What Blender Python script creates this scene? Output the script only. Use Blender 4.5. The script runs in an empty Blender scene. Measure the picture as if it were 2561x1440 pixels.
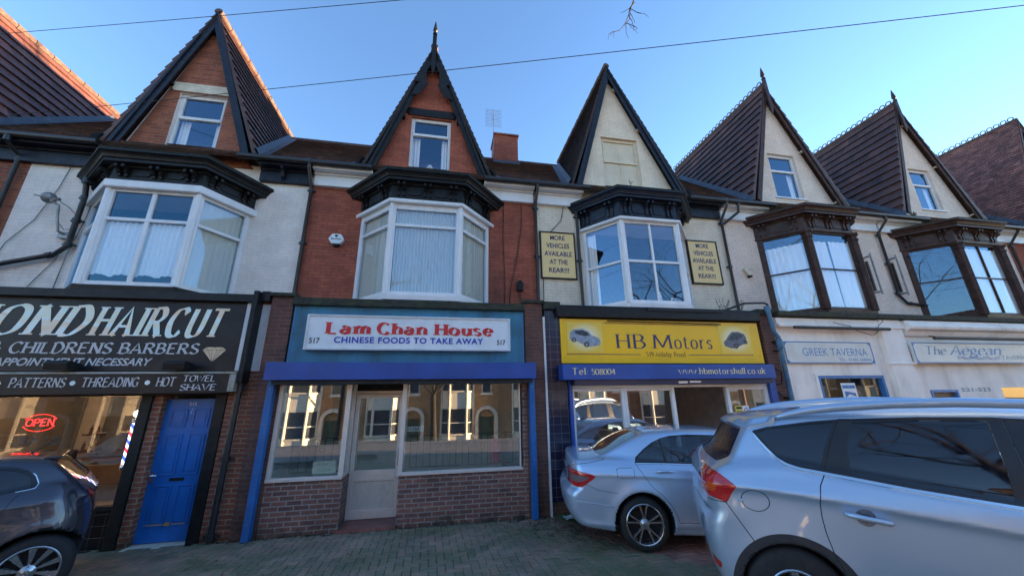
import bpy, bmesh, math, random
import numpy as np
from mathutils import Vector, Matrix
R = math.radians
random.seed(7)
scene = bpy.context.scene
COL = scene.collection

# ---------------------------------------------------------------- camera
cam_d = bpy.data.cameras.new("camera")
cam = bpy.data.objects.new("camera", cam_d)
COL.objects.link(cam)
scene.camera = cam
YAW, PITCH, ROLL, FPX = .18799, .29318, -.01585, 901.7
cam_d.sensor_width = 36.0
cam_d.lens = FPX / 2561 * 36.0
cam_d.clip_start = 0.05
cam_d.clip_end = 2000
_fw = Vector((math.sin(YAW) * math.cos(PITCH), math.cos(YAW) * math.cos(PITCH), math.sin(PITCH)))
_r0 = Vector((math.cos(YAW), -math.sin(YAW), 0))
_u0 = _r0.cross(_fw)
_r = _r0 * math.cos(ROLL) + _u0 * math.sin(ROLL)
_u = -_r0 * math.sin(ROLL) + _u0 * math.cos(ROLL)
CAMZ = 2.01
cam.matrix_world = Matrix(((_r.x, _u.x, -_fw.x, 0), (_r.y, _u.y, -_fw.y, 0), (_r.z, _u.z, -_fw.z, CAMZ), (0, 0, 0, 1)))

# ---------------------------------------------------------------- world, sun, exposure
SUN_EL, SUN_AZ = R(4.8), R(82)          # azimuth from +Y towards +X
world = bpy.data.worlds.new("World")
scene.world = world
world.use_nodes = True
wn = world.node_tree
bg = wn.nodes["Background"]
sky = wn.nodes.new("ShaderNodeTexSky")
sky.sky_type = 'NISHITA'
sky.sun_disc = False
sky.sun_elevation = SUN_EL
sky.sun_rotation = SUN_AZ
sky.air_density = 1.0
sky.dust_density = 0.0
sky.ozone_density = 3.2
_tn = wn.nodes.new("ShaderNodeMix"); _tn.data_type = 'RGBA'; _tn.blend_type = 'MULTIPLY'; _tn.inputs[0].default_value = 1.0
_tn.inputs[7].default_value = (1.17, .965, .95, 1)
wn.links.new(sky.outputs[0], _tn.inputs[6]); wn.links.new(_tn.outputs[2], bg.inputs[0])
bg.inputs[1].default_value = 0.15
sun_d = bpy.data.lights.new("sun", 'SUN')
sun_d.energy = 5.0
sun_d.angle = R(0.5)
sun_d.color = (1.0, 0.66, 0.36)
sun = bpy.data.objects.new("sun", sun_d)
COL.objects.link(sun)
_sd = Vector((math.sin(SUN_AZ) * math.cos(SUN_EL), math.cos(SUN_AZ) * math.cos(SUN_EL), math.sin(SUN_EL)))
sun.rotation_euler = _sd.to_track_quat('Z', 'Y').to_euler()
sun.location = (20, 20, 20)
vs = scene.view_settings
vs.view_transform = 'Standard'
vs.look = 'None'
vs.exposure = 2.66
vs.gamma = 1.0
scene.cycles.max_bounces = 8
scene.cycles.transparent_max_bounces = 16
scene.cycles.sample_clamp_indirect = 4.0
scene.cycles.use_denoising = True

# ---------------------------------------------------------------- materials
MATS = {}
def _nt(name):
    m = bpy.data.materials.new(name)
    m.use_nodes = True
    nt = m.node_tree
    b = nt.nodes["Principled BSDF"]
    return m, nt, b
def nnew(nt, t, **kw):
    n = nt.nodes.new(t)
    for k, v in kw.items():
        if k.startswith('i_'):
            n.inputs[int(k[2:])].default_value = v
        else:
            setattr(n, k, v)
    return n
def ramp(nt, fac, stops):
    r = nt.nodes.new("ShaderNodeValToRGB")
    el = r.color_ramp.elements
    while len(el) < len(stops): el.new(0.5)
    for e, (p, c) in zip(el, stops):
        e.position = p
        e.color = (*c, 1) if len(c) == 3 else c
    nt.links.new(fac, r.inputs[0])
    return r
def mixc(nt, fac, a, b, mode='MIX'):
    n = nt.nodes.new("ShaderNodeMix")
    n.data_type = 'RGBA'
    n.blend_type = mode
    for s, v in ((0, fac), (6, a), (7, b)):
        if isinstance(v, (int, float)): n.inputs[s].default_value = v
        elif isinstance(v, tuple): n.inputs[s].default_value = (*v, 1) if len(v) == 3 else v
        else: nt.links.new(v, n.inputs[s])
    return n.outputs[2]
def noise(nt, scale, vec=None, detail=5, rough=.6):
    n = nt.nodes.new("ShaderNodeTexNoise")
    n.inputs['Scale'].default_value = scale
    n.inputs['Detail'].default_value = detail
    n.inputs['Roughness'].default_value = rough
    if vec is not None: nt.links.new(vec, n.inputs['Vector'])
    return n.outputs['Fac']
def objco(nt):
    return nt.nodes.new("ShaderNodeTexCoord").outputs['Object']
def mapv(nt, vec, scale=(1, 1, 1), rot=(0, 0, 0), loc=(0, 0, 0)):
    m = nt.nodes.new("ShaderNodeMapping")
    m.inputs['Scale'].default_value = scale
    m.inputs['Rotation'].default_value = rot
    m.inputs['Location'].default_value = loc
    nt.links.new(vec, m.inputs['Vector'])
    return m.outputs[0]
def bump(nt, h, strength, dist, b):
    n = nt.nodes.new("ShaderNodeBump")
    n.inputs['Strength'].default_value = strength
    n.inputs['Distance'].default_value = dist
    nt.links.new(h, n.inputs['Height'])
    nt.links.new(n.outputs[0], b.inputs['Normal'])
    return n
def mat(name, c, rough=.6, metal=0., var=.12, vs_=6., bmp=.0, dirt=None, dirt_amt=.5, dirt_scale=1.5, spec=None, coat=0., streak=False):
    if name in MATS: return MATS[name]
    m, nt, b = _nt(name)
    oc = objco(nt)
    n1 = noise(nt, vs_, oc)
    d = tuple(max(0, x * (1 - var * 1.6)) for x in c); l = tuple(min(1, x * (1 + var)) for x in c)
    col = ramp(nt, n1, [(.3, d), (.7, l)]).outputs[0]
    if dirt is not None:
        v = mapv(nt, oc, (1, 1, .25) if streak else (1, 1, 1))
        n2 = noise(nt, dirt_scale, v, 8, .7)
        f = ramp(nt, n2, [(.48, (0, 0, 0)), (.72, (dirt_amt,) * 3)]).outputs[0]
        col = mixc(nt, f, col, dirt)
    nt.links.new(col, b.inputs['Base Color'])
    rr = ramp(nt, noise(nt, vs_ * 2.3, oc), [(.3, (max(0, rough - .08),) * 3), (.7, (min(1, rough + .08),) * 3)])
    nt.links.new(rr.outputs[0], b.inputs['Roughness'])
    b.inputs['Metallic'].default_value = metal
    if spec is not None: b.inputs['Specular IOR Level'].default_value = spec
    if coat: b.inputs['Coat Weight'].default_value = coat; b.inputs['Coat Roughness'].default_value = .04
    if bmp: bump(nt, noise(nt, vs_ * 6, oc), bmp, .004, b)
    MATS[name] = m
    return m
def brick(name, c1, c2, mortar, rowh=.072, bw=.225, ms=.006, bmp=.6, stain=None, stain_amt=.5, stain_scale=.8, painted=False, rough=.85, tiles=False, moss_z=None, lo=0.0):
    if name in MATS: return MATS[name]
    m, nt, b = _nt(name)
    oc = objco(nt)
    sx = nt.nodes.new("ShaderNodeSeparateXYZ"); nt.links.new(oc, sx.inputs[0])
    ad = nnew(nt, "ShaderNodeMath", operation='ADD'); nt.links.new(sx.outputs[0], ad.inputs[0]); nt.links.new(sx.outputs[1], ad.inputs[1])
    cb = nt.nodes.new("ShaderNodeCombineXYZ"); nt.links.new(ad.outputs[0], cb.inputs[0]); nt.links.new(sx.outputs[2], cb.inputs[1])
    # slight wobble so courses are hand laid
    nz = nt.nodes.new("ShaderNodeTexNoise"); nz.inputs['Scale'].default_value = 3.0; nt.links.new(cb.outputs[0], nz.inputs['Vector'])
    va = nt.nodes.new("ShaderNodeVectorMath"); va.operation = 'MULTIPLY_ADD'
    nt.links.new(nz.outputs['Color'], va.inputs[0]); va.inputs[1].default_value = (.012, .012, 0) if not tiles else (0, 0, 0); nt.links.new(cb.outputs[0], va.inputs[2])
    bt = nt.nodes.new("ShaderNodeTexBrick")
    nt.links.new(va.outputs[0], bt.inputs['Vector'])
    bt.inputs['Scale'].default_value = 1.0
    bt.inputs['Brick Width'].default_value = bw
    bt.inputs['Row Height'].default_value = rowh
    bt.inputs['Mortar Size'].default_value = ms
    bt.inputs['Mortar Smooth'].default_value = .2
    bt.inputs['Bias'].default_value = -.1
    if tiles: bt.offset = 0.0
    bt.inputs['Color1'].default_value = (*c1, 1); bt.inputs['Color2'].default_value = (*c2, 1); bt.inputs['Mortar'].default_value = (*mortar, 1)
    n1 = noise(nt, 2.2, oc, 8, .7)
    v = ramp(nt, n1, [(.28, (.80, .78, .77) if painted else (.62, .6, .6)), (.72, (1.08, 1.06, 1.05) if painted else (1.18, 1.15, 1.12))]).outputs[0]
    col = mixc(nt, 1.0, bt.outputs['Color'], v, 'MULTIPLY')
    n3 = noise(nt, 28, oc, 4, .7)
    col = mixc(nt, .5 if not painted else .18, col, ramp(nt, n3, [(.3, (.72, .72, .72)), (.7, (1.2, 1.2, 1.2))]).outputs[0], 'MULTIPLY')
    if stain is not None:
        sv = mapv(nt, oc, (1, 1, .3))
        n2 = noise(nt, stain_scale, sv, 9, .72)
        f = ramp(nt, n2, [(.5, (0, 0, 0)), (.74, (stain_amt,) * 3)]).outputs[0]
        col = mixc(nt, f, col, stain)
    if painted:   # flaked chips
        n4 = noise(nt, 17, oc, 6, .75)
        f = ramp(nt, n4, [(.715, (0, 0, 0)), (.735, (.6,) * 3)]).outputs[0]
        col = mixc(nt, f, col, (.30, .17, .12))
    if moss_z is not None:
        mr = nt.nodes.new("ShaderNodeMapRange"); nt.links.new(sx.outputs[2], mr.inputs[0])
        mr.inputs[1].default_value = moss_z; mr.inputs[2].default_value = 0; mr.inputs[3].default_value = 0; mr.inputs[4].default_value = 1
        mm = nnew(nt, "ShaderNodeMath", operation='MULTIPLY'); nt.links.new(mr.outputs[0], mm.inputs[0])
        nt.links.new(ramp(nt, noise(nt, 5, oc, 8, .75), [(.42, (0,) * 3), (.6, (1,) * 3)]).outputs[0], mm.inputs[1])
        col = mixc(nt, mm.outputs[0], col, (.022, .024, .012))
    nt.links.new(col, b.inputs['Base Color'])
    b.inputs['Roughness'].default_value = rough
    if tiles: b.inputs['Roughness'].default_value = rough
    iv = nnew(nt, "ShaderNodeMath", operation='SUBTRACT'); iv.inputs[0].default_value = 1.0; nt.links.new(bt.outputs['Fac'], iv.inputs[1])
    ma = nnew(nt, "ShaderNodeMath", operation='MULTIPLY_ADD'); nt.links.new(n3, ma.inputs[0]); ma.inputs[1].default_value = .25; nt.links.new(iv.outputs[0], ma.inputs[2])
    bump(nt, ma.outputs[0], bmp, .008, b)
    MATS[name] = m
    return m
def glass(name, tint=(1, 1, 1), refl=.22, rough=.0, wav=.0, ior=1.9, gc=(.95, .97, 1, 1)):
    if name in MATS: return MATS[name]
    m, nt, b = _nt(name)
    nt.nodes.remove(b)
    out = nt.nodes["Material Output"]
    tr = nt.nodes.new("ShaderNodeBsdfTransparent"); tr.inputs[0].default_value = (*tint, 1)
    gl = nt.nodes.new("ShaderNodeBsdfGlossy"); gl.inputs['Roughness'].default_value = rough
    gl.inputs[0].default_value = gc
    ge = nt.nodes.new("ShaderNodeNewGeometry"); dt = nnew(nt, "ShaderNodeVectorMath", operation='DOT_PRODUCT')
    nt.links.new(ge.outputs['Incoming'], dt.inputs[0]); nt.links.new(ge.outputs['Normal'], dt.inputs[1])
    ab = nnew(nt, "ShaderNodeMath", operation='ABSOLUTE'); nt.links.new(dt.outputs['Value'], ab.inputs[0])
    om = nnew(nt, "ShaderNodeMath", operation='SUBTRACT'); om.inputs[0].default_value = 1; nt.links.new(ab.outputs[0], om.inputs[1])
    pw = nnew(nt, "ShaderNodeMath", operation='POWER'); nt.links.new(om.outputs[0], pw.inputs[0]); pw.inputs[1].default_value = 4.5
    f0 = ((ior - 1) / (ior + 1)) ** 2 + refl
    ad = nnew(nt, "ShaderNodeMath", operation='MULTIPLY_ADD'); nt.links.new(pw.outputs[0], ad.inputs[0]); ad.inputs[1].default_value = 1 - f0; ad.inputs[2].default_value = f0; ad.use_clamp = True
    mx = nt.nodes.new("ShaderNodeMixShader")
    nt.links.new(ad.outputs[0], mx.inputs[0]); nt.links.new(tr.outputs[0], mx.inputs[1]); nt.links.new(gl.outputs[0], mx.inputs[2])
    nt.links.new(mx.outputs[0], out.inputs[0])
    if wav:
        bp = nt.nodes.new("ShaderNodeBump"); bp.inputs['Strength'].default_value = wav; bp.inputs['Distance'].default_value = .02
        nt.links.new(noise(nt, 1.6, objco(nt), 2, .4), bp.inputs['Height'])
        nt.links.new(bp.outputs[0], gl.inputs['Normal'])
    MATS[name] = m
    return m
def emis(name, c, s):
    if name in MATS: return MATS[name]
    m, nt, b = _nt(name)
    b.inputs['Base Color'].default_value = (*c, 1)
    b.inputs['Emission Color'].default_value = (*c, 1)
    b.inputs['Emission Strength'].default_value = s
    MATS[name] = m
    return m

M_ = dict(
 brick_red1=brick('brick_red1', (.40, .12, .055), (.23, .062, .034), (.27, .17, .13), ms=.008, bmp=1., stain=(.09, .035, .025), stain_amt=.7),
 brick_red2=brick('brick_red2', (.44, .125, .07), (.33, .085, .05), (.25, .075, .05), stain=(.12, .045, .035), stain_amt=.75, stain_scale=1.1, bmp=.9),
 brick_cream=brick('brick_cream', (.88, .78, .62), (.86, .76, .60), (.72, .60, .44), stain=(.40, .33, .24), stain_amt=.35, painted=True, bmp=.7),
 brick_white=brick('brick_white', (.86, .79, .73), (.83, .76, .70), (.77, .70, .64), stain=(.34, .30, .26), stain_amt=.4, painted=True, bmp=.5),
 brick_pink=brick('brick_pink', (.87, .75, .64), (.85, .73, .62), (.66, .52, .42), stain=(.36, .28, .22), stain_amt=.35, painted=True, bmp=.7),
 brick_shop=brick('brick_shop', (.27, .115, .085), (.13, .062, .055), (.33, .29, .25), ms=.009, stain=(.05, .03, .025), stain_amt=.45, stain_scale=1.4, moss_z=.26),
 brick_pier=brick('brick_pier', (.18, .072, .054), (.115, .050, .042), (.15, .115, .095), ms=.008, stain=(.028, .022, .02), stain_amt=.75, stain_scale=1.1, moss_z=.5),
 brick_tan=brick('brick_tan', (.62, .36, .15), (.48, .26, .11), (.34, .25, .17), ms=.009, stain=(.12, .07, .04), stain_amt=.5),
 brick_opp=brick('brick_opp', (.40, .15, .07), (.28, .10, .05), (.3, .2, .14), ms=.009, stain=(.12, .05, .03), stain_amt=.5),
 tile_navy=brick('tile_navy', (.012, .013, .045), (.022, .018, .04), (.16, .15, .17), rowh=.15, bw=.15, ms=.003, bmp=.3, rough=.22, tiles=True),
 tile_black=brick('tile_black', (.010, .010, .012), (.015, .015, .018), (.06, .06, .06), rowh=.15, bw=.15, ms=.003, bmp=.3, rough=.25, tiles=True),
 tile_red=brick('tile_red', (.26, .10, .08), (.22, .08, .065), (.14, .09, .08), rowh=.15, bw=.15, ms=.004, bmp=.3, rough=.5, tiles=True),
 black=mat('black_paint', (.0085, .0085, .010), .5, var=.35, vs_=5, bmp=.35, dirt=(.04, .037, .03), dirt_amt=.35, dirt_scale=9, spec=.3),
 navy=mat('navy_paint', (.009, .013, .027), .42, var=.3, vs_=5, bmp=.35, dirt=(.07, .075, .075), dirt_amt=.3, dirt_scale=9, spec=.3),
 brown=mat('brown_paint', (.050, .022, .016), .5, spec=.3, var=.3, vs_=5, bmp=.35, dirt=(.16, .11, .09), dirt_amt=.3, dirt_scale=9),
 pvc=mat('white_pvc', (.74, .75, .77), .35, var=.04, vs_=2, dirt=(.46, .45, .42), dirt_amt=.35, dirt_scale=3, streak=True),
 white=mat('white_paint', (.66, .67, .68), .5, var=.08, vs_=3, dirt=(.34, .32, .28), dirt_amt=.5, dirt_scale=2.5, streak=True),
 cream=mat('cream_paint', (.70, .61, .46), .7, var=.06, vs_=3, bmp=.2, dirt=(.42, .34, .24), dirt_amt=.4, dirt_scale=3, streak=True),
 render=mat('white_render', (.88, .83, .76), .8, var=.06, vs_=2, bmp=.3, dirt=(.34, .28, .21), dirt_amt=.45, dirt_scale=1.6, streak=True),
 stone=mat('stone', (.62, .57, .46), .8, var=.1, vs_=6, bmp=.4, dirt=(.3, .27, .2), dirt_amt=.4, dirt_scale=5),
 lead=mat('lead', (.055, .068, .095), .55, var=.25, vs_=5, bmp=.3, dirt=(.05, .06, .05), dirt_amt=.5, dirt_scale=6),
 moss=mat('mossy_ledge', (.035, .034, .026), .85, var=.4, vs_=8, bmp=.7, dirt=(.045, .07, .018), dirt_amt=.85, dirt_scale=5),
 interior=mat('room_wall', (.20, .18, .16), .9, var=.1),
 dark=mat('room_dark', (.03, .03, .032), .9, var=.2),
 alu=mat('aluminium', (.72, .66, .61), .42, metal=.35, var=.1, vs_=3, dirt=(.35, .28, .22), dirt_amt=.4, dirt_scale=3),
 blue=mat('blue_steel', (.014, .070, .32), .38, var=.14, vs_=2, bmp=.1, dirt=(.05, .06, .14), dirt_amt=.3, dirt_scale=3, streak=True),
 bluepost=mat('blue_post', (.008, .12, .38), .45, var=.15, vs_=3, bmp=.1, dirt=(.05, .08, .12), dirt_amt=.4, dirt_scale=4),
 blueDoor=mat('blue_door', (.010, .13, .46), .38, var=.12, vs_=3, bmp=.12, dirt=(.02, .07, .18), dirt_amt=.4, dirt_scale=4),
 teal=mat('teal_fascia', (.040, .21, .34), .55, var=.14, vs_=2, dirt=(.03, .07, .10), dirt_amt=.85, dirt_scale=2.2, streak=True),
 trim_blue=mat('trim_blue', (.04, .17, .42), .45, var=.1),
 yellow=mat('sign_yellow', (.88, .50, .004), .35, var=.03, vs_=1, dirt=(.62, .40, .01), dirt_amt=.4, dirt_scale=1.5),
 curtain=None,
)
# ---------------------------------------------------------------- mesh builder and tagging
class MB:
    def __init__(s): s.v = []; s.f = []; s.m = []
    def add(s, vs_, fs, mi=0):
        b = len(s.v); s.v += [tuple(p) for p in vs_]
        for f in fs: s.f.append([b + i for i in f]); s.m.append(mi)
    def box(s, x0, x1, y0, y1, z0, z1, mi=0):
        s.add([(x0, y0, z0), (x1, y0, z0), (x1, y1, z0), (x0, y1, z0), (x0, y0, z1), (x1, y0, z1), (x1, y1, z1), (x0, y1, z1)],
              [(0, 3, 2, 1), (4, 5, 6, 7), (0, 1, 5, 4), (1, 2, 6, 5), (2, 3, 7, 6), (3, 0, 4, 7)], mi)
    def poly(s, pts, mi=0): s.add(pts, [tuple(range(len(pts)))], mi)
    def prism(s, pts, fn, a, b, mi=0):
        """pts: 2D outline; fn(u,v,w) -> 3D; extruded between w=a and w=b"""
        n = len(pts)
        s.add([fn(u, v, a) for u, v in pts] + [fn(u, v, b) for u, v in pts],
              [tuple(range(n))[::-1], tuple(range(n, 2 * n))] + [(i, (i + 1) % n, n + (i + 1) % n, n + i) for i in range(n)], mi)
    def xz(s, pts, y0, y1, mi=0): s.prism(pts, lambda u, v, w: (u, w, v), y0, y1, mi)
    def yz(s, pts, x0, x1, mi=0): s.prism(pts, lambda u, v, w: (w, u, v), x0, x1, mi)
    def xy(s, pts, z0, z1, mi=0): s.prism(pts, lambda u, v, w: (u, v, w), z0, z1, mi)
    def tube(s, path, r, n=8, mi=0, cap=True):
        path = [Vector(p) for p in path]
        rs = r if isinstance(r, (list, tuple)) else [r] * len(path)
        T = []
        for i in range(len(path)):
            t = (path[min(i + 1, len(path) - 1)] - path[max(i - 1, 0)]); T.append(t.normalized() if t.length > 1e-9 else Vector((0, 0, 1)))
        up = Vector((0, 0, 1)) if abs(T[0].z) < .9 else Vector((1, 0, 0))
        a = T[0].cross(up).normalized()
        b0 = len(s.v)
        for i, p in enumerate(path):
            a = (a - T[i] * a.dot(T[i])).normalized(); c = T[i].cross(a)
            for k in range(n):
                w = 2 * math.pi * k / n
                s.v.append(tuple(p + (a * math.cos(w) + c * math.sin(w)) * rs[i]))
        for i in range(len(path) - 1):
            for k in range(n):
                k2 = (k + 1) % n
                s.f.append([b0 + i * n + k, b0 + i * n + k2, b0 + (i + 1) * n + k2, b0 + (i + 1) * n + k]); s.m.append(mi)
        if cap:
            s.f.append([b0 + k for k in range(n)][::-1]); s.m.append(mi)
            s.f.append([b0 + (len(path) - 1) * n + k for k in range(n)]); s.m.append(mi)
    def lathe(s, prof, o, ax='y', n=32, mi=0):
        """prof: (radius, w) pairs about an axis through o"""
        b0 = len(s.v)
        for r, w in prof:
            for k in range(n):
                t = 2 * math.pi * k / n; c, d = r * math.cos(t), r * math.sin(t)
                s.v.append({'y': (o[0] + c, o[1] + w, o[2] + d), 'z': (o[0] + c, o[1] + d, o[2] + w), 'x': (o[0] + w, o[1] + c, o[2] + d)}[ax])
        for i in range(len(prof) - 1):
            for k in range(n):
                k2 = (k + 1) % n
                s.f.append([b0 + i * n + k, b0 + i * n + k2, b0 + (i + 1) * n + k2, b0 + (i + 1) * n + k]); s.m.append(mi)
    def seg(s, P, Q, s0, s1, d0, d1, z0, z1, mi=0):
        """box along the plan segment P->Q: s along, d outward (to the street side), z up"""
        P = Vector(P); Q = Vector(Q); t = (Q - P).normalized(); nn = Vector((t.y, -t.x))
        c = [P + t * a + nn * b for a, b in ((s0, d1), (s1, d1), (s1, d0), (s0, d0))]
        s.add([(p.x, p.y, z0) for p in c] + [(p.x, p.y, z1) for p in c],
              [(0, 3, 2, 1), (4, 5, 6, 7), (0, 1, 5, 4), (1, 2, 6, 5), (2, 3, 7, 6), (3, 0, 4, 7)], mi)
    def sweep(s, plan, prof, mi=0, cap_top=True, ymax=None):
        """profile (offset, z) swept round an open plan polyline, mitred; outward = street side"""
        rings = []
        for o, z in prof:
            rings.append([(p[0], p[1], z) for p in offs(plan, o, ymax)])
        n = len(plan); b = len(s.v)
        for r_ in rings: s.v += r_
        for i in range(len(rings) - 1):
            for k in range(n - 1):
                s.f.append([b + i * n + k, b + i * n + k + 1, b + (i + 1) * n + k + 1, b + (i + 1) * n + k]); s.m.append(mi)
        if cap_top:
            s.f.append([b + (len(rings) - 1) * n + k for k in range(n)]); s.m.append(mi)
            s.f.append([b + k for k in range(n)][::-1]); s.m.append(mi)
    def build(s, name, mats, parent=None, smooth=False, bevel=0, label=None, cat=None, group=None, kind=None, auto=None):
        me = bpy.data.meshes.new(name)
        me.from_pydata(s.v, [], s.f); me.validate()
        if not isinstance(mats, (list, tuple)): mats = [mats]
        for m in mats: me.materials.append(m)
        if len(mats) > 1 and len(me.polygons) == len(s.m): me.polygons.foreach_set('material_index', s.m)
        bm = bmesh.new(); bm.from_mesh(me); bmesh.ops.recalc_face_normals(bm, faces=bm.faces); bm.to_mesh(me); bm.free()
        if smooth: me.polygons.foreach_set('use_smooth', [True] * len(me.polygons))
        o = bpy.data.objects.new(name, me); COL.objects.link(o)
        if parent is not None: par(o, parent)
        if bevel:
            md = o.modifiers.new('bevel', 'BEVEL'); md.width = bevel; md.segments = 2; md.limit_method = 'ANGLE'; md.angle_limit = R(40); md.harden_normals = False
        if auto:
            me.polygons.foreach_set('use_smooth', [True] * len(me.polygons)); me.set_sharp_from_angle(angle=R(auto))
        tag(o, label, cat, group, kind)
        return o
def islands(o):
    """one object per loose piece, same parent and tags"""
    me = o.data; n = len(me.vertices); p = list(range(n))
    def fd(i):
        while p[i] != i: p[i] = p[p[i]]; i = p[i]
        return i
    for e in me.edges:
        a, b = fd(e.vertices[0]), fd(e.vertices[1])
        if a != b: p[a] = b
    roots = sorted({fd(i) for i in range(n)})
    if len(roots) < 2: return [o]
    out = []
    for r in roots:
        vi = [i for i in range(n) if fd(i) == r]; mp = {v: k for k, v in enumerate(vi)}
        m2 = bpy.data.meshes.new(me.name); m2.from_pydata([me.vertices[i].co[:] for i in vi], [], [[mp[v] for v in f.vertices] for f in me.polygons if f.vertices[0] in mp])
        for mm in me.materials: m2.materials.append(mm)
        m2.polygons.foreach_set('use_smooth', [f.use_smooth for f in me.polygons if f.vertices[0] in mp])
        q = bpy.data.objects.new(o.name.split('.')[0], m2); COL.objects.link(q); q.parent = o.parent; q.matrix_parent_inverse = o.matrix_parent_inverse; q.matrix_basis = o.matrix_basis
        for md in o.modifiers:
            if md.type == 'BEVEL': x = q.modifiers.new('bevel', 'BEVEL'); x.width = md.width; x.segments = 2; x.limit_method = 'ANGLE'; x.angle_limit = md.angle_limit
        out.append(q)
    bpy.data.objects.remove(o)
    return out
def offs(plan, o, ymax=None):
    pts = [Vector(p) for p in plan]; out = []
    ns = []
    for a, b in zip(pts[:-1], pts[1:]):
        t = (b - a).normalized(); ns.append(Vector((t.y, -t.x)))
    for i, p in enumerate(pts):
        if i == 0 or i == len(pts) - 1:
            n_ = ns[0] if i == 0 else ns[-1]
            t = (pts[1] - pts[0]).normalized() if i == 0 else (pts[-1] - pts[-2]).normalized()
            q = p + n_ * o
            if abs(t.y) > 1e-6:      # slide back on to the wall line
                q = q + t * ((p.y - q.y) / t.y)
        else:
            n1, n2 = ns[i - 1], ns[i]; bis = (n1 + n2).normalized(); q = p + bis * (o / max(.2, bis.dot(n1)))
        out.append((q.x, q.y))
    return out
def wmat(o):
    return wmat(o.parent) @ o.matrix_parent_inverse @ o.matrix_basis if o.parent else o.matrix_basis.copy()
LOCAL = [False]
def par(o, parent):
    o.parent = parent
    if not LOCAL[0]: o.matrix_parent_inverse = wmat(parent).inverted()
def tag(o, label=None, cat=None, group=None, kind=None):
    if label: o['label'] = label
    if cat: o['category'] = cat
    if group: o['group'] = group
    if kind: o['kind'] = kind
    return o
def thing(name, label, cat, loc=(0, 0, 0), group=None):
    o = bpy.data.objects.new(name, None); o.empty_display_size = .2; COL.objects.link(o); o.location = loc
    return tag(o, label, cat, group)
def arc(cx, cy, r, a0, a1, n=12, ry=None):
    ry = ry or r
    return [(cx + r * math.cos(R(a0 + (a1 - a0) * i / n)), cy + ry * math.sin(R(a0 + (a1 - a0) * i / n))) for i in range(n + 1)]
def wall_xz(m, top, zb, y, thick, holes, mi=0, reveal=.1, mr=None):
    """front wall in the XZ plane at y. top: polyline [(x,z)...]; holes: rects (x0,x1,z0,z1)"""
    def tz(x):
        for (xa, za), (xb, zb_) in zip(top[:-1], top[1:]):
            if xa - 1e-9 <= x <= xb + 1e-9 and xb > xa: return za + (zb_ - za) * (x - xa) / (xb - xa)
        return top[-1][1]
    xs = sorted({round(x, 5) for x, _ in top} | {round(v, 5) for h in holes for v in h[:2]})
    for a, b in zip(xs[:-1], xs[1:]):
        if b - a < 1e-5: continue
        mid = (a + b) / 2
        hs = sorted([h for h in holes if h[0] < mid < h[1]], key=lambda h: h[2])
        lo = zb
        for h in hs:
            if h[2] > lo + 1e-6: m.poly([(a, y, lo), (b, y, lo), (b, y, h[2]), (a, y, h[2])], mi)
            lo = h[3]
        pts = [(a, y, lo), (b, y, lo), (b, y, tz(b)), (a, y, tz(a))]
        if tz(a) > lo or tz(b) > lo: m.poly(pts, mi)
    for x0, x1, z0, z1 in holes:
        k = mi if mr is None else mr
        yb = y + reveal
        m.poly([(x0, y, z0), (x0, yb, z0), (x0, yb, z1), (x0, y, z1)], k); m.poly([(x1, y, z0), (x1, y, z1), (x1, yb, z1), (x1, yb, z0)], k)
        m.poly([(x0, y, z1), (x0, yb, z1), (x1, yb, z1), (x1, y, z1)], k); m.poly([(x0, y, z0), (x1, y, z0), (x1, yb, z0), (x0, yb, z0)], k)
def slope(m, A, B, C, D, n, t, mi=0, thick=.06, tw=.33, jit=.004):
    """stepped tile courses: A,B eaves ends, C,D ridge ends (C above B)"""
    A, B, C, D = map(Vector, (A, B, C, D))
    nn = (B - A).cross(D - A).normalized()
    if nn.z < 0: nn = -nn
    rr_ = random.Random(int(abs(A.x * 131 + A.y * 17 + A.z * 7)) + n)
    K = max(1, int(round((B - A).length / tw))); up = (D - A).normalized(); al_ = (B - A).normalized()
    for i in range(n):
        p0, q0 = A.lerp(D, i / n), B.lerp(C, i / n); p1, q1 = A.lerp(D, (i + 1) / n), B.lerp(C, (i + 1) / n)
        sh = (i % 2) * .5
        cuts = sorted({0., 1.} | {min(1., max(0., (k + sh) / K)) for k in range(K + 1)})
        for u, v in zip(cuts[:-1], cuts[1:]):
            j0 = rr_.uniform(0, jit); j1 = rr_.uniform(0, jit); sl = rr_.gauss(0, jit * .8)
            if rr_.random() < .012: sl -= .02
            g = al_ * .0018
            a0 = p0.lerp(q0, u) + nn * (t + j0) + up * sl + g; b0 = p0.lerp(q0, v) + nn * (t + j1) + up * sl - g
            a1 = p1.lerp(q1, u) + nn * j0 * .4 + g; b1 = p1.lerp(q1, v) + nn * j1 * .4 - g
            al = a0 - nn * (t + .004); bl = b0 - nn * (t + .004)
            m.add([a0, b0, b1, a1, al, bl], [(0, 1, 2, 3), (4, 5, 1, 0), (4, 0, 3), (5, 2, 1)], mi)
    lo = [p - nn * thick for p in (A, B, C, D)]
    m.add([A, B, C, D] + lo, [(4, 7, 6, 5), (0, 4, 5, 1), (1, 5, 6, 2), (3, 7, 4, 0), (2, 6, 7, 3)], mi)

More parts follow.
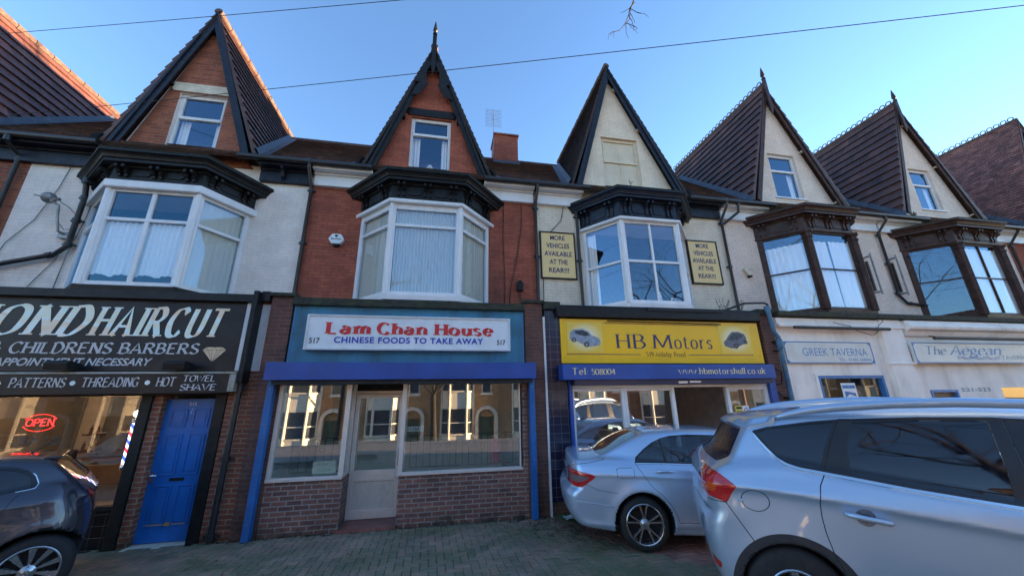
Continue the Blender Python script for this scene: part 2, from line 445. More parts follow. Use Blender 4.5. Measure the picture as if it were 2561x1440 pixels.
# ---------------------------------------------------------------- lettering
def sans(name, text, x, z, y, h, mt, parent, w=None, bold=0., shear=0., depth=.004, mirror=False, spacing=1.0):
    cu = bpy.data.curves.new(name, 'FONT'); cu.body = text; cu.size = 1.0; cu.offset = bold; cu.shear = shear; cu.space_character = spacing
    cu.resolution_u = 4; cu.extrude = 0
    t = bpy.data.objects.new(name, cu); COL.objects.link(t)
    dg = bpy.context.evaluated_depsgraph_get(); dg.update()
    me = bpy.data.meshes.new_from_object(t.evaluated_get(dg))
    bpy.data.objects.remove(t); 
    n = len(me.vertices); co = np.zeros(n * 3, dtype=np.float32); me.vertices.foreach_get('co', co); co = co.reshape(-1, 3)
    x0, x1 = co[:, 0].min(), co[:, 0].max(); z1 = .73; 
    sz = h / z1; sx = sz if w is None else w / (x1 - x0)
    out = np.zeros_like(co)
    out[:, 0] = (co[:, 0] - x0) * sx
    if mirror: out[:, 0] = (x1 - x0) * sx - out[:, 0]
    out[:, 0] += x; out[:, 2] = z + co[:, 1] * sz; out[:, 1] = y
    me.vertices.foreach_set('co', out.ravel()); me.update(); me.name = name
    me.materials.clear(); me.materials.append(mt)
    o = bpy.data.objects.new(name, me); COL.objects.link(o)
    if parent is not None: par(o, parent)
    return o
G = {  # skeleton letters; cap height 7, x-height 4.6.  '~' marks a curved stroke
'A': "0,0 2.6,7 5.2,0|.9,2.3 4.3,2.3", 'B': ".7,0 .7,7|~.7,7 3,6.9 4.1,5.4 3,3.8 .7,3.7|~.7,3.7 3.3,3.6 4.7,1.9 3.3,.1 .7,0",
'C': "~4.8,5.8 3.6,7 1.4,6.4 .3,3.5 1.4,.6 3.6,0 4.9,1.3", 'D': ".7,0 .7,7|~.7,7 3.2,6.8 5,3.5 3.2,.2 .7,0", 'E': ".7,0 .7,7|.7,7 4.2,7|.7,3.7 3.6,3.7|.7,0 4.4,0",
'G': "~4.9,5.8 3.6,7 1.4,6.4 .3,3.5 1.4,.6 3.6,0 4.9,1|4.9,.4 4.9,3|3.4,3 5.6,3", 'H': ".7,0 .7,7|5,0 5,7|.7,3.7 5,3.7", 'I': ".8,0 .8,7", 'K': ".7,0 .7,7|4.6,7 .8,3.4|1.8,4.3 5,0",
'L': ".7,0 .7,7|.7,0 4.3,0", 'M': ".6,0 .9,7|.9,7 3.4,.6|3.4,.6 5.9,7|5.9,7 6.3,0", 'N': ".7,0 .7,7|.7,7 5,0|5,0 5,7", 'O': "~2.8,7 .8,6 .3,3.5 .8,1 2.8,0 4.8,1 5.3,3.5 4.8,6 2.8,7",
'P': ".7,0 .7,7|~.7,7 3.2,6.9 4.5,5.2 3.2,3.4 .7,3.3", 'R': ".7,0 .7,7|~.7,7 3.2,6.9 4.4,5.3 3.2,3.7 .7,3.6|2.4,3.6 5,0", 'S': "~4.2,6 2.8,7 1,6.2 1,4.6 2.6,3.6 4.2,2.4 4.1,.8 2.4,0 .5,1",
'T': "2.6,0 2.6,7|0,7 5.2,7", 'U': "~.7,7 .7,2 1.6,.2 3.8,.2 4.8,2 4.8,7", 'V': "0,7 2.6,0 5.2,7", 'W': "0,7 1.8,0 3.5,6.4 5.2,0 7,7", 'Y': "0,7 2.5,3.4 5,7|2.5,3.4 2.5,0",
'&': "~5.2,0 2.6,3 1.4,5.4 2.6,7 3.7,5.6 2,3.7 .4,1.8 1.8,0 4,.8 5,3.4",
'a': "~.7,3.9 2,4.6 3.3,3.8 3.4,2|3.4,3.6 3.4,.7 4,0|~3.4,2.8 1,2.3 .4,1.1 1.4,0 3.3,.9", 'b': ".7,7 .7,.4|~.7,3.2 2.2,4.6 4.1,3.6 4.1,1 2.4,0 .7,.9", 'c': "~3.6,3.8 2.3,4.6 .7,3.6 .4,2 1.3,.3 2.8,0 3.8,.9",
'd': "3.8,7 3.8,0|~3.8,3.6 2.2,4.6 .5,3.4 .5,1.2 2.2,0 3.8,1", 'e': "~.5,2.5 3.7,2.6 3.3,4.2 2,4.6 .6,3.4 .5,1.4 1.8,0 3.7,.8", 'g': "~3.3,3.3 2.2,4.6 .7,3.4 1.3,1.9 3,1.9 3.3,3.3|~2,1.8 .8,.9 3.6,.2 3.9,-1.2 2,-2.1 .3,-1.1 1.2,.1",
'h': ".7,0 .7,7|~.7,3.2 2.4,4.6 3.8,3.7 3.9,2 3.9,0", 'i': ".8,0 .8,4.6|.7,6.3 .95,6.5", 'k': ".7,0 .7,7|3.8,4.6 .8,2.2|1.7,2.9 4,0", 'l': ".8,0 .8,7", 'm': ".7,0 .7,4.6|~.7,3.2 2.2,4.6 3.4,3.8 3.5,2 3.5,0|~3.5,3.2 5,4.6 6.2,3.8 6.3,2 6.3,0",
'n': ".7,0 .7,4.6|~.7,3.2 2.4,4.6 3.8,3.7 3.9,2 3.9,0", 'o': "~2.2,4.6 .7,3.8 .3,2.3 .7,.8 2.2,0 3.7,.8 4.1,2.3 3.7,3.8 2.2,4.6", 'r': ".7,0 .7,4.6|~.7,2.9 1.6,4.3 3,4.4", 's': "~3,3.9 1.9,4.6 .7,3.9 .8,2.9 2.6,1.9 2.9,.8 1.8,0 .4,.7",
't': "~1.2,6 1.2,2 1.3,.5 2.3,0 3,.4|.2,4.6 2.7,4.6", 'u': "~.7,4.6 .7,1.5 1.6,.1 3,.5 3.8,1.6|3.8,4.6 3.8,0", 'v': "0,4.6 2,0 4,4.6", 'w': "0,4.6 1.6,0 3,4.2 4.4,0 6,4.6", 'y': "0,4.6 2.1,0|~4.1,4.6 2.1,0 1.2,-1.7 .1,-2",
'0': "~2.3,6.6 .8,5.8 .3,3.3 .8,.8 2.3,0 3.8,.8 4.3,3.3 3.8,5.8 2.3,6.6", '1': "1,5.6 2.2,6.7|2.2,6.7 2.2,0", '5': "3.9,6.6 1,6.6|1,6.6 .9,3.8|~.9,3.8 2.6,4 4,2.8 3.7,.8 2.2,0 .5,.7", '9': "~4,4.4 2.4,3 .8,3.8 .7,5.6 2.2,6.6 3.9,5.6 4,3.4 3,.8 1,0",
'8': "~2.3,3.6 .9,4.7 1.1,6.1 2.3,6.6 3.6,6.1 3.7,4.7 2.3,3.6 .6,2.2 .8,.6 2.3,0 3.9,.6 4.1,2.2 2.3,3.6", '4': "3.2,0 3.2,6.6|3.2,6.6 .2,2|.2,2 4.4,2", '7': ".3,6.6 4.2,6.6|4.2,6.6 1.6,0",
':': ".7,3.6 .95,3.85|.7,.5 .95,.75", '.': ".6,.3 .85,.5", '-': ".3,2.6 2.6,2.6"}
def smooth_pts(pts, k=7):
    n = len(pts); out = []
    P = [Vector((p[0], p[1])) for p in pts]
    closed = (P[0] - P[-1]).length < .01
    for i in range(n - 1):
        p0 = P[i - 1] if i > 0 else (P[-2] if closed else P[0]); p1 = P[i]; p2 = P[i + 1]; p3 = P[i + 2] if i + 2 < n else (P[1] if closed else P[-1])
        for j in range(k):
            t = j / k
            out.append(.5 * ((2 * p1) + (p2 - p0) * t + (2 * p0 - 5 * p1 + 4 * p2 - p3) * t * t + (3 * p1 - p0 - 3 * p2 + p3) * t ** 3))
    out.append(P[-1])
    return out
def pen(name, text, x, z, y, h, mt, parent, w=None, thick=.9, thin=.3, ang=0, serif=True, slant=0., gap=1.0, swash=False):
    """writes text with a broad pen: stroke width varies with direction, small serifs on stems"""
    m = MB(); cx = 0.0; s = h / 7.0; lay = [0.0]
    quads = []
    for ch in text:
        if ch == ' ': cx += 3.0; continue
        g = G.get(ch) or G.get(ch.upper())
        mx = 0
        for st in g.split('|'):
            cur = st.startswith('~'); pts = [tuple(map(float, q.split(','))) for q in st.lstrip('~').split()]
            mx = max(mx, max(q[0] for q in pts))
            P = smooth_pts(pts) if cur else [Vector(q) for q in pts]
            vertical = (not cur) and len(P) == 2 and abs(P[0].x - P[1].x) < .8 and abs(P[0].y - P[1].y) > 3
            L = []; Rr = []
            for i, q in enumerate(P):
                t = (P[min(i + 1, len(P) - 1)] - P[max(i - 1, 0)]); t.normalize()
                nn = Vector((-t.y, t.x)); a = math.atan2(nn.y, nn.x) - R(ang)
                hw = .5 * math.sqrt((thick * math.cos(a)) ** 2 + (thin * math.sin(a)) ** 2)
                L.append(q + nn * hw); Rr.append(q - nn * hw)
            for i in range(len(P) - 1): quads.append(([L[i], L[i + 1], Rr[i + 1], Rr[i]], cx, lay[0]))
            lay[0] += 1
            ends = [P[0], P[-1]] if (serif and not cur) else ([])
            if serif and cur and swash: ends = []
            for e in ends:
                if (vertical or ch in 'AMNVWYvwyKkRHX') and (abs(e.y) < .1 or abs(e.y - 7) < .1 or abs(e.y - 4.6) < .1 or abs(e.y - 6.6) < .1) and ch not in '4Gt':
                    sw = thick * .5 + .55
                    sy = thin * .75
                    yy = e.y + (sy * .5 if e.y < 1 else -sy * .5)
                    quads.append(([Vector((e.x - sw, yy - sy * .5)), Vector((e.x + sw, yy - sy * .5)), Vector((e.x + sw, yy + sy * .5)), Vector((e.x - sw, yy + sy * .5))], cx, lay[0])); lay[0] += 1
        cx += mx + gap
    tot = cx - gap
    sx = s if w is None else w / tot
    for q, ox, l in quads:
        m.add([(x + (p.x + ox + slant * p.y) * sx, y - .00025 * (l % 9) , z + p.y * s) for p in q], [(0, 1, 2, 3)])
    o = m.build(name, mt, parent)
    return o
def flat(name, c, rough=.5, e=0):
    return mat(name, c, rough, var=.03, vs_=2)
# ---------------------------------------------------------------- more materials
def tilemat(name, c1, c2, dirt, w=.30, course=.32, rough=.7, ax='y', stain=.4):
    m, nt, b = _nt(name)
    oc = objco(nt)
    sx = nt.nodes.new("ShaderNodeSeparateXYZ"); nt.links.new(oc, sx.inputs[0])
    cb = nt.nodes.new("ShaderNodeCombineXYZ"); nt.links.new(sx.outputs[1 if ax == 'y' else 0], cb.inputs[0]); nt.links.new(sx.outputs[2], cb.inputs[1])
    bt = nt.nodes.new("ShaderNodeTexBrick"); nt.links.new(cb.outputs[0], bt.inputs['Vector'])
    bt.inputs['Scale'].default_value = 1; bt.inputs['Brick Width'].default_value = w; bt.inputs['Row Height'].default_value = course; bt.inputs['Mortar Size'].default_value = .004
    bt.inputs['Color1'].default_value = (*c1, 1); bt.inputs['Color2'].default_value = (*c2, 1); bt.inputs['Mortar'].default_value = (*[x * .4 for x in c1], 1)
    col = mixc(nt, 1., bt.outputs['Color'], ramp(nt, noise(nt, 3, oc, 8, .75), [(.3, (.6, .6, .6)), (.7, (1.3, 1.3, 1.3))]).outputs[0], 'MULTIPLY')
    f = ramp(nt, noise(nt, 7, oc, 8, .8), [(.55, (0, 0, 0)), (.7, (stain,) * 3)]).outputs[0]
    col = mixc(nt, f, col, dirt)
    ge = nt.nodes.new("ShaderNodeNewGeometry")
    col = mixc(nt, 1., col, ramp(nt, ge.outputs['Random Per Island'], [(0., (.62, .62, .64)), (.5, (1., 1., 1.)), (.93, (1.22, 1.18, 1.15)), (1., (1.7, 1.55, 1.45))]).outputs[0], 'MULTIPLY')
    nt.links.new(col, b.inputs['Base Color']); b.inputs['Roughness'].default_value = rough
    iv = nnew(nt, "ShaderNodeMath", operation='SUBTRACT'); iv.inputs[0].default_value = 1.; nt.links.new(bt.outputs['Fac'], iv.inputs[1])
    ma = nnew(nt, "ShaderNodeMath", operation='MULTIPLY_ADD'); nt.links.new(noise(nt, 40, oc), ma.inputs[0]); ma.inputs[1].default_value = .3; nt.links.new(iv.outputs[0], ma.inputs[2])
    bump(nt, ma.outputs[0], .5, .008, b)
    return m
def clothmat(name, c, lace=False):
    m, nt, b = _nt(name)
    nt.nodes.remove(b); out = nt.nodes["Material Output"]
    df = nt.nodes.new("ShaderNodeBsdfDiffuse"); df.inputs[0].default_value = (*c, 1)
    if lace:
        oc = objco(nt)
        vo = nt.nodes.new("ShaderNodeTexVoronoi"); vo.inputs['Scale'].default_value = 55; nt.links.new(oc, vo.inputs['Vector'])
        cr = ramp(nt, vo.outputs['Distance'], [(.10, tuple(x * .82 for x in c)), (.5, c)])
        nt.links.new(cr.outputs[0], df.inputs[0])
    nt.links.new(df.outputs[0], out.inputs[0])
    return m
T_concrete = tilemat('tile_brown', (.105, .048, .038), (.078, .036, .030), (.15, .10, .08), w=.33, course=.30, rough=.55)
T_red = tilemat('tile_maroon', (.14, .055, .045), (.11, .042, .036), (.19, .12, .10), w=.30, course=.30, rough=.55)
T_main = tilemat('tile_main', (.105, .050, .036), (.070, .038, .030), (.09, .085, .06), w=.2, course=.2, rough=.85, ax='x', stain=.8)
T_slate = tilemat('tile_dark', (.060, .038, .034), (.042, .030, .028), (.085, .08, .06), w=.2, course=.2, rough=.8, stain=.7)
T_plain = tilemat('tile_plain', (.27, .12, .095), (.20, .085, .07), (.26, .16, .13), w=.165, course=.1, rough=.7)
RIDGE = mat('ridge_clay', (.10, .058, .05), .8, var=.3, vs_=9, bmp=.5, dirt=(.2, .2, .16), dirt_amt=.5, dirt_scale=8)
NET = clothmat('net_curtain', (.84, .88, .88), lace=True)
CUR = clothmat('white_curtain', (.88, .87, .83))
CURB = clothmat('vertical_blind', (.60, .62, .56))
GL = glass('window_glass', refl=.15, wav=.008, ior=1.5, gc=(.46, .68, .92, 1))
GLN = glass('net_glass', refl=.08, wav=.008, ior=1.45, gc=(.32, .62, .88, 1))
GS = glass('shop_glass', refl=.34, wav=.003, ior=1.5)
PIPE = mat('pipe_black', (.018, .019, .023), .35, var=.2, vs_=6, dirt=(.07, .07, .06), dirt_amt=.3, dirt_scale=5)

EAV_Y, EAV_Z, RDG_Y, RDG_Z = 7.48, 7.02, 11.8, 10.75
YW, YB = 7.8, 7.0

def curtain(name, P, Q, z0, z1, inset, mt, parent, amp=.03, waves=9, scallop=0., s0=0., s1=1.):
    P = Vector(P); Q = Vector(Q); t = (Q - P); L = t.length; t.normalize(); nn = Vector((t.y, -t.x))
    m = MB(); N = int(waves * 8 * max(.3, (s1 - s0))); K = 6
    for i in range(N + 1):
        s_ = L * (s0 + (s1 - s0) * i / N)
        for k in range(K + 1):
            f = k / K
            a = amp * (1 - .35 * f) * math.sin(s_ * waves / L * 2 * math.pi + .6 * math.sin(s_ * 7) + .5 * f)
            q = P + t * s_ - nn * (inset + a)
            zz = z0 + (z1 - z0) * f
            if k == 0 and scallop: zz += scallop * abs(math.sin(s_ * 9))
            m.v.append((q.x, q.y, zz))
    for i in range(N):
        for k in range(K):
            a = i * (K + 1) + k; m.f.append([a, a + K + 1, a + K + 2, a + 1]); m.m.append(0)
    return m.build(name, mt, parent, smooth=True)

def bay(house, cfg):
    """canted first-floor bay window with bracketed cornice"""
    f0, f1, w0, w1 = cfg['f0'], cfg['f1'], cfg['w0'], cfg['w1']
    zb, zt, zc = cfg.get('zb', 3.93), cfg['zt'], cfg['zc']         # sill, frame head, cornice top
    plan = [(w0, YW), (f0, YB), (f1, YB), (w1, YW)]
    FM, CM = cfg['frame'], cfg['cornice']
    m = MB()
    ft = cfg.get('ft', .055)
    S = list(zip(plan[:-1], plan[1:]))
    tr = cfg['transom']
    for k, (P, Q) in enumerate(S):
        L = (Vector(Q) - Vector(P)).length
        e = cfg.get('post', .09)
        if k == 0: m.seg(P, Q, -.02, e, -.05, .01, zb, zt)
        m.seg(P, Q, L - e, L + (.0), -.05, .01, zb, zt)
        if k > 0: m.seg(P, Q, 0, e, -.05, .0102, zb, zt)
        m.seg(P, Q, e, L - e, -.05, .004, zb, zb + .075); m.seg(P, Q, e, L - e, -.05, .004, zt - cfg.get('head', .10), zt)
        if cfg.get('sash'):
            m.seg(P, Q, e, L - e, -.05, -.012, tr - .02, tr + .02)
        else:
            m.seg(P, Q, e, L - e, -.05, .006, tr - .03, tr + .03)
            for q0, q1 in ((zb + .075, tr - .03), (tr + .03, zt - cfg.get('head', .1))):   # casement beads
                pass
        mul = cfg['mull'] if k == 1 else cfg.get('smull', [])
        for x in mul:
            wq = cfg.get('mw', .035)
            m.seg(P, Q, L * x - wq, L * x + wq, -.048, .003, zb + .075, tr - (.02 if cfg.get('sash') else .03)); m.seg(P, Q, L * x - wq, L * x + wq, -.048, .003, tr + (.02 if cfg.get('sash') else .03), zt - cfg.get('head', .1))
    # rounded corner covers
    for q in plan[1:3]:
        m.tube([(q[0], q[1] - .002, zb + .001), (q[0], q[1] - .002, zt - .001)], cfg.get('corner', .05), 10)
    bw = m.build('bay_window', FM, house, bevel=.006)
    if cfg.get('pil'):      # wooden pilasters with caps on the brown bays
        for q, wd in ((plan[1], .11), (plan[2], .11)):
            m = MB()
            m.tube([(q[0], q[1] - .012, zb), (q[0], q[1] - .012, zt - .02)], .10, 6)
            m.tube([(q[0], q[1] - .012, zt - .20), (q[0], q[1] - .012, zt - .16)], .125, 6); m.tube([(q[0], q[1] - .012, zt - .06), (q[0], q[1] - .012, zt - .001)], .145, 6); m.build('pilaster', FM, bw, bevel=.008)
        for (P, Q), s_ in ((S[0], 0.), (S[2], 1.)):
            L = (Vector(Q) - Vector(P)).length
            m = MB(); a, b = (.0, .13) if s_ == 0 else (L - .13, L)
            m.seg(P, Q, a, b, -.04, .035, zb, zt - .001); m.seg(P, Q, a, b, -.04, .05, zt - .2, zt - .16); m.build('pilaster', FM, bw, bevel=.008)
    g = MB()
    for P, Q in S:
        L = (Vector(Q) - Vector(P)).length; P_ = Vector(P); t = (Vector(Q) - P_).normalized(); nn = Vector((t.y, -t.x))
        a = P_ + t * .05 - nn * .03; b = P_ + t * (L - .05) - nn * .03
        g.poly([(a.x, a.y, zb + .04), (b.x, b.y, zb + .04), (b.x, b.y, zt - .04), (a.x, a.y, zt - .04)])
    islands(g.build('glass', cfg.get('glass', GL), bw))
    # sill and black base below
    m = MB(); m.sweep(plan, [(.0, zb - .10), (.05, zb - .10), (.06, zb - .01), (.03, zb)], cap_top=True)
    m.build('sill', FM if not cfg.get('darksill') else cfg['darksill'], bw)
    m = MB(); m.sweep(plan, [(-.01, 3.80), (.02, 3.80), (.02, zb - .101)], cap_top=True)
    m.build('base', CM if CM is not M_['brown'] else M_['moss'], bw)
    # head board
    hb = cfg.get('headboard', .0)
    if hb:
        m = MB(); m.sweep(plan, [(-.02, zt), (.09, zt), (.10, zt + .02), (.10, zt + hb), (-.02, zt + hb)])
        m.build('head_board', cfg.get('hbm', M_['pvc']), bw)
    z0 = zt + hb
    H = zc - z0
    prof = [(-.02, z0 + .001), (.045, z0 + .001), (.055, z0 + .02), (.055, z0 + .045), (.035, z0 + .05), (.035, zc - .25), (.07, zc - .235), (.085, zc - .21), (.20, zc - .20), (.20, zc - .145), (.225, zc - .135), (.235, zc - .10), (.275, zc - .045), (.30, zc - .035), (.30, zc - .0), (.28, zc + .01)]
    m = MB(); m.sweep(plan, prof)
    co = m.build('cornice', CM, house, auto=35)
    # brackets in pairs, raised panels between
    for k, (P, Q) in enumerate(S):
        L = (Vector(Q) - Vector(P)).length
        prs = [.12, .5, .88] if k == 1 else [.16, .80]
        for c in prs:
            for d in (-.055, .055):
                m = MB(); s_ = L * c + d; w_ = .024
                za, zb_ = z0 + .09, zc - .235
                P_ = Vector(P); t = (Vector(Q) - P_).normalized(); nn = Vector((t.y, -t.x))
                pr = [(.036, zb_), (.185, zb_), (.195, zb_ - .02), (.19, zb_ - .055), (.16, zb_ - .07), (.12, zb_ - .065), (.10, zb_ - .09), (.115, zb_ - .11), (.10, zb_ - .13), (.075, zb_ - .15), (.065, (za + zb_) / 2 - .02), (.075, za + .05), (.07, za + .01), (.036, za)]
                m.prism(pr, lambda u, v, w, P_=P_, t=t, nn=nn: ((P_ + t * w + nn * u).x, (P_ + t * w + nn * u).y, v), s_ - w_, s_ + w_)
                m.build('bracket', CM, co)
        m = MB()
        for a, b in zip(prs[:-1], prs[1:]):
            P_ = Vector(P); t = (Vector(Q) - P_).normalized(); nn = Vector((t.y, -t.x))
            xa, xb = L * a + .13, L * b - .13; za, zb_ = z0 + .12, zc - .29
            if xb - xa < .06 or zb_ - za < .05: continue
            cch = min(.04, (zb_ - za) / 3)
            pr = [(xa + cch, za), (xb - cch, za), (xb, za + cch), (xb, zb_ - cch), (xb - cch, zb_), (xa + cch, zb_), (xa, zb_ - cch), (xa, za + cch)]
            m.prism(pr, lambda u, v, w, P_=P_, t=t, nn=nn: ((P_ + t * u + nn * w).x, (P_ + t * u + nn * w).y, v), .03, .052)
        if m.v: islands(m.build('panel', CM, co, bevel=.006))
    # lead flat on top with ragged mossy front edge
    m = MB(); m.sweep(plan, [(.285, zc + .011), (.30, zc + .011), (.302, zc + .028), (.26, zc + .035), (-.15, zc + .10)])
    m.build('lead_flat', M_['moss'], co)
    for kind, P0, P1, za, zb_, kw in cfg['curtains']:
        P, Q = {'l': S[0], 'f': S[1], 'r': S[2]}[P0]
        curtain('curtain', P, Q, za, zb_, .08, kind, bw, **kw)
    return bw

def gable_window(house, x0, x1, z0, z1, fr, lintel=None, transom=None, sill=True, mull=False, curtain_=True, blank=False, y=YW, sidebars=False):
    m = MB(); d = y + .07; w = .06
    m.box(x0, x0 + w, d, d + .06, z0, z1); m.box(x1 - w, x1, d, d + .06, z0, z1)
    m.box(x0 + w, x1 - w, d, d + .06, z0, z0 + w); m.box(x0 + w, x1 - w, d, d + .06, z1 - w, z1)
    m.box(x0 + w, x1 - w, d - .012, d + .06, transom - .035, transom + .035)
    # opening light bead
    m.box(x0 + w, x0 + w + .03, d - .011, d + .05, transom + .036, z1 - w - .001); m.box(x1 - w - .03, x1 - w, d - .011, d + .05, transom + .036, z1 - w - .001)
    m.box(x0 + w + .03, x1 - w - .03, d - .011, d + .05, z1 - w - .03, z1 - w - .001)
    wd = m.build('gable_window', fr, house, bevel=.006)
    if blank:
        m = MB(); m.box(x0 + w, x1 - w, d + .03, d + .045, z0 + w, z1 - w); m.box((x0 + x1) / 2 - .012, (x0 + x1) / 2 + .012, d + .02, d + .031, z0 + w, z1 - w)
        m.build('board', fr, wd)
    else:
        m = MB(); m.poly([(x0 + .03, d + .03, z0 + .03), (x1 - .03, d + .03, z0 + .03), (x1 - .03, d + .03, z1 - .03), (x0 + .03, d + .03, z1 - .03)])
        m.build('glass', GL, wd)
        if curtain_:
            for a, b in ((.05, .24), (.78, .96)):
                curtain('curtain', (x0, d + .05), (x1, d + .05), z0 + .05, transom, .10, CUR, wd, amp=.015, waves=14, s0=a, s1=b)
    if sill:
        m = MB(); m.box(x0 - .06, x1 + .08, y - .035, y + .071, z0 - .05, z0 - .001); m.build('sill', fr, wd, bevel=.008)
    if lintel:
        m = MB(); lx0, lx1, lz0, lz1 = lintel[:4]
        m.xz([(lx0 + .04, lz0), (lx1 - .04, lz0), (lx1, lz0 + .05), (lx1, lz1 - .02), (lx1 - .03, lz1), (lx0 + .03, lz1), (lx0, lz1 - .02), (lx0, lz0 + .05)], y - .03, y + .05)
        m.build('lintel', lintel[4], wd, bevel=.008)
    return wd

def house_shell(cfg):
    x0, x1 = cfg['x0'], cfg['x1']
    r = thing('terraced_house', cfg['label'], 'house', ((x0 + x1) / 2, YW, 0), 'terraced houses with shops in one row')
    ax, az = cfg['apex']; gl, gr = cfg['gl'], cfg['gr']        # verge feet (x,z)
    b = cfg['bay']
    wm_ = cfg['wall']
    if cfg.get('front', True):
        m = MB()
        zc = cfg.get('cz', 3.8)
        # gable wall line sits inside the verge
        def on(xa, za, xb, zb_, f): return (xa + (xb - xa) * f, za + (zb_ - za) * f)
        ex = EAV_Z - .02
        def vx(z, side):
            q = gl if side < 0 else gr
            return q[0] + (ax - q[0]) * (z - q[1]) / (az - q[1])
        gw = .0
        top = [(x0, ex), (vx(ex, -1) + .12, ex), (ax, az - .25), (vx(ex, 1) - .12, ex), (x1, ex)]
        if b: holes = [(b['w0'] + .06, b['w1'] - .06, 3.8, b['zt'] + .02)]
        else: holes = []
        w = cfg['win']
        holes.append((w['x0'], w['x1'], w['z0'], w['z1']))
        wall_xz(m, top, zc, YW, .1, holes)
        wo = m.build('wall', wm_ if not cfg.get('wall_gable') else cfg['wall'], r)
        m = MB()    # party walls, back, floor: closes the rooms
        m.box(x0 + .01, x0 + .12, YW + .01, 15.5, .02, 6.95); m.box(x1 - .12, x1 - .01, YW + .01, 15.5, .02, 6.95)
        m.box(x0 + .12, x1 - .12, 12.0, 12.1, .02, 6.95); m.box(x0 + .12, x1 - .12, YW + .03, 12.0, 3.62, 3.78); m.box(x0 + .12, x1 - .12, YW + .03, 12.0, 6.78, 6.9)
        m.poly([(b['f0'], 7.08, 3.94), (b['f1'], 7.08, 3.94), (b['w1'], YW + .1, 3.94), (b['w0'], YW + .1, 3.94)])
        m.build('inner_wall', M_['interior'], r)
        gable_window(r, fr=w.get('fr', M_['pvc']), **{k: v for k, v in w.items() if k != 'fr'})
    # main roof
    m = MB(); n = 22
    slope(m, (x0, EAV_Y, EAV_Z + .03), (x1, EAV_Y, EAV_Z + .03), (x1, RDG_Y, RDG_Z), (x0, RDG_Y, RDG_Z), n, .022, tw=.2, jit=.008)
    slope(m, (x1, 16.1, EAV_Z + .03), (x0, 16.1, EAV_Z + .03), (x0, RDG_Y + .002, RDG_Z), (x1, RDG_Y + .002, RDG_Z), n, .022)
    roof = m.build('roof', T_main, r)
    m = MB()
    m.tube([(x0, RDG_Y, RDG_Z + .0), (x1, RDG_Y, RDG_Z + .0)], .09, 10); m.build('ridge_tiles', cfg.get('ridgem', RIDGE), roof)
    # gable roof, ridge running back
    yf, yr = 7.63, 12.3
    m = MB()
    bl = (gl[0] - .16, gl[1] - .05); br = (gr[0] + .16, gr[1] - .05)
    nn = cfg.get('courses', 14); st = cfg.get('step', .03)
    slope(m, (bl[0], yf, bl[1]), (bl[0], yr, bl[1]), (ax, yr, az), (ax, yf, az), nn, st, tw=cfg.get('tw', .33))
    slope(m, (br[0], yr, br[1]), (br[0], yf, br[1]), (ax, yf, az), (ax, yr, az), nn, st, tw=cfg.get('tw', .33))
    gro = m.build('gable_roof', cfg['tile'], r)
    m = MB()
    if cfg.get('crest'):
        y = yf + .06
        while y < yr:
            pts = arc(0, 0, .075, -50, 230, 14)
            m.tube([(ax, y + .085 + p[0], az + .13 + p[1]) for p in pts], .016, 6, cap=True); y += .19
        m.tube([(ax, yf, az + .01), (ax, yr, az + .01)], .07, 8)
    else:
        y = yf
        while y < yr:
            m.tube([(ax, y, az + .0), (ax, min(y + .44, yr), az + .0)], [.095, .085], 8); y += .45
    m.build('ridge_tiles', RIDGE, gro)
    # flashing where the gable roof meets the main roof
    t = (RDG_Z - EAV_Z) / (RDG_Y - EAV_Y)
    for (q, sg) in ((bl, -1), (br, 1)):
        m = MB(); pts = []
        for i in range(13):
            y = EAV_Y + .05 + (RDG_Y - EAV_Y - .1) * i / 12; z = EAV_Z + (y - EAV_Y) * t
            if z > az - .3: break
            x = q[0] + (ax - q[0]) * (z - q[1]) / (az - q[1])
            pts.append((x, y, z))
        for a, b_ in zip(pts[:-1], pts[1:]):
            m.add([(a[0] - sg * .06, a[1], a[2] + .22), (b_[0] - sg * .06, b_[1], b_[2] + .22), (b_[0] + sg * .03, b_[1], b_[2] + .055), (a[0] + sg * .03, a[1], a[2] + .055), (b_[0] + sg * .2, b_[1], b_[2] + .05), (a[0] + sg * .2, a[1], a[2] + .05)], [(0, 1, 2, 3), (3, 2, 4, 5)])
        for i_ in range(len(m.v)):
            x, y, z = m.v[i_]
        m.v = [(x + sg * .055, y, z) for x, y, z in m.v]
        if m.v: m.build('flashing', M_['lead'], gro)
    # barge boards
    bm_ = cfg['barge']; bwid = cfg.get('bargew', .15)
    for q, sg in ((gl, -1), (gr, 1)):
        d = Vector((ax - q[0], az - q[1])).normalized(); pn = Vector((d.y, -d.x)) * (1 if sg < 0 else -1)   # inward (down/inside)
        A = Vector((q[0], q[1] - .03)) ; Bp = Vector((ax, az - .02))
        off = pn * bwid
        # inner edge meets the centre line
        tt = (ax - (A + off).x) / d.x
        C = A + off + d * tt
        m = MB(); m.xz([tuple(A), (A + off)[:], tuple(C), tuple(Bp)] if sg < 0 else [tuple(A), tuple(Bp), tuple(C), (A + off)[:]], 7.645, 7.68)
        o2 = pn * .055
        m2 = [tuple(A - pn * .02), (A + o2)[:], (Bp.x, Bp.y - .02 - .055 / max(.2, abs(pn.x)) * 1.0), (Bp.x, Bp.y + .01)]
        m.xz(m2 if sg < 0 else [m2[0], m2[3], m2[2], m2[1]], 7.61, 7.644)
        bo = m.build('barge_board', bm_, r, bevel=.004)
        # soffit
        m = MB(); L = (Bp - A).length
        P1 = A + pn * .015; P2 = Bp + pn * .015
        m.add([(P1.x, 7.68, P1.y), (P2.x, 7.68, P2.y), (P2.x, YW, P2.y), (P1.x, YW, P1.y)], [(0, 1, 2, 3)]); m.build('soffit', bm_, bo)
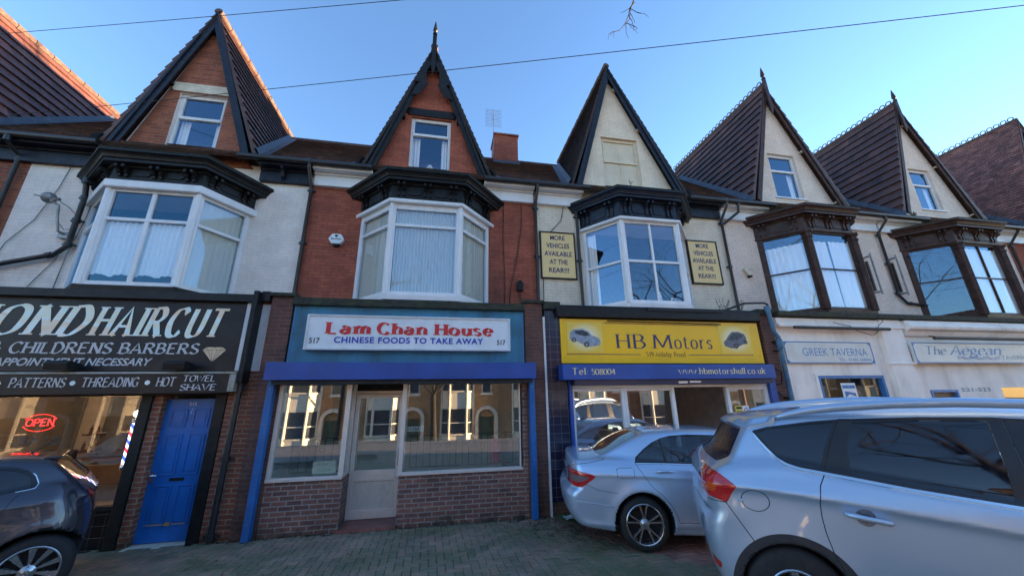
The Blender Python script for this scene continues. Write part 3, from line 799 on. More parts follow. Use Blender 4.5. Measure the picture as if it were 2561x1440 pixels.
        for f in cfg.get('purlins', (.03, .45, .8)):
            c = A + d * (L * f) + pn * (.07)
            m = MB(); c2 = c + pn * .09 + d * .07
            m.box(min(c.x, c2.x), max(c.x, c2.x), 7.682, YW, min(c.y, c2.y), max(c.y, c2.y)); m.build('purlin_end', cfg.get('purlinm', bm_), bo)
    fin = cfg.get('finial')
    if fin:
        zt, zb_ = fin; m = MB(); w = .052
        m.box(ax - w, ax + w, 7.55, 7.608, zb_ + .18, zt - .50)
        m.add([(ax - w, 7.55, zb_ + .18), (ax + w, 7.55, zb_ + .18), (ax + w, 7.608, zb_ + .18), (ax - w, 7.608, zb_ + .18), (ax, 7.58, zb_)], [(0, 4, 1), (1, 4, 2), (2, 4, 3), (3, 4, 0)])
        m.lathe([(.0, zt), (.025, zt - .12), (.06, zt - .33), (.062, zt - .37), (.035, zt - .41), (.03, zt - .44), (.06, zt - .47), (.06, zt - .50), (0, zt - .50)], (ax, 7.58, 0), 'z', 8)
        m.build('finial', bm_, r)
    if cfg.get('fret'):
        m = MB()
        for sg in (-1, 1):
            hs = (ax - gl[0]) if sg < 0 else (gr[0] - ax); k = hs / (az - (gl if sg < 0 else gr)[1])
            def X(dz, inn=0): return ax + sg * (k * dz - inn)
            z = az - 1.05
            o_ = [(X(.55, .0), az - .55), (ax + sg * .03, az - .62), (ax + sg * .10, az - .78), (X(1.02, .2), az - .92), (X(1.15, .24), az - 1.35), (X(1.15, .17), az - 1.45), (X(1.2, .1), az - 1.3), (X(1.3, .0), az - 1.3)]
            m.xz(o_, 7.59 + .002 * sg, 7.606 + .002 * sg)
            o2 = [(X(1.3, .12), az - 1.3), (X(1.25, .2), az - 1.22), (X(1.35, .36), az - 1.32), (X(1.62, .26), az - 1.68), (X(1.75, .1), az - 1.75)]
            m.xz(o2, 7.594, 7.607)
        m.build('fretwork', bm_, r)
    return r

def gutter(house, x0, x1, z=EAV_Z - .02, brk=True):
    m = MB(); m.tube([(x0, 7.44, z), (x1, 7.44, z)], .062, 10); m.box(x0, x1, 7.43, 7.5, z + .03, z + .062)
    return m.build('gutter', PIPE, house, auto=40)
def fascia(house, x0, x1, mt, z0=6.60, z1=6.97):
    m = MB(); m.box(x0, x1, 7.50, YW + .01, z1 - .07, z1); m.box(x0, x1, 7.70, YW + .001, z0, z1 - .071); m.box(x0, x1, 7.66, 7.699, z1 - .12, z1 - .071)
    return m.build('eaves_board', mt, house, bevel=.005)
def downpipe(house, pts, r=.036, mt=None):
    m = MB(); m.tube(pts, r, 10)
    z = pts[0][2]
    for a, b in zip(pts[:-1], pts[1:]):
        L = (Vector(b) - Vector(a)).length
        if L > 1.0:
            for f in (.03, .5, .97) if L < 4 else (.03, .35, .65, .97):
                c = Vector(a).lerp(Vector(b), f); d = (Vector(b) - Vector(a)).normalized() * .04
                m.tube([c - d, c + d], r * 1.35, 10); 
                if abs(d.z) > .03: m.box(c.x - r * 2.2, c.x + r * 2.2, c.y, c.y + .05, c.z - .015, c.z + .015)
    m.tube([(pts[0][0], pts[0][1], pts[0][2] + .0), (pts[0][0], pts[0][1], pts[0][2] + .12)], r * 1.5, 10)
    return m.build('downpipe', mt or PIPE, house, auto=50)
# ---------------------------------------------------------------- the terrace
W_, BL, NV, BR = M_['pvc'], M_['black'], M_['navy'], M_['brown']
FULL = lambda k, za, zb, **kw: (k, za, zb, kw)
def cu(kind, side, za, zb, **kw): return (kind, side, None, za, zb, kw)

H0 = house_shell(dict(x0=-13.4, x1=-8.2, label='red brick house at the left edge with a huge maroon tiled gable roof', apex=(-11.0, 11.2), gl=(-12.4, 7.15), gr=(-9.65, 7.15), wall=M_['brick_red1'], tile=T_red, courses=15, step=.045, barge=NV,
    bay=dict(f0=-11.6, f1=-10.2, w0=-12.3, w1=-9.5, zt=5.73, zc=6.45, transom=5.15, mull=[.5], frame=W_, cornice=BL, curtains=[cu(NET, 'f', 3.99, 5.1)]),
    win=dict(x0=-11.45, x1=-10.5, z0=7.35, z1=8.8, transom=8.2, lintel=None)))
bay(H0, dict(f0=-11.6, f1=-10.2, w0=-12.3, w1=-9.5, zt=5.73, zc=6.45, transom=5.15, mull=[.5], frame=W_, cornice=BL, curtains=[cu(NET, 'f', 3.99, 5.1)]))
gutter(H0, -13.3, -6.95); fascia(H0, -13.3, -8.2, NV)
downpipe(H0, [(-8.38, 7.44, 6.85), (-8.38, 7.72, 6.7), (-8.38, 7.74, 3.9)])

b1 = dict(f0=-6.10, f1=-4.66, w0=-6.98, w1=-4.16, zt=5.76, zc=6.42, transom=5.17, mull=[.5], head=.05, headboard=.14, frame=W_, cornice=BL, glass=GLN, darksill=M_['black'],
    curtains=[cu(NET, 'f', 4.10, 5.14, waves=16, amp=.02, scallop=.05), cu(NET, 'l', 4.08, 5.14, waves=8, amp=.02), cu(CURB, 'r', 4.02, 5.7, waves=10, amp=.008)])
H1 = house_shell(dict(x0=-8.2, x1=-3.04, label='house over the barber shop, orange brick gable above a white painted wall', apex=(-5.71, 11.10), gl=(-6.99, 7.15), gr=(-4.36, 7.15), wall=M_['brick_white'], tile=T_concrete, courses=17, step=.04, barge=NV, purlins=(.45, .86),
    bay=b1, win=dict(x0=-6.10, x1=-5.14, z0=7.30, z1=8.74, transom=8.12, lintel=(-6.27, -5.06, 8.76, 9.0, M_['stone']), curtain_=True)))
bay(H1, b1)
m = MB(); wall_xz(m, [(-6.90, 6.93), (-6.86, 7.05), (-5.71, 10.86), (-4.42, 7.05), (-4.30, 6.93)], 6.90, YW - .004, .1, [(-6.10, -5.14, 7.30, 8.74)], reveal=.004); m.build('gable_brickwork', M_['brick_red1'], H1)
m = MB(); m.box(-8.38 + .16, -8.2 + .01, YW - .003, YW, 3.8, 6.9); m.build('painted_edge', M_['brick_white'], H0)
fascia(H1, -8.2, -6.9, NV); fascia(H1, -4.1, -3.09, NV); gutter(H1, -4.45, -3.02)
for x in (-3.62,):
    m = MB(); m.yz([(7.70, 6.63), (7.70, 6.92), (7.52, 6.92), (7.52, 6.86), (7.60, 6.80), (7.63, 6.70)], x - .03, x + .03); m.build('bracket', NV, H1)
downpipe(H1, [(-7.05, 7.62, 6.15), (-7.05, 7.68, 5.9), (-7.06, 7.70, 4.86), (-7.22, 7.70, 4.68), (-9.4, 7.70, 4.02)], .045)

b2 = dict(f0=-1.17, f1=.24, w0=-1.92, w1=.93, zt=5.90, zc=6.56, transom=5.42, mull=[], head=.12, headboard=.07, frame=W_, cornice=BL, darksill=W_,
    curtains=[cu(CURB, 'f', 4.0, 5.8, waves=22, amp=.02), cu(CURB, 'l', 4.0, 5.8, waves=12, amp=.02), cu(CURB, 'r', 4.0, 5.8, waves=12, amp=.02)])
H2 = house_shell(dict(x0=-3.04, x1=2.09, label='red painted brick house over the blue fronted takeaway, tall black finial', apex=(-.56, 11.06), gl=(-1.93, 7.10), gr=(.88, 7.10), wall=M_['brick_red2'], tile=T_slate, tw=.2, courses=24, step=.022, barge=BL, purlins=(.42,), finial=(11.9, 10.05), fret=True,
    bay=b2, win=dict(x0=-1.03, x1=-.04, z0=7.32, z1=8.84, transom=8.36, lintel=(-1.13, .07, 8.87, 9.09, BL), curtain_=True)))
bay(H2, b2)
fascia(H2, -3.0, -1.75, W_); fascia(H2, .80, 2.04, W_)
gutter(H2, -3.0, -1.75); gutter(H2, .80, 2.1)
downpipe(H2, [(-3.04, 7.44, 6.95), (-3.04, 7.44, 6.85), (-3.04, 7.73, 6.55), (-3.04, 7.74, 3.85)])

b3 = dict(f0=3.93, f1=5.38, w0=3.30, w1=6.12, zt=5.92, zc=6.64, transom=4.92, mull=[.5], head=.06, headboard=.06, frame=W_, cornice=NV, darksill=W_, mw=.025,
    curtains=[cu(CUR, 'l', 4.0, 5.8, waves=14, amp=.02, s0=.05, s1=.3), cu(CUR, 'f', 4.0, 5.8, waves=20, amp=.02, s0=.02, s1=.1)])
H3 = house_shell(dict(x0=2.09, x1=7.32, label='cream painted house over the yellow and blue car dealer shop, navy barge boards', apex=(4.39, 11.33), gl=(3.18, 7.18), gr=(6.26, 7.18), wall=M_['brick_cream'], tile=T_slate, tw=.2, courses=24, step=.022, barge=NV, purlins=(.04, .5, .82), purlinm=M_['cream'],
    bay=b3, win=dict(x0=4.06, x1=5.16, z0=7.15, z1=8.92, transom=8.18, fr=M_['cream'], blank=True, sill=False)))
bay(H3, b3)
fascia(H3, 2.14, 3.3, W_); gutter(H3, 2.1, 3.45); fascia(H3, 6.2, 7.3, NV); gutter(H3, 6.25, 7.3)
downpipe(H3, [(2.09, 7.44, 6.95), (2.09, 7.44, 6.85), (2.09, 7.73, 6.55), (2.09, 7.74, 3.85)])
downpipe(H3, [(3.16, 7.74, 6.4), (3.16, 7.74, 3.9)])

b4 = dict(f0=9.12, f1=10.56, w0=8.42, w1=11.25, zt=6.02, zc=6.66, transom=5.0, mull=[], post=.11, head=.05, sash=True, frame=BR, cornice=BR, darksill=BR, pil=True, corner=.06,
    curtains=[cu(CUR, 'f', 4.0, 5.78, waves=9, amp=.035, s0=.02, s1=.45), cu(CUR, 'f', 4.0, 5.80, waves=9, amp=.03, s0=.5, s1=.97), cu(CUR, 'l', 4.0, 5.75, waves=9, amp=.04), cu(CUR, 'r', 4.0, 5.75, waves=9, amp=.04)])
H4 = house_shell(dict(x0=7.32, x1=12.72, label='pale painted house with brown bay window and brown finial, left of the far brown one', apex=(9.86, 11.58), gl=(8.60, 7.3), gr=(11.70, 7.3), wall=M_['brick_pink'], tile=T_concrete, courses=15, step=.045, barge=BR, finial=(12.25, 10.35), crest=True, purlins=(.05, .45, .82), purlinm=M_['cream'],
    bay=b4, win=dict(x0=9.50, x1=10.48, z0=7.54, z1=9.05, transom=8.48, curtain_=True)))
bay(H4, b4)
fascia(H4, 7.34, 8.75, W_); gutter(H4, 7.3, 8.9); fascia(H4, 11.5, 12.7, W_); gutter(H4, 11.4, 12.75)
downpipe(H4, [(7.34, 7.44, 6.95), (7.34, 7.44, 6.85), (7.34, 7.73, 6.55), (7.34, 7.74, 3.85)])
downpipe(H4, [(7.72, 7.44, 6.95), (7.72, 7.5, 6.72), (7.40, 7.73, 6.45)])

b5 = dict(f0=14.25, f1=15.85, w0=13.5, w1=16.6, zt=6.02, zc=6.66, transom=5.0, mull=[.5], mw=.012, post=.11, head=.05, sash=True, frame=BR, cornice=BR, darksill=BR, pil=True, corner=.06,
    curtains=[cu(CUR, 'f', 4.0, 5.9, waves=9, amp=.03), cu(CUR, 'r', 4.0, 5.75, waves=9, amp=.04)])
H5 = house_shell(dict(x0=12.72, x1=18.1, label='pale painted house with brown bay window and brown finial, furthest right of the pair', apex=(15.25, 11.68), gl=(14.05, 7.35), gr=(17.2, 7.35), wall=M_['brick_pink'], tile=T_concrete, courses=15, step=.045, barge=BR, finial=(12.25, 10.45), crest=True, purlins=(.05, .45, .82), purlinm=M_['cream'],
    bay=b5, win=dict(x0=15.02, x1=15.95, z0=7.62, z1=9.13, transom=8.55, curtain_=True)))
bay(H5, b5)
fascia(H5, 12.76, 14.2, W_); gutter(H5, 12.7, 14.4); fascia(H5, 17.0, 18.1, W_); gutter(H5, 17.0, 18.1)
downpipe(H5, [(12.72, 7.44, 6.95), (12.72, 7.44, 6.85), (12.72, 7.73, 6.55), (12.74, 7.74, 4.62), (12.95, 7.74, 4.40), (16.9, 7.70, 4.10)])
b6 = dict(f0=20.0, f1=21.5, w0=19.3, w1=22.2, zt=5.95, zc=6.6, transom=5.4, mull=[.5], frame=W_, cornice=BL, curtains=[cu(NET, 'f', 3.99, 5.3)])
H6 = house_shell(dict(x0=18.1, x1=23.6, label='end house at the right edge with a fine plain tiled red roof', apex=(21.3, 11.9), gl=(19.6, 7.3), gr=(23.0, 7.3), wall=M_['brick_red2'], tile=T_plain, tw=.17, courses=44, step=.018, barge=BR, crest=True,
    bay=b6, win=dict(x0=20.8, x1=21.7, z0=7.6, z1=9.1, transom=8.5)))
bay(H6, b6); fascia(H6, 18.1, 19.5, W_); gutter(H6, 18.1, 19.7)
downpipe(H6, [(18.15, 7.44, 6.95), (18.15, 7.73, 6.55), (18.15, 7.74, 4.0)])

# chimney and aerial
ch = thing('chimney', 'square orange brick chimney stack behind the takeaway roof ridge', 'chimney', (1.98, 11.6, 9.9))
m = MB(); m.box(1.56, 2.44, 11.2, 12.1, 9.6, 11.55); m.build('stack', M_['brick_red2'], ch)
m = MB(); m.box(1.52, 2.48, 11.16, 12.14, 11.45, 11.52); m.build('course', M_['brick_red1'], ch)
m = MB(); m.add([(1.50, 11.1, 10.02), (2.50, 11.1, 10.02), (2.50, 11.19, 10.34), (1.50, 11.19, 10.34)], [(0, 1, 2, 3)]); m.build('flashing', M_['lead'], ch)
STEEL = mat('steel', (.25, .25, .27), .4, metal=.8, var=.1)
ae = thing('tv_aerial', 'grid shaped television aerial on a thin pole beside the chimney', 'aerial', (1.52, 11.3, 10.5))
m = MB(); m.tube([(1.52, 11.25, 10.6), (1.52, 11.25, 12.45)], .014, 6); m.tube([(1.52, 11.25, 11.0), (1.6, 11.3, 11.0)], .01, 5); m.build('pole', STEEL, ae)
m = MB()
for i in range(13):
    z = 11.78 + i * .065; m.tube([(1.2, 11.2, z), (1.82, 11.2, z + .004)], .005, 4)
for x in (1.3, 1.52, 1.72): m.tube([(x, 11.205, 11.76), (x, 11.205, 12.58)], .006, 4)
m.build('grid', STEEL, ae)
m = MB()
for z in (11.95, 12.15, 12.35): m.tube([(1.52, 11.2, z), (1.52, 11.05, z)], .006, 4); m.tube([(1.42, 11.05, z + .05), (1.52, 11.05, z), (1.62, 11.05, z + .05)], .005, 4)
m.build('dipole', STEEL, ae)
# ---------------------------------------------------------------- ground, paving, road
def gz(y): return .04 * (7 - y) if y > 1 else .24 + .01 * (1 - y) * (1 if y > -1 else 0)
m = MB(); m.poly([(-300, -300, -2.3), (300, -300, -2.3), (300, 300, -2.3), (-300, 300, -2.3)])
tarm = mat('tarmac', (.055, .053, .052), .85, var=.25, vs_=40, bmp=.5, dirt=(.09, .085, .075), dirt_amt=.5, dirt_scale=2)
m.build('ground', mat('earth', (.06, .055, .04), .95), kind='structure')
# forecourt slab (bedding below the blocks)
m = MB()
m.add([(-16, 8, -.052), (24, 8, -.052), (24, 1, .19), (-16, 1, .19), (-16, 8, -2.29), (24, 8, -2.29), (24, 1, -2.29), (-16, 1, -2.29)], [(0, 1, 2, 3), (3, 2, 6, 7), (0, 3, 7, 4), (1, 5, 6, 2)])
m.build('forecourt', mat('joint_sand', (.035, .036, .028), .95, var=.4, vs_=30, dirt=(.03, .05, .015), dirt_amt=.7, dirt_scale=5), kind='structure')
m = MB(); m.box(-40, 40, -3.2, .98, -2.29, .235); m.build('pavement', mat('pavement', (.16, .15, .14), .9, var=.2, vs_=6, bmp=.3), kind='structure')
m = MB(); m.box(-40, 40, -3.35, -3.21, -2.29, .24); m.build('kerb', mat('kerb', (.25, .24, .22), .85, var=.2), kind='structure')
m = MB(); m.yz([(-15, -1.75), (-3.36, .12), (-3.36, -2.29), (-15, -2.29)], -60, 60); m.build('road', tarm, kind='structure')
m = MB()
for i in range(-12, 12): m.add([(i * 5, -9.3, -.8299), (i * 5 + 2.5, -9.3, -.8299), (i * 5 + 2.5, -9.2, -.8139), (i * 5, -9.2, -.8139)], [(0, 1, 2, 3)])
m.build('road_marking', mat('road_paint', (.7, .7, .68), .7), kind='structure')
m = MB(); m.box(-60, 60, -18.0, -15.01, -2.29, -1.65); m.build('far_pavement', mat('pavement', (.16, .15, .14), .9), kind='structure')
# block paving laid herringbone
def blockmat(name, cols, dirt):
    m_, nt, b = _nt(name)
    ge = nt.nodes.new("ShaderNodeNewGeometry"); oc = objco(nt)
    c = ramp(nt, ge.outputs['Random Per Island'], [(i / max(1, len(cols) - 1), k) for i, k in enumerate(cols)]).outputs[0]
    c = mixc(nt, 1., c, ramp(nt, noise(nt, 1.3, oc, 7, .7), [(.3, (.65, .65, .65)), (.7, (1.25, 1.2, 1.15))]).outputs[0], 'MULTIPLY')
    c = mixc(nt, .5, c, ramp(nt, noise(nt, 90, oc, 4, .8), [(.3, (.6, .6, .6)), (.7, (1.4, 1.4, 1.4))]).outputs[0], 'MULTIPLY')
    f = ramp(nt, noise(nt, .7, oc, 7, .7), [(.42, (0, 0, 0)), (.62, (.75,) * 3)]).outputs[0]
    c = mixc(nt, f, c, dirt)
    nt.links.new(c, b.inputs['Base Color'])
    nt.links.new(ramp(nt, noise(nt, 2, oc), [(.3, (.55,) * 3), (.7, (.85,) * 3)]).outputs[0], b.inputs['Roughness'])
    bump(nt, noise(nt, 120, oc, 3, .7), .4, .003, b)
    return m_
PG = blockmat('block_grey', [(.27, .215, .155), (.20, .18, .125), (.34, .23, .165), (.25, .20, .15), (.38, .23, .17), (.16, .15, .10)], (.115, .13, .055))
PR = blockmat('block_red', [(.32, .14, .11), (.26, .12, .095), (.36, .17, .135), (.23, .115, .09)], (.13, .085, .06))
def in_red(x, y): return x > 2.35 + .15 * math.sin(y * 2) + .55 * (5.8 - y)
def pav(red):
    m = MB(); g = .005; b_ = .006; rnd = random.Random(3)
    a = R(2); ca, sa = math.cos(a), math.sin(a)
    for i in range(-95, 130):
        for j in range(-45, 95):
            # herringbone on a 0.1 grid
            k = (i + j) % 4 if False else (i - j) % 4
            if k == 0: cx, cy, hx, hy = i * .1 + .1, j * .1 + .05, .1 - g / 2, .05 - g / 2
            elif k == 3: cx, cy, hx, hy = i * .1 + .05, j * .1 + .1, .05 - g / 2, .1 - g / 2
            else: continue
            x = cx * ca - cy * sa; y = cx * sa + cy * ca + 2.8
            if not (1.02 < y < 6.94 and -9.5 < x < 13): continue
            if in_red(x, y) != red: continue
            if y < 2 and not (-2 < x < 8): continue
            z = gz(y) + rnd.uniform(-.0025, .0025); tx, ty = rnd.uniform(-.012, .012), rnd.uniform(-.012, .012) - .04
            def P(dx, dy, dz): return (x + dx * ca - dy * sa, y + dx * sa + dy * ca, z + dz + tx * dx + ty * dy)
            m.add([P(-hx, -hy, -.02), P(hx, -hy, -.02), P(hx, hy, -.02), P(-hx, hy, -.02), P(-hx, -hy, -b_), P(hx, -hy, -b_), P(hx, hy, -b_), P(-hx, hy, -b_), P(-hx + b_, -hy + b_, 0), P(hx - b_, -hy + b_, 0), P(hx - b_, hy - b_, 0), P(-hx + b_, hy - b_, 0)],
                  [(0, 1, 5, 4), (1, 2, 6, 5), (2, 3, 7, 6), (3, 0, 4, 7), (4, 5, 9, 8), (5, 6, 10, 9), (6, 7, 11, 10), (7, 4, 8, 11), (8, 9, 10, 11)])
    return m
pav(False).build('block_paving', PG, kind='structure')
pav(True).build('red_block_paving', PR, kind='structure')
# litter, leaves and grit lying on the blocks
def debris(name, n, fn, mt, s0, s1, label, cat, seed=1, parent=None):
    rnd = random.Random(seed); m = MB()
    for _ in range(n):
        x, y = fn(rnd); a = rnd.uniform(0, 6.3); s = rnd.uniform(s0, s1); w = s * rnd.uniform(.25, .6); z = gz(y) + .004 + rnd.uniform(0, .012)
        c, d = math.cos(a), math.sin(a); t = rnd.uniform(-.5, .5)
        P = lambda u, v, h: (x + u * c - v * d, y + u * d + v * c, z + h)
        m.add([P(-s, 0, 0), P(0, -w, .2 * w), P(s, 0, s * abs(t) * .5), P(0, w, .3 * w)], [(0, 1, 2, 3)])
    return m.build(name, mt, kind='stuff')
LEAF = mat('dead_leaf', (.085, .045, .028), .8, var=.5, vs_=14)
LEAFL = mat('dry_leaf', (.30, .24, .18), .8, var=.4, vs_=14)
def pile(r):
    a = r.gauss(0, 1); b = r.gauss(0, 1); return 2.05 + a * .42 + b * .1, 6.25 + b * .26 - a * .22
debris('leaf_litter', 520, pile, LEAF, .012, .035, '', '', 2)
debris('dry_leaf_litter', 120, pile, LEAFL, .010, .028, '', '', 5)
debris('grit', 260, lambda r: (r.uniform(-4.5, 4), r.uniform(2.6, 6.8)), mat('grit', (.45, .44, .40), .8), .004, .011, '', '', 8)
debris('wall_foot_litter', 160, lambda r: (r.uniform(-3.4, 2.3), 6.93 - abs(r.gauss(0, .04))), LEAFL, .008, .022, '', '', 9)
ms = MB(); rnd = random.Random(4)
for _ in range(420):
    x = rnd.uniform(-3.2, 2.4); 
    if -1.55 < x < -.7: continue
    y = 6.93 - abs(rnd.gauss(0, .035)); s = rnd.uniform(.008, .028); z = gz(y)
    for k in range(3):
        a = rnd.uniform(0, 6.3); ms.add([(x - s * .3 * math.cos(a), y - s * .3 * math.sin(a), z), (x + s * .3 * math.cos(a), y + s * .3 * math.sin(a), z), (x + rnd.uniform(-.4, .4) * s, y + rnd.uniform(-.6, .2) * s, z + s)], [(0, 1, 2)])
debris('pavement_leaves', 90, lambda r: (r.uniform(-4.0, 3.5), 6.9 - abs(r.gauss(0, 1.3))), LEAF, .012, .03, '', '', 12)
ms.build('moss', mat('moss_tuft', (.035, .060, .015), .95, var=.4, vs_=20), kind='stuff')
m = MB(); m.xy([(2.02, 6.93), (2.55, 6.93), (2.75, 6.6), (2.6, 6.3), (2.25, 6.45), (2.05, 6.7)], -.03, .032); 
m.build('mossy_patch', mat('moss_patch', (.045, .075, .02), .95, var=.5, vs_=16, bmp=.8), kind='structure')
pb = thing('plastic_wrapper', 'crumpled clear plastic wrapper on the moss beside the tiled pillar', 'wrapper', (2.25, 6.62, .035))
m = MB(); rnd = random.Random(9); N = 7
for i in range(N):
    for j in range(N): m.v.append((2.1 + i * .045 + rnd.uniform(-.01, .01), 6.55 + j * .03 + rnd.uniform(-.01, .01), .045 + rnd.uniform(0, .03)))
for i in range(N - 1):
    for j in range(N - 1): a = i * N + j; m.f.append([a, a + N, a + N + 1, a + 1]); m.m.append(0)
m.build('sheet', mat('clear_plastic', (.5, .55, .56), .15, var=.1), pb)

# ---------------------------------------------------------------- shop fronts
YF = 6.95
# --- barber (house H1, sign runs on to H0)
CHAR = mat('sign_charcoal', (.014, .0125, .015), .38, spec=.3, var=.08, vs_=2, dirt=(.06, .055, .05), dirt_amt=.35, dirt_scale=2.5)
PEARL = mat('letter_pearl', (.80, .86, .84), .3, var=.05)
GREYL = mat('letter_grey', (.52, .52, .54), .4, var=.04)
bs = thing('barber_shop', 'black barber shop front with big window and blue side door', 'shop', (-6, 7, 0))
m = MB()
m.box(-13.3, -4.72, 7.04, 7.2, -.1, .50); m.build('stall_riser', M_['tile_black'], bs)
m = MB(); m.box(-13.3, -3.48, 6.98, 7.25, 2.12, 2.52, 0); m.box(-4.71, -4.56, 6.98, 7.22, -.1, 2.119); m.box(-3.66, -3.50, 6.98, 7.22, -.1, 2.119)
m.box(-13.3, -4.711, 7.0, 7.1, .50, .56); m.box(-8.9, -8.75, 7.0, 7.15, .56, 2.119)
fr = m.build('frame', BL, bs, bevel=.004)
m = MB(); m.box(-4.555, -4.43, 7.02, 7.28, -.1, 2.119); m.box(-3.495, -3.07, 7.0, 7.8, -.1, 3.78); m.build('brick_jamb', M_['brick_pier'] if 0 else brick('brick_jamb', (.33, .10, .055), (.22, .07, .045), (.34, .27, .20), ms=.009, stain=(.05, .03, .025), stain_amt=.5, moss_z=.3), bs)
m = MB(); m.poly([(-13.2, 7.08, .56), (-4.71, 7.08, .56), (-4.71, 7.08, 2.12), (-13.2, 7.08, 2.12)]); m.build('glass', glass('barber_glass', refl=.02, ior=1.45, wav=.004), bs)
m = MB(); m.xz([(-4.43, 0), (-3.66, 0), (-3.66, -.1), (-4.43, -.1)], 6.9, 7.2); m.build('door_step', M_['stone'], bs)
# blue six panel door
dr = MB(); dr.box(-4.425, -3.665, 7.13, 7.17, .01, 2.06)
door = dr.build('door', M_['blueDoor'], bs)
for (a, b_, c, d) in ((-4.32, -4.09, 1.62, 1.90), (-4.00, -3.77, 1.62, 1.90), (-4.32, -4.09, .92, 1.52), (-4.00, -3.77, .92, 1.52), (-4.32, -4.09, .22, .78), (-4.00, -3.77, .22, .78)):
    m = MB()
    for (u0, u1, v0, v1) in ((a, b_, c, c + .018), (a, b_, d - .018, d), (a, a + .018, c + .018, d - .018), (b_ - .018, b_, c + .018, d - .018)): m.box(u0, u1, 7.118, 7.1305, v0, v1)
    m.box(a + .045, b_ - .045, 7.122, 7.1305, c + .045, d - .045)
    m.build('panel', M_['blueDoor'], door, bevel=.006)
m = MB(); m.box(-4.14, -3.94, 7.118, 7.13, .86 - .02, .86 + .02); m.build('letter_slot', BL, door)
CHR = mat('chrome', (.7, .7, .72), .2, metal=1., var=.05)
m = MB(); m.box(-4.395, -4.36, 7.115, 7.13, .82, .98); m.tube([(-4.378, 7.115, .93), (-4.378, 7.07, .93), (-4.29, 7.07, .93)], .009, 8); m.build('handle', CHR, door)
m = MB(); m.box(-4.33, -4.05, 7.1215, 7.129, .232, .252); m.box(-4.06, -3.98, 7.122, 7.1295, .22, .27); m.box(-4.0, -3.8, 7.1215, 7.129, .232, .25); m.build('bare_wood', mat('bare_wood', (.42, .24, .07), .8), door)
sans('lettering', "515", -4.10, 1.955, 7.128, .055, GREYL, door, bold=.01); sans('lettering', "A", -4.055, 1.88, 7.128, .035, GREYL, door); sans('lettering', "B", -4.055, 1.83, 7.128, .035, GREYL, door)
# interior of the barber
m = MB(); m.box(-13.2, -3.2, 10.2, 10.3, 0, 3.6); m.box(-13.2, -3.5, 7.3, 10.2, -.05, .02); m.box(-13.2, -3.2, 7.3, 10.2, 2.62, 2.7); m.box(-4.5, -4.4, 7.29, 10.2, 0, 2.6)
m.build('inner_wall', mat('barber_wall', (.55, .52, .50), .9), bs)
m = MB()
for x, z, w, h in ((-7.4, .95, .5, 1.2), (-6.3, .95, .5, 1.2), (-5.5, 1.0, .42, .9), (-8.4, .95, .5, 1.2)):
    m.box(x, x + w, 10.1, 10.19, z, z + h)
_mi = m.build('mirror', mat('mirror', (.3, .32, .34), .1, metal=.6), bs); islands(_mi)
m = MB(); 
for i, x in enumerate((-7.6, -6.9, -6.2, -5.6, -5.1)):
    m.box(x, x + .32, 9.9, 10.05, 1.0, 1.06); m.box(x, x + .32, 9.9, 10.05, 1.35, 1.38)
    for k in range(5): m.lathe([(0, 0), (.028, 0), (.028, .12), (.01, .14), (.01, .18), (0, .18)], (x + .04 + k * .06, 9.97, 1.06 + (.32 if (k + i) % 2 else 0)), 'z', 8)
m.build('shelf', mat('shelf_items', (.12, .05, .05), .5, var=.8, vs_=25), bs)
m = MB(); m.box(-13, -4.6, 9.7, 10.19, .85, .9); m.box(-13, -4.6, 9.75, 10.1, .4, .85); m.build('counter', mat('counter', (.14, .08, .035), .5, var=.2), bs)
for i, x in enumerate((-5.9, -5.05, -7.3)):
    cl_ = thing('ceiling_lamp', ['warm glowing lamp cluster over the barber, between the other two', 'warm glowing lamp cluster nearest the barber pole', 'warm glowing lamp cluster at far left of the barber ceiling'][i], 'lamp', (x, 8.0, 2.3), 'lamps inside the barber shop')
    m = MB(); m.tube([(x, 8.0, 2.62), (x, 8.0, 2.3)], .008, 6); m.tube([(x - .05, 8.0, 2.3), (x + .05, 8.0, 2.3)], .008, 6); m.build('stem', BL, cl_)
    for k in (-1, 0, 1):
        m = MB(); m.lathe([(0, -.02), (.03, -.01), (.035, .03), (.02, .06), (0, .065)], (x + k * .07, 8.0, 2.22), 'z', 12); m.build('bulb', emis('warm_bulb', (1., .50, .10), 3.), cl_, smooth=True)
    ld = bpy.data.lights.new('lamp_light', 'POINT'); ld.energy = 2.5; ld.color = (1, .62, .3); ld.shadow_soft_size = .1
    lo = bpy.data.objects.new('lamp_light', ld); COL.objects.link(lo); lo.location = (x, 8.0, 2.1)
for i, (x, lab) in enumerate(((-6.9, 'black barber chair nearer the blue door'), (-8.6, 'black barber chair further left behind the parked car'))):
    bc = thing('barber_chair', lab, 'chair', (x, 8.9, 0), 'chairs in the barber shop')
    m = MB(); m.box(x - .28, x + .28, 8.65, 9.2, .5, .62); m.build('seat', BL, bc, bevel=.03)
    m = MB(); m.box(x - .26, x + .26, 8.6, 8.7, .62, 1.2); m.build('backrest', BL, bc, bevel=.03)
    m = MB(); m.tube([(x, 8.9, .02), (x, 8.9, .5)], .05, 12); m.lathe([(0, .02), (.28, .02), (.26, .05), (0, .07)], (x, 8.9, 0), 'z', 20); m.build('base', CHR, bc)
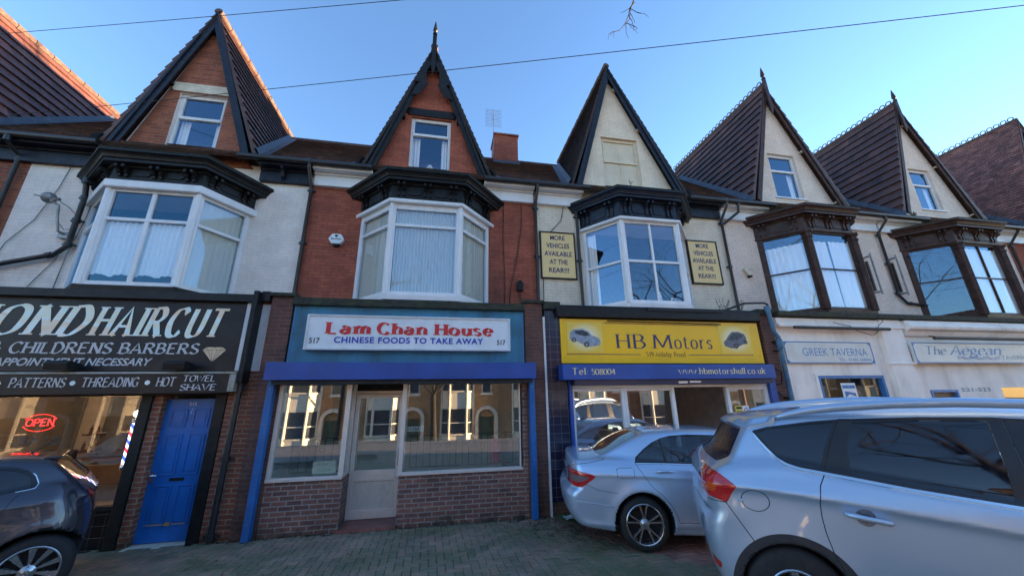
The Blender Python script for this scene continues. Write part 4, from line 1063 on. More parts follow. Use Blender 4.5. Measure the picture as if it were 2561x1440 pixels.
# open sign
os_ = thing('open_sign', 'red glowing neon sign reading OPEN hung inside the barber window', 'neon sign', (-6.2, 7.3, 1.75))
NEON = emis('neon_red', (1., .02, .02), .8)
pen('lettering', 'OPEN', -6.39, 1.69, 7.30, .10, NEON, os_, w=.36, thick=1.0, thin=.7)
m = MB()
for i in range(40):
    a = 2 * math.pi * i / 40
    if abs(math.sin(a)) > .35: c, s_ = -6.21 + .22 * math.cos(a), 1.735 + .125 * math.sin(a); m.box(c - .006, c + .006, 7.295, 7.305, s_ - .004, s_ + .004)
m.build('border', NEON, os_)
# barber pole
bp_ = thing('barber_pole', 'lit red white and blue striped pole inside the window corner', 'barber pole', (-4.93, 7.35, 1.2))
m = MB(); m.lathe([(.045, 0), (.045, .62)], (-4.93, 7.33, 1.08), 'z', 20)
mt, nt, b = _nt('pole_stripe'); oc = objco(nt); sx = nt.nodes.new("ShaderNodeSeparateXYZ"); nt.links.new(oc, sx.inputs[0])
a1 = nnew(nt, "ShaderNodeMath", operation='MULTIPLY_ADD'); nt.links.new(sx.outputs[0], a1.inputs[0]); a1.inputs[1].default_value = .9; nt.links.new(sx.outputs[2], a1.inputs[2])
a2 = nnew(nt, "ShaderNodeMath", operation='DIVIDE'); nt.links.new(a1.outputs[0], a2.inputs[0]); a2.inputs[1].default_value = .24
a3 = nnew(nt, "ShaderNodeMath", operation='FRACT'); nt.links.new(a2.outputs[0], a3.inputs[0])
cr = ramp(nt, a3.outputs[0], [(0, (.75, .75, .8)), (.25, (.02, .06, .5)), (.5, (.75, .75, .8)), (.75, (.55, .02, .03))]); cr.color_ramp.interpolation = 'CONSTANT'
nt.links.new(cr.outputs[0], b.inputs['Base Color']); nt.links.new(cr.outputs[0], b.inputs['Emission Color']); b.inputs['Emission Strength'].default_value = .7
m.build('striped_tube', mt, bp_, smooth=True)
m = MB(); m.lathe([(.0, -.09), (.05, -.08), (.055, 0), (.0, 0)], (-4.93, 7.33, 1.08), 'z', 20); m.lathe([(.0, 0), (.055, 0), (.055, .05), (.0, .07)], (-4.93, 7.33, 1.70), 'z', 20); m.build('cap', CHR, bp_, smooth=True)
m = MB(); m.lathe([(0, -.06), (.045, -.04), (.06, 0), (.045, .04), (0, .06)], (-4.93, 7.33, 1.84), 'z', 20); m.build('globe', emis('globe_white', (.8, .85, .8), .9), bp_, smooth=True)
# shadow of the window lettering, painted as dark mirrored text
wl = sans('window_lettering', "01482 3256", -6.95, 1.42, 7.085, .14, mat('lettering_shadow_grey', (.05, .055, .055), .6), None, w=1.25, mirror=True); tag(wl, 'faint painted shadow of a mirrored phone number on the barber window', 'lettering')
# main barber sign
sg = thing('shop_sign', 'large charcoal barber sign reading DIAMOND HAIRCUT in pearly italic letters', 'sign', (-6, 6.9, 2.5))
m = MB(); m.box(-12.9, -3.42, 6.90, 6.98, 2.50, 3.66); m.build('panel', CHAR, sg)
m = MB(); m.xz([(-3.419, 2.50), (-3.36, 2.50), (-3.36, 3.66), (-3.419, 3.66)], 6.885, 6.985); m.box(-3.359, -3.09, 6.99, 7.02, 2.5, 3.66); m.build('end_trim', M_['white'], sg)
m = MB(); m.box(-13.3, -3.30, 6.80, 6.99, 3.661, 3.80); m.box(-3.30, -3.22, 6.76, 6.995, 2.3, 3.86); m.box(-3.22, -3.08, 6.86, 6.995, 3.70, 3.88); m.build('cornice', BL, sg, bevel=.01)
mt, nt, b = _nt('holo_letter'); oc = objco(nt)
gr_ = ramp(nt, noise(nt, 1.6, mapv(nt, oc, (1, 1, 1.6), rot=(0, R(30), 0)), 2, .4), [(.33, (.75, .90, .84)), (.44, (.85, .80, .60)), (.5, (.80, .92, .90)), (.58, (.88, .66, .45)), (.68, (.85, .93, .92))])
nt.links.new(gr_.outputs[0], b.inputs['Base Color']); b.inputs['Roughness'].default_value = .35
pen('lettering', 'DIAMOND', -8.46, 3.06, 6.896, .47, mt, sg, w=2.70, thick=1.7, thin=.40, ang=15, slant=.34, gap=1.9)
pen('lettering', 'HAIRCUT', -5.62, 3.06, 6.896, .47, mt, sg, w=1.84, thick=1.95, thin=.40, ang=15, slant=.34, gap=2.2)
pen('lettering', '& CHILDRENS BARBERS', -6.84, 2.775, 6.896, .165, GREYL, sg, w=2.80, thick=1.35, thin=.55, ang=30, slant=.1, gap=1.2)
sans('lettering', 'NO APPOINTMENT NECESSARY', -7.02, 2.585, 6.896, .118, GREYL, sg, w=2.38, bold=.022, shear=.25)
m = MB()
X0, Z0 = -3.79, 2.86
m.xz([(-3.96, 2.84), (-3.90, 2.885), (-3.67, 2.885), (-3.61, 2.84), (-3.785, 2.64)], 6.892, 6.90)
m.build('diamond_picture', mat('gold_pale', (.72, .52, .34), .4, var=.1), sg)
m = MB()
for a, b_ in (((-3.96, 2.84), (-3.61, 2.84)), ((-3.88, 2.84), (-3.785, 2.64)), ((-3.69, 2.84), (-3.785, 2.64)), ((-3.785, 2.885), (-3.83, 2.84)), ((-3.785, 2.885), (-3.74, 2.84)), ((-3.83, 2.84), (-3.785, 2.64)), ((-3.74, 2.84), (-3.785, 2.64)), ((-3.90, 2.885), (-3.88, 2.84)), ((-3.67, 2.885), (-3.69, 2.84))):
    m.tube([(a[0], 6.891, a[1]), (b_[0], 6.891, b_[1])], .0022, 4)
m.build('diamond_lines', CHAR, sg)
# lower box sign
sb = thing('box_sign', 'low charcoal box sign reading PATTERNS THREADING HOT TOWEL SHAVE', 'sign', (-6, 6.75, 2.1))
m = MB(); m.box(-13.2, -3.40, 6.74, 6.979, 2.15, 2.44); m.build('panel', CHAR, sb)
m = MB(); m.box(-13.2, -3.30, 6.72, 6.979, 2.441, 2.475); m.box(-3.399, -3.31, 6.735, 6.979, 2.16, 2.4405); m.build('frame', mat('sign_frame', (.34, .33, .31), .5, metal=.3, dirt=(.09, .13, .04), dirt_amt=.8, dirt_scale=5), sb, bevel=.006)
pen('lettering', 'PATTERNS', -6.27, 2.255, 6.736, .13, GREYL, sb, w=.68, thick=1.35, thin=.5, ang=30, gap=1., slant=.08)
pen('lettering', 'THREADING', -5.38, 2.255, 6.736, .13, GREYL, sb, w=.74, thick=1.35, thin=.5, ang=30, gap=1., slant=.08)
pen('lettering', 'HOT', -4.40, 2.255, 6.736, .13, GREYL, sb, w=.25, thick=1.35, thin=.5, ang=30, gap=1., slant=.08)
pen('lettering', 'TOWEL', -4.05, 2.325, 6.736, .09, GREYL, sb, w=.45, thick=1.35, thin=.5, ang=30, gap=1., slant=.08)
pen('lettering', 'SHAVE', -4.07, 2.19, 6.736, .09, GREYL, sb, w=.50, thick=1.35, thin=.5, ang=30, gap=1., slant=.08)
m = MB()
for x in (-5.49, -4.52, -6.40): m.lathe([(0, 0), (.035, 0), (.035, -.004), (0, -.004)], (x, 6.737, 2.31), 'y', 16)
islands(m.build('dot', PEARL, sb))
for i, x in enumerate((-5.68, -4.15)):
    fl = thing('floodlight', ['small black floodlight under the word APPOINTMENT', 'small black floodlight below the gold diamond side of the sign'][i], 'floodlight', (x, 6.85, 2.48), 'floodlights on the barber sign')
    m = MB(); m.yz([(6.62, 2.50), (6.60, 2.60), (6.64, 2.64), (6.86, 2.60), (6.86, 2.52)], x - .15, x + .15); m.build('body', BL, fl, bevel=.008)
    m = MB(); m.box(x - .06, x + .06, 6.80, 6.90, 2.44, 2.5); m.build('bracket', BL, fl)
    m = MB(); m.add([(x - .13, 6.619, 2.515), (x + .13, 6.619, 2.515), (x + .13, 6.603, 2.595), (x - .13, 6.603, 2.595)], [(0, 1, 2, 3)]); m.build('lens', mat('lens_dark', (.06, .06, .07), .1), fl)
downpipe(H1, [(-3.30, 6.90, 2.28), (-3.30, 6.90, .02)], .045)

# --- takeaway
pc = thing('brick_pier', 'dark brown brick pier between the barber and the blue takeaway', 'pier', (-2.88, 7, 0), 'brick piers dividing the shops')
m = MB(); m.box(-3.06, -2.70, 6.92, 7.80, -.1, 3.80); m.build('shaft', M_['brick_pier'], pc)
m = MB(); m.box(-3.10, -2.66, 6.86, 7.80, 3.801, 3.87); m.build('cap', M_['moss'], pc, bevel=.012)
pc2 = thing('brick_pier', 'dark brown brick pier between the takeaway and the navy tiled pillar', 'pier', (1.75, 7, 0), 'brick piers dividing the shops')
m = MB(); m.box(1.56, 1.93, 6.92, 7.80, -.1, 3.82); m.build('shaft', M_['brick_pier'], pc2)
m = MB(); m.box(1.52, 1.97, 6.86, 7.80, 3.821, 3.89); m.build('cap', M_['moss'], pc2, bevel=.012)
m = MB(); m.box(1.44, 1.56, 6.93, 7.2, -.1, 2.3); m.build('return', M_['brick_shop'], pc2)
ts = thing('takeaway_shop', 'takeaway shop front with teal fascia, low brick walls and recessed glazed door', 'shop', (-.6, 7, 0))
m = MB(); m.box(-2.699, -1.55, YF, 7.05, -.1, .77); m.box(-.67, 1.44, YF, 7.05, -.1, .77)
m.box(-1.66, -1.55, 7.05, 7.42, -.1, .77); m.box(-.67, -.60, 7.05, 7.42, -.1, .77)
m.build('brick_wall', M_['brick_shop'], ts)
m = MB(); m.box(-1.55, -.67, 6.90, 7.5, -.05, .045); m.build('quarry_tiles', M_['tile_red'], ts)
AL = M_['alu']
m = MB()
m.box(-2.699, -1.56, 6.91, 7.02, .771, .82); m.box(-2.699, -2.64, 6.93, 7.01, .82, 2.30); m.box(-1.63, -1.55, 6.93, 7.01, .82, 2.30)
m.box(-.69, 1.47, 6.91, 7.02, .771, .82); m.box(-.69, -.62, 6.93, 7.01, .82, 2.30); m.box(1.42, 1.47, 6.93, 7.01, .82, 2.30)
m.box(-2.64, -1.63, 6.93, 7.01, 2.26, 2.30); m.box(-.62, 1.42, 6.93, 7.01, 2.26, 2.30)
m.box(-1.62, -1.56, 7.02, 7.40, .771, .82); m.box(-1.62, -1.56, 7.36, 7.42, .82, 2.30); m.box(-.68, -.62, 7.36, 7.42, .82, 2.3)
m.box(-1.60, -.66, 7.42, 7.47, 2.1, 2.16); m.box(-1.60, -1.56, 7.42, 7.47, .05, 2.1); m.box(-.70, -.66, 7.42, 7.47, .05, 2.1)
m.build('window_frame', AL, ts, bevel=.004)
m = MB()
m.poly([(-2.65, 6.97, .81), (-1.62, 6.97, .81), (-1.62, 6.97, 2.27), (-2.65, 6.97, 2.27)]); m.poly([(-.63, 6.97, .81), (1.43, 6.97, .81), (1.43, 6.97, 2.27), (-.63, 6.97, 2.27)])
m.poly([(-1.59, 7.0, .81), (-1.59, 7.38, .81), (-1.59, 7.38, 2.27), (-1.59, 7.0, 2.27)]); m.poly([(-.65, 7.0, .81), (-.65, 7.38, .81), (-.65, 7.38, 2.27), (-.65, 7.0, 2.27)])
islands(m.build('glass', GS, ts))
m = MB(); m.box(-1.66, -.6, 7.44, 7.48, 2.16, 2.34); m.box(-1.66, -.6, 7.05, 7.44, 2.30, 2.34); m.build('soffit', BL, ts)
m = MB()
x0, x1, yd = -1.555, -.705, 7.40
m.box(x0, x0 + .075, yd, yd + .045, .05, 2.095); m.box(x1 - .075, x1, yd, yd + .045, .05, 2.095)
m.box(x0 + .075, x1 - .075, yd, yd + .045, 2.03, 2.095); m.box(x0 + .075, x1 - .075, yd, yd + .045, .05, .19); m.box(x0 + .075, x1 - .075, yd - .003, yd + .045, .63, .81)
door = m.build('door', AL, ts, bevel=.004)
m = MB(); m.poly([(x0 + .07, yd + .02, .80), (x1 - .07, yd + .02, .80), (x1 - .07, yd + .02, 2.04), (x0 + .07, yd + .02, 2.04)]); m.build('glass', GS, door)
m = MB(); m.box(x0 + .075, x1 - .075, yd + .015, yd + .03, .19, .63); m.build('kick_panel', mat('frosted_panel', (.60, .56, .50), .25, var=.12, vs_=6, dirt=(.2, .17, .13), dirt_amt=.5, dirt_scale=6), door)
for z, w in ((.70, .13), (.12, .16)):
    c = (x0 + x1) / 2 + .02; m = MB()
    m.box(c - w, c + w, yd - .012, yd - .0035 if z > .5 else yd - .0005, z - .038, z - .03); m.box(c - w, c + w, yd - .012, yd - .0005, z + .03, z + .038); m.box(c - w, c - w + .008, yd - .012, yd - .0005, z - .03, z + .03); m.box(c + w - .008, c + w, yd - .012, yd - .0005, z - .03, z + .03)
    if z < .5: m.box(c - w + .008, c + w - .008, yd - .006, yd - .0005, z - .03, z + .03)
    m.build('letter_plate', AL, door)
m = MB(); m.tube([(x1 - .03, yd - .001, .86), (x1 - .03, yd - .05, .88), (x1 - .03, yd - .05, 1.14), (x1 - .03, yd - .001, 1.16)], .009, 8); m.build('handle', CHR, door)
# inside of the takeaway
m = MB(); m.box(-2.7, 1.5, 10.0, 10.1, 0, 3.6); m.box(-2.7, 1.5, 7.06, 10, -.03, .03); m.box(-2.7, 1.5, 7.06, 10, 2.9, 3.0); m.box(-2.72, -2.66, 7.06, 10, 0, 3); m.box(1.48, 1.54, 7.06, 10, 0, 3)
m.build('inner_wall', mat('pale_wall', (.36, .41, .40), .9, var=.08), ts)
m = MB(); m.box(-2.6, 1.4, 9.0, 9.4, .03, 1.12); m.box(-2.65, 1.45, 8.9, 9.5, 1.12, 1.17); m.build('counter', mat('cream_counter', (.60, .63, .46), .5, var=.08), ts)
for i, (xa, xb) in enumerate(((-2.45, -1.68), (-.52, 1.32))):
    rg = thing('window_grille', ['black iron railing with scrolls behind the narrow left shop window', 'black iron railing with scrolls behind the wide right shop window'][i], 'railing', ((xa + xb) / 2, 7.16, .8), 'iron railings inside the takeaway windows')
    m = MB(); m.tube([(xa, 7.16, .86), (xb, 7.16, .86)], .009, 6); m.tube([(xa, 7.16, 1.38), (xb, 7.16, 1.38)], .009, 6)
    n = int((xb - xa) / .115)
    mid = (xa + xb) / 2 - (.35 if i else 0)
    for k in range(n + 1):
        x = xa + (xb - xa) * k / n
        if abs(x - mid) < .2 and i: m.tube([(x, 7.16, .86), (x, 7.16, 1.10)], .007, 6)
        else: m.tube([(x, 7.16, .86), (x, 7.16, 1.38)], .007, 6)
    m.build('bar', BL, rg)
    m = MB()
    if i: m.tube([(mid - .24, 7.16, 1.1), (mid + .24, 7.16, 1.1)], .007, 6)
    for sgn in (-1, 1):
        for cz in (1.19, 1.30): m.tube([(mid + sgn * (.085 + .055 * math.cos(a) * (1 - a / 9)), 7.155, cz + .05 * math.sin(a) * (1 - a / 9)) for a in [j * .5 for j in range(14)]], .005, 5)
    m.build('scroll', BL, rg)
PAPER = mat('paper', (.62, .66, .52), .8, var=.04)
nt_ = thing('paper_notice', 'pale green handwritten notice taped low in the left takeaway window', 'notice', (-1.85, 6.98, .84))
m = MB(); m.box(-2.04, -1.68, 6.982, 6.985, .86, 1.05); m.build('sheet', PAPER, nt_)
sans('lettering', 'MASK !', -1.98, .975, 6.98, .045, mat('ink_green', (.25, .42, .33), .8), nt_, w=.22); sans('lettering', 'PLEASE', -1.97, .895, 6.98, .045, mat('ink_green', (.25, .42, .33), .8), nt_, w=.22)
cs = thing('closed_sign', 'small white card reading CLOSED inside the right takeaway window', 'notice', (-.5, 6.98, 1.55))
m = MB(); m.box(-.58, -.30, 6.982, 6.985, 1.46, 1.54); m.build('card', mat('card_white', (.62, .62, .58), .7), cs)
pen('lettering', 'CLOSED', -.565, 1.477, 6.981, .046, BL, cs, w=.25, thick=1.3, thin=.6)
dl = thing('cloth_bundle', 'pink and red cloth bundle on the sill of the wide takeaway window', 'cloth', (1.02, 7.3, .83))
m = MB(); m.lathe([(0, 0), (.09, .0), (.08, .18), (.07, .2), (0, .2)], (1.02, 7.3, .84), 'z', 10); m.build('red_cloth', mat('red_cloth', (.55, .02, .03), .8), dl)
m = MB(); m.lathe([(0, .2), (.1, .2), (.085, .35), (.05, .46), (0, .48)], (1.02, 7.3, .84), 'z', 10); m.build('pink_cloth', mat('pink_cloth', (.55, .18, .25), .8), dl)
# fascia and canopy ledge
m = MB(); m.box(-2.66, 1.535, 6.90, 7.3, 2.40, 3.64); 
fa = m.build('fascia', M_['teal'], ts)
m = MB()
for x in (-2.64, -1.52, -.05, .98, 1.515): m.box(x - .006, x + .006, 6.893, 6.8995, 2.62, 3.64)
islands(m.build('joint_strip', M_['trim_blue'], fa))
m = MB(); m.box(-2.69, 1.55, 6.80, 7.81, 3.641, 3.70); m.box(-2.69, 1.55, 6.86, 7.81, 3.70, 3.795); m.build('ledge', M_['moss'], ts, bevel=.01)
# shutter box, posts
sh = thing('roller_shutter', 'glossy blue shutter box with two blue posts over the takeaway windows', 'shutter', (-.6, 6.8, 0))
m = MB(); m.box(-2.84, 1.68, 6.60, 6.89, 2.33, 2.615); m.box(-.565, -.56, 6.597, 6.6, 2.33, 2.615); m.build('box', M_['blue'], sh, bevel=.006)
m = MB(); m.box(-2.74, 1.62, 6.66, 6.88, 2.26, 2.329); m.build('slot', M_['dark'], sh)
for x in (-2.79, 1.64):
    m = MB(); m.box(x - .05, x + .05, 6.78, 6.90, .02, 2.33); o = m.build('post', M_['bluepost'], sh, bevel=.004)
    m = MB()
    for z in (.25, .95, 1.65, 2.2): m.lathe([(0, -.006), (.008, -.004), (.009, 0)], (x, 6.779, z), 'y', 8)
    m.build('screw', CHR, o)
# takeaway sign
st = thing('shop_sign', 'white framed takeaway sign with red decorative name and number 517', 'sign', (-.57, 6.75, 2.85))
SW = mat('sign_white', (.74, .77, .80), .4, var=.04, vs_=2, dirt=(.45, .44, .42), dirt_amt=.35, dirt_scale=2.5)
m = MB(); m.box(-2.34, 1.20, 6.765, 6.897, 2.87, 3.43); m.build('panel', SW, st)
m = MB(); fx = M_['white']
for (a, b_, c, d) in ((-2.375, 1.235, 2.84, 2.8695), (-2.375, 1.235, 3.4305, 3.46), (-2.375, -2.3405, 2.8695, 3.4305), (1.2005, 1.235, 2.8695, 3.4305)): m.box(a, b_, 6.745, 6.897, c, d)
m.box(-.53, -.526, 6.762, 6.765, 2.87, 3.43); m.build('frame', fx, st, bevel=.006)
RED = mat('letter_red', (.62, .018, .02), .35, var=.04); LB = mat('letter_blue', (.012, .045, .42), .35, var=.04)
pen('lettering', 'Lam', -2.04, 3.125, 6.758, .20, RED, st, w=.70, thick=2.1, thin=.65, ang=-20, gap=1.9)
pen('lettering', 'Chan', -1.18, 3.125, 6.758, .20, RED, st, w=.83, thick=2.1, thin=.65, ang=-20, gap=1.9)
pen('lettering', 'House', -.17, 3.125, 6.758, .20, RED, st, w=1.04, thick=2.1, thin=.65, ang=-20, gap=1.9)
sans('lettering', 'CHINESE FOODS TO TAKE AWAY', -1.90, 2.965, 6.759, .108, LB, st, w=2.62, bold=.028, spacing=1.12)
sans('lettering', '517', -2.30, 2.955, 6.759, .095, BL, st, w=.17, bold=.015); sans('lettering', '517', .98, 2.955, 6.759, .095, BL, st, w=.16, bold=.015)

# --- car dealer
tp = thing('tiled_pillar', 'narrow pillar of glossy navy tiles with a few broken at its foot', 'pillar', (2.15, 7, 0))
m = MB(); m.box(1.975, 2.385, 6.93, 7.8, .22, 3.70); m.build('tiles', M_['tile_navy'], tp)
m = MB(); m.box(1.98, 2.38, 6.945, 7.8, -.1, .22); m.build('broken_foot', M_['brick_pier'], tp)
m = MB(); m.box(1.935, 1.974, 6.90, 7.0, -.05, 3.55); m.build('edge_strip', M_['white'], tp)
m = MB(); m.box(1.95, 2.30, 6.84, 7.8, 3.701, 3.86); m.build('cap', M_['moss'], tp, bevel=.01)
hs = thing('car_dealer_shop', 'car dealer shop front with white sliding doors and blue posts', 'shop', (4.6, 7, 0))
m = MB(); m.box(2.38, 7.05, 7.0, 7.3, 2.28, 3.58); m.box(2.38, 2.42, 7.0, 7.2, -.1, 2.28); m.build('lintel', BL, hs)
FP = M_['pvc']
m = MB()
m.box(2.46, 6.98, 6.95, 7.03, 2.15, 2.20)
for a, b_ in ((2.46, 2.52), (3.50, 3.56), (3.561, 3.62), (4.60, 4.67), (5.88, 5.95), (6.82, 6.90)): m.box(a, b_, 6.94, 7.02, .02, 2.149)
m.box(2.52, 3.50, 6.95, 7.01, .02, .12); m.box(3.62, 4.60, 6.95, 7.01, .02, .12); m.box(5.95, 6.82, 6.95, 7.01, .02, .12); m.box(2.52, 3.50, 6.945, 7.015, 2.09, 2.149); m.box(3.62, 4.60, 6.945, 7.015, 2.09, 2.149); m.box(5.95, 6.82, 6.945, 7.015, 2.09, 2.149)
m.build('door_frame', FP, hs, bevel=.004)
m = MB()
for a, b_ in ((2.51, 3.51), (3.61, 4.61), (5.94, 6.83)): m.poly([(a, 6.98, .11), (b_, 6.98, .11), (b_, 6.98, 2.1), (a, 6.98, 2.1)])
islands(m.build('glass', GS, hs))
m = MB(); m.box(2.42, 7.05, 10.5, 10.6, 0, 3.6); m.box(2.42, 7.05, 7.04, 10.5, -.03, .02); m.box(2.42, 7.05, 7.31, 10.5, 2.5, 2.6); m.box(2.38, 2.42, 7.21, 10.5, 0, 2.6); m.box(7.05, 7.1, 7.04, 10.5, 0, 2.6)
m.build('inner_wall', mat('dealer_wall', (.62, .52, .46), .9), hs)
m = MB(); m.box(5.55, 6.15, 10.47, 10.499, 1.35, 2.05); m.box(3.95, 4.35, 10.47, 10.499, 1.3, 2.05); islands(m.build('poster', mat('poster_dark', (.10, .065, .02), .4, var=.4, vs_=8), hs))
nb = thing('safety_notice', 'yellow and blue safety notice stuck in the dealer door glass', 'notice', (6.2, 6.97, 1.6))
m = MB(); m.box(6.05, 6.22, 6.972, 6.975, 1.50, 1.76); m.build('yellow_half', mat('notice_yellow', (.70, .62, .12), .5, var=.25, vs_=30), nb)
m = MB(); m.box(6.221, 6.38, 6.972, 6.975, 1.50, 1.76); m.build('white_half', SW, nb)
m = MB(); m.box(6.23, 6.37, 6.968, 6.9715, 1.505, 1.60); m.lathe([(.045, 0), (.045, -.003), (.03, -.003), (.03, 0)], (6.30, 6.9715, 1.68), 'y', 20); m.build('blue_panel', LB, nb)
m = MB(); m.box(6.07, 6.2, 6.968, 6.9715, 1.70, 1.74); m.box(6.08, 6.11, 6.968, 6.9715, 1.54, 1.66); m.box(6.15, 6.18, 6.968, 6.9715, 1.54, 1.66); m.build('black_mark', BL, nb)
# fascia sign
hg = thing('shop_sign', 'yellow car dealer sign with navy serif name and two car pictures', 'sign', (4.6, 6.9, 2.6))
m = MB(); m.box(2.29, 6.93, 6.90, 6.995, 2.63, 3.52); m.build('panel', M_['yellow'], hg)
NVL = mat('letter_navy', (.035, .028, .10), .4, var=.03)
pen('lettering', 'HB', 3.47, 2.935, 6.896, .285, NVL, hg, w=.64, thick=.95, thin=.32, gap=1.7)
pen('lettering', 'M', 4.29, 2.935, 6.896, .285, NVL, hg, w=.42, thick=.72, thin=.32)
pen('lettering', 'otors', 4.80, 2.935, 6.896, .285, NVL, hg, w=.88, thick=1.0, thin=.34, gap=1.7)
BRN = mat('letter_olive', (.17, .11, .03), .4, var=.03)
pen('lettering', '519 Anlaby Road', 4.11, 2.765, 6.896, .10, BRN, hg, w=.90, thick=1.0, thin=.6, gap=1.5)
m = MB(); m.box(2.40, 3.99, 6.894, 6.899, 2.80, 2.812); m.box(5.10, 6.68, 6.894, 6.899, 2.80, 2.812); m.box(3.25, 5.93, 6.894, 6.899, 3.442, 3.452); islands(m.build('rule', NVL, hg))
mt, nt, b = _nt('picture_glow'); tc = nt.nodes.new("ShaderNodeTexCoord"); g_ = nnew(nt, "ShaderNodeTexGradient", gradient_type='SPHERICAL'); nt.links.new(mapv(nt, tc.outputs['Generated'], (2, 2, 2), loc=(-1, 0, -1)), g_.inputs[0])
nt.links.new(ramp(nt, g_.outputs['Fac'], [(0., (.80, .54, .06)), (.5, (.82, .72, .42)), (1., (.86, .84, .76))]).outputs[0], b.inputs['Base Color']); b.inputs['Roughness'].default_value = .35
for k, (xa, xb) in enumerate(((2.42, 3.19), (5.90, 6.70))):
    m = MB(); m.box(xa, xb, 6.8945, 6.8995, 2.84, 3.46); pp = m.build('picture_panel', mt, hg)
    cx = (xa + xb) / 2; f = 1 if k == 0 else -1; bd = mat('picture_silver', (.26, .31, .38), .4, var=.25, vs_=14) if k == 0 else mat('picture_grey', (.13, .13, .16), .4, var=.3, vs_=14)
    P = lambda u, v: (cx + f * u, v + 3.13)
    if k == 0: body = [(-.33, .0), (-.32, .10), (-.25, .17), (-.05, .19), (.08, .14), (.14, .06), (.30, .0), (.33, -.08), (.30, -.14), (.10, -.17), (-.02, -.14), (-.20, -.06), (-.30, -.05)]; win = [(-.22, .14), (-.06, .16), (.05, .12), (.10, .05), (-.02, .04), (-.10, .06), (-.2, .08)]
    else: body = [(-.28, .05), (-.24, .14), (-.1, .19), (.06, .18), (.16, .10), (.24, .0), (.30, -.04), (.29, -.13), (.14, -.18), (.02, -.17), (-.14, -.10), (-.26, -.06)]; win = [(-.22, .10), (-.1, .15), (.03, .15), (.12, .08), (.2, -.0), (.05, .0), (-.08, .03)]
    m = MB(); m.xz([P(*q) for q in body][::f], 6.890, 6.894); m.build('car_picture', bd, pp)
    m = MB(); m.xz([P(*q) for q in win][::f], 6.887, 6.8895); m.build('window_picture', mat('picture_dark', (.03, .035, .05), .3), pp)
    m = MB()
    for wx, wz, r_ in ((.02, -.13, .055), (-.24, -.04, .045)): m.lathe([(r_, 0), (r_, -.003), (.6 * r_, -.003)], (P(wx, wz)[0], 6.889, P(wx, wz)[1]), 'y', 16)
    islands(m.build('wheel_picture', mat('picture_tyre', (.02, .02, .02), .5), pp))
m = MB(); m.xz([(2.22, 3.55), (6.97, 3.55), (6.97, 3.66), (7.0, 3.75), (2.18, 3.75)], 6.80, 7.3); m.box(2.30, 6.95, 6.84, 7.81, 3.751, 3.80); m.box(4.2, 6.0, 6.78, 6.84, 3.70, 3.79); m.build('cornice', BL, hs, bevel=.012)
m = MB(); m.tube([(3.3, 6.85, 3.49), (5.6, 6.85, 3.47), (5.95, 6.84, 3.46)], .012, 6); m.build('conduit', BL, hs)
sh2 = thing('roller_shutter', 'blue shutter box carrying the dealer phone number and web address', 'shutter', (4.5, 6.8, 2.3))
m = MB(); m.box(2.20, 6.84, 6.60, 6.90, 2.30, 2.585); m.build('box', M_['blue'], sh2, bevel=.006)
m = MB(); m.box(2.44, 6.80, 6.66, 6.94, 2.205, 2.2995); m.build('slats', mat('shutter_slats', (.02, .018, .06), .4), sh2)
m = MB(); m.box(4.60, 4.80, 6.655, 6.66, 2.22, 2.26); m.box(4.85, 5.1, 6.655, 6.66, 2.23, 2.265); islands(m.build('makers_plate', M_['alu'], sh2))
for a, b_ in ((2.395, 2.455), (6.90, 7.06)):
    m = MB(); m.box(a, b_, 6.86, 6.94, .02, 2.30); m.build('post', M_['blue'], sh2, bevel=.004)
YL = mat('letter_straw', (.74, .64, .34), .4, var=.03)
pen('lettering', 'Tel:', 2.38, 2.395, 6.596, .115, YL, sh2, w=.30, thick=1.15, thin=.55, gap=1.5)
pen('lettering', '508004', 2.76, 2.395, 6.596, .105, YL, sh2, w=.48, thick=1.15, thin=.5, gap=.8)
pen('lettering', 'www.hbmotorshull.co.uk', 4.60, 2.395, 6.596, .115, YL, sh2, w=1.98, thick=1.1, thin=.55, gap=1.6)
pc3 = thing('brick_pier', 'rough brick pier right of the yellow sign with loose cables', 'pier', (7.2, 7, 0), 'brick piers dividing the shops')
m = MB(); m.box(7.061, 7.38, 6.93, 7.8, -.1, 3.72); m.build('shaft', M_['brick_pier'], pc3)
m = MB(); m.box(6.98, 7.42, 6.86, 7.8, 3.721, 3.85); m.build('cap', M_['moss'], pc3, bevel=.01)
# --- taverna
tv = thing('taverna', 'white rendered taverna shop front with blue framed windows', 'shop', (11, 7, 0))
RN = M_['render']
m = MB(); wall_xz(m, [(7.38, 3.68), (18.2, 3.68)], -.1, YF, .1, [(8.28, 10.12, .7, 2.36), (10.95 + .45, 12.25, 0, 2.02), (13.7, 17.2, .6, 2.05)], reveal=.12); m.build('wall', RN, tv)
m = MB(); m.box(10.32, 10.98, 6.83, 6.949, -.1, 3.67); m.box(10.28, 11.02, 6.80, 6.9, 2.60, 2.66); m.build('pilaster', RN, tv, bevel=.01)
m = MB(); m.yz([(6.78, 3.60), (6.72, 3.58), (6.68, 3.50), (6.70, 3.44), (6.80, 3.40), (6.86, 3.30), (6.949, 3.28), (6.949, 3.66), (6.78, 3.66)], 11.05, 18.2); m.build('cornice', RN, tv, bevel=.008)
m = MB(); m.box(7.42, 11.04, 6.80, 6.949, 3.45, 3.52); m.box(7.42, 11.04, 6.85, 6.949, 3.52, 3.66); m.build('moulding', RN, tv, bevel=.008)
m = MB(); m.box(7.42, 18.2, 6.74, 7.81, 3.682, 3.80); m.build('ledge', M_['moss'], tv, bevel=.02)
TB = M_['trim_blue']
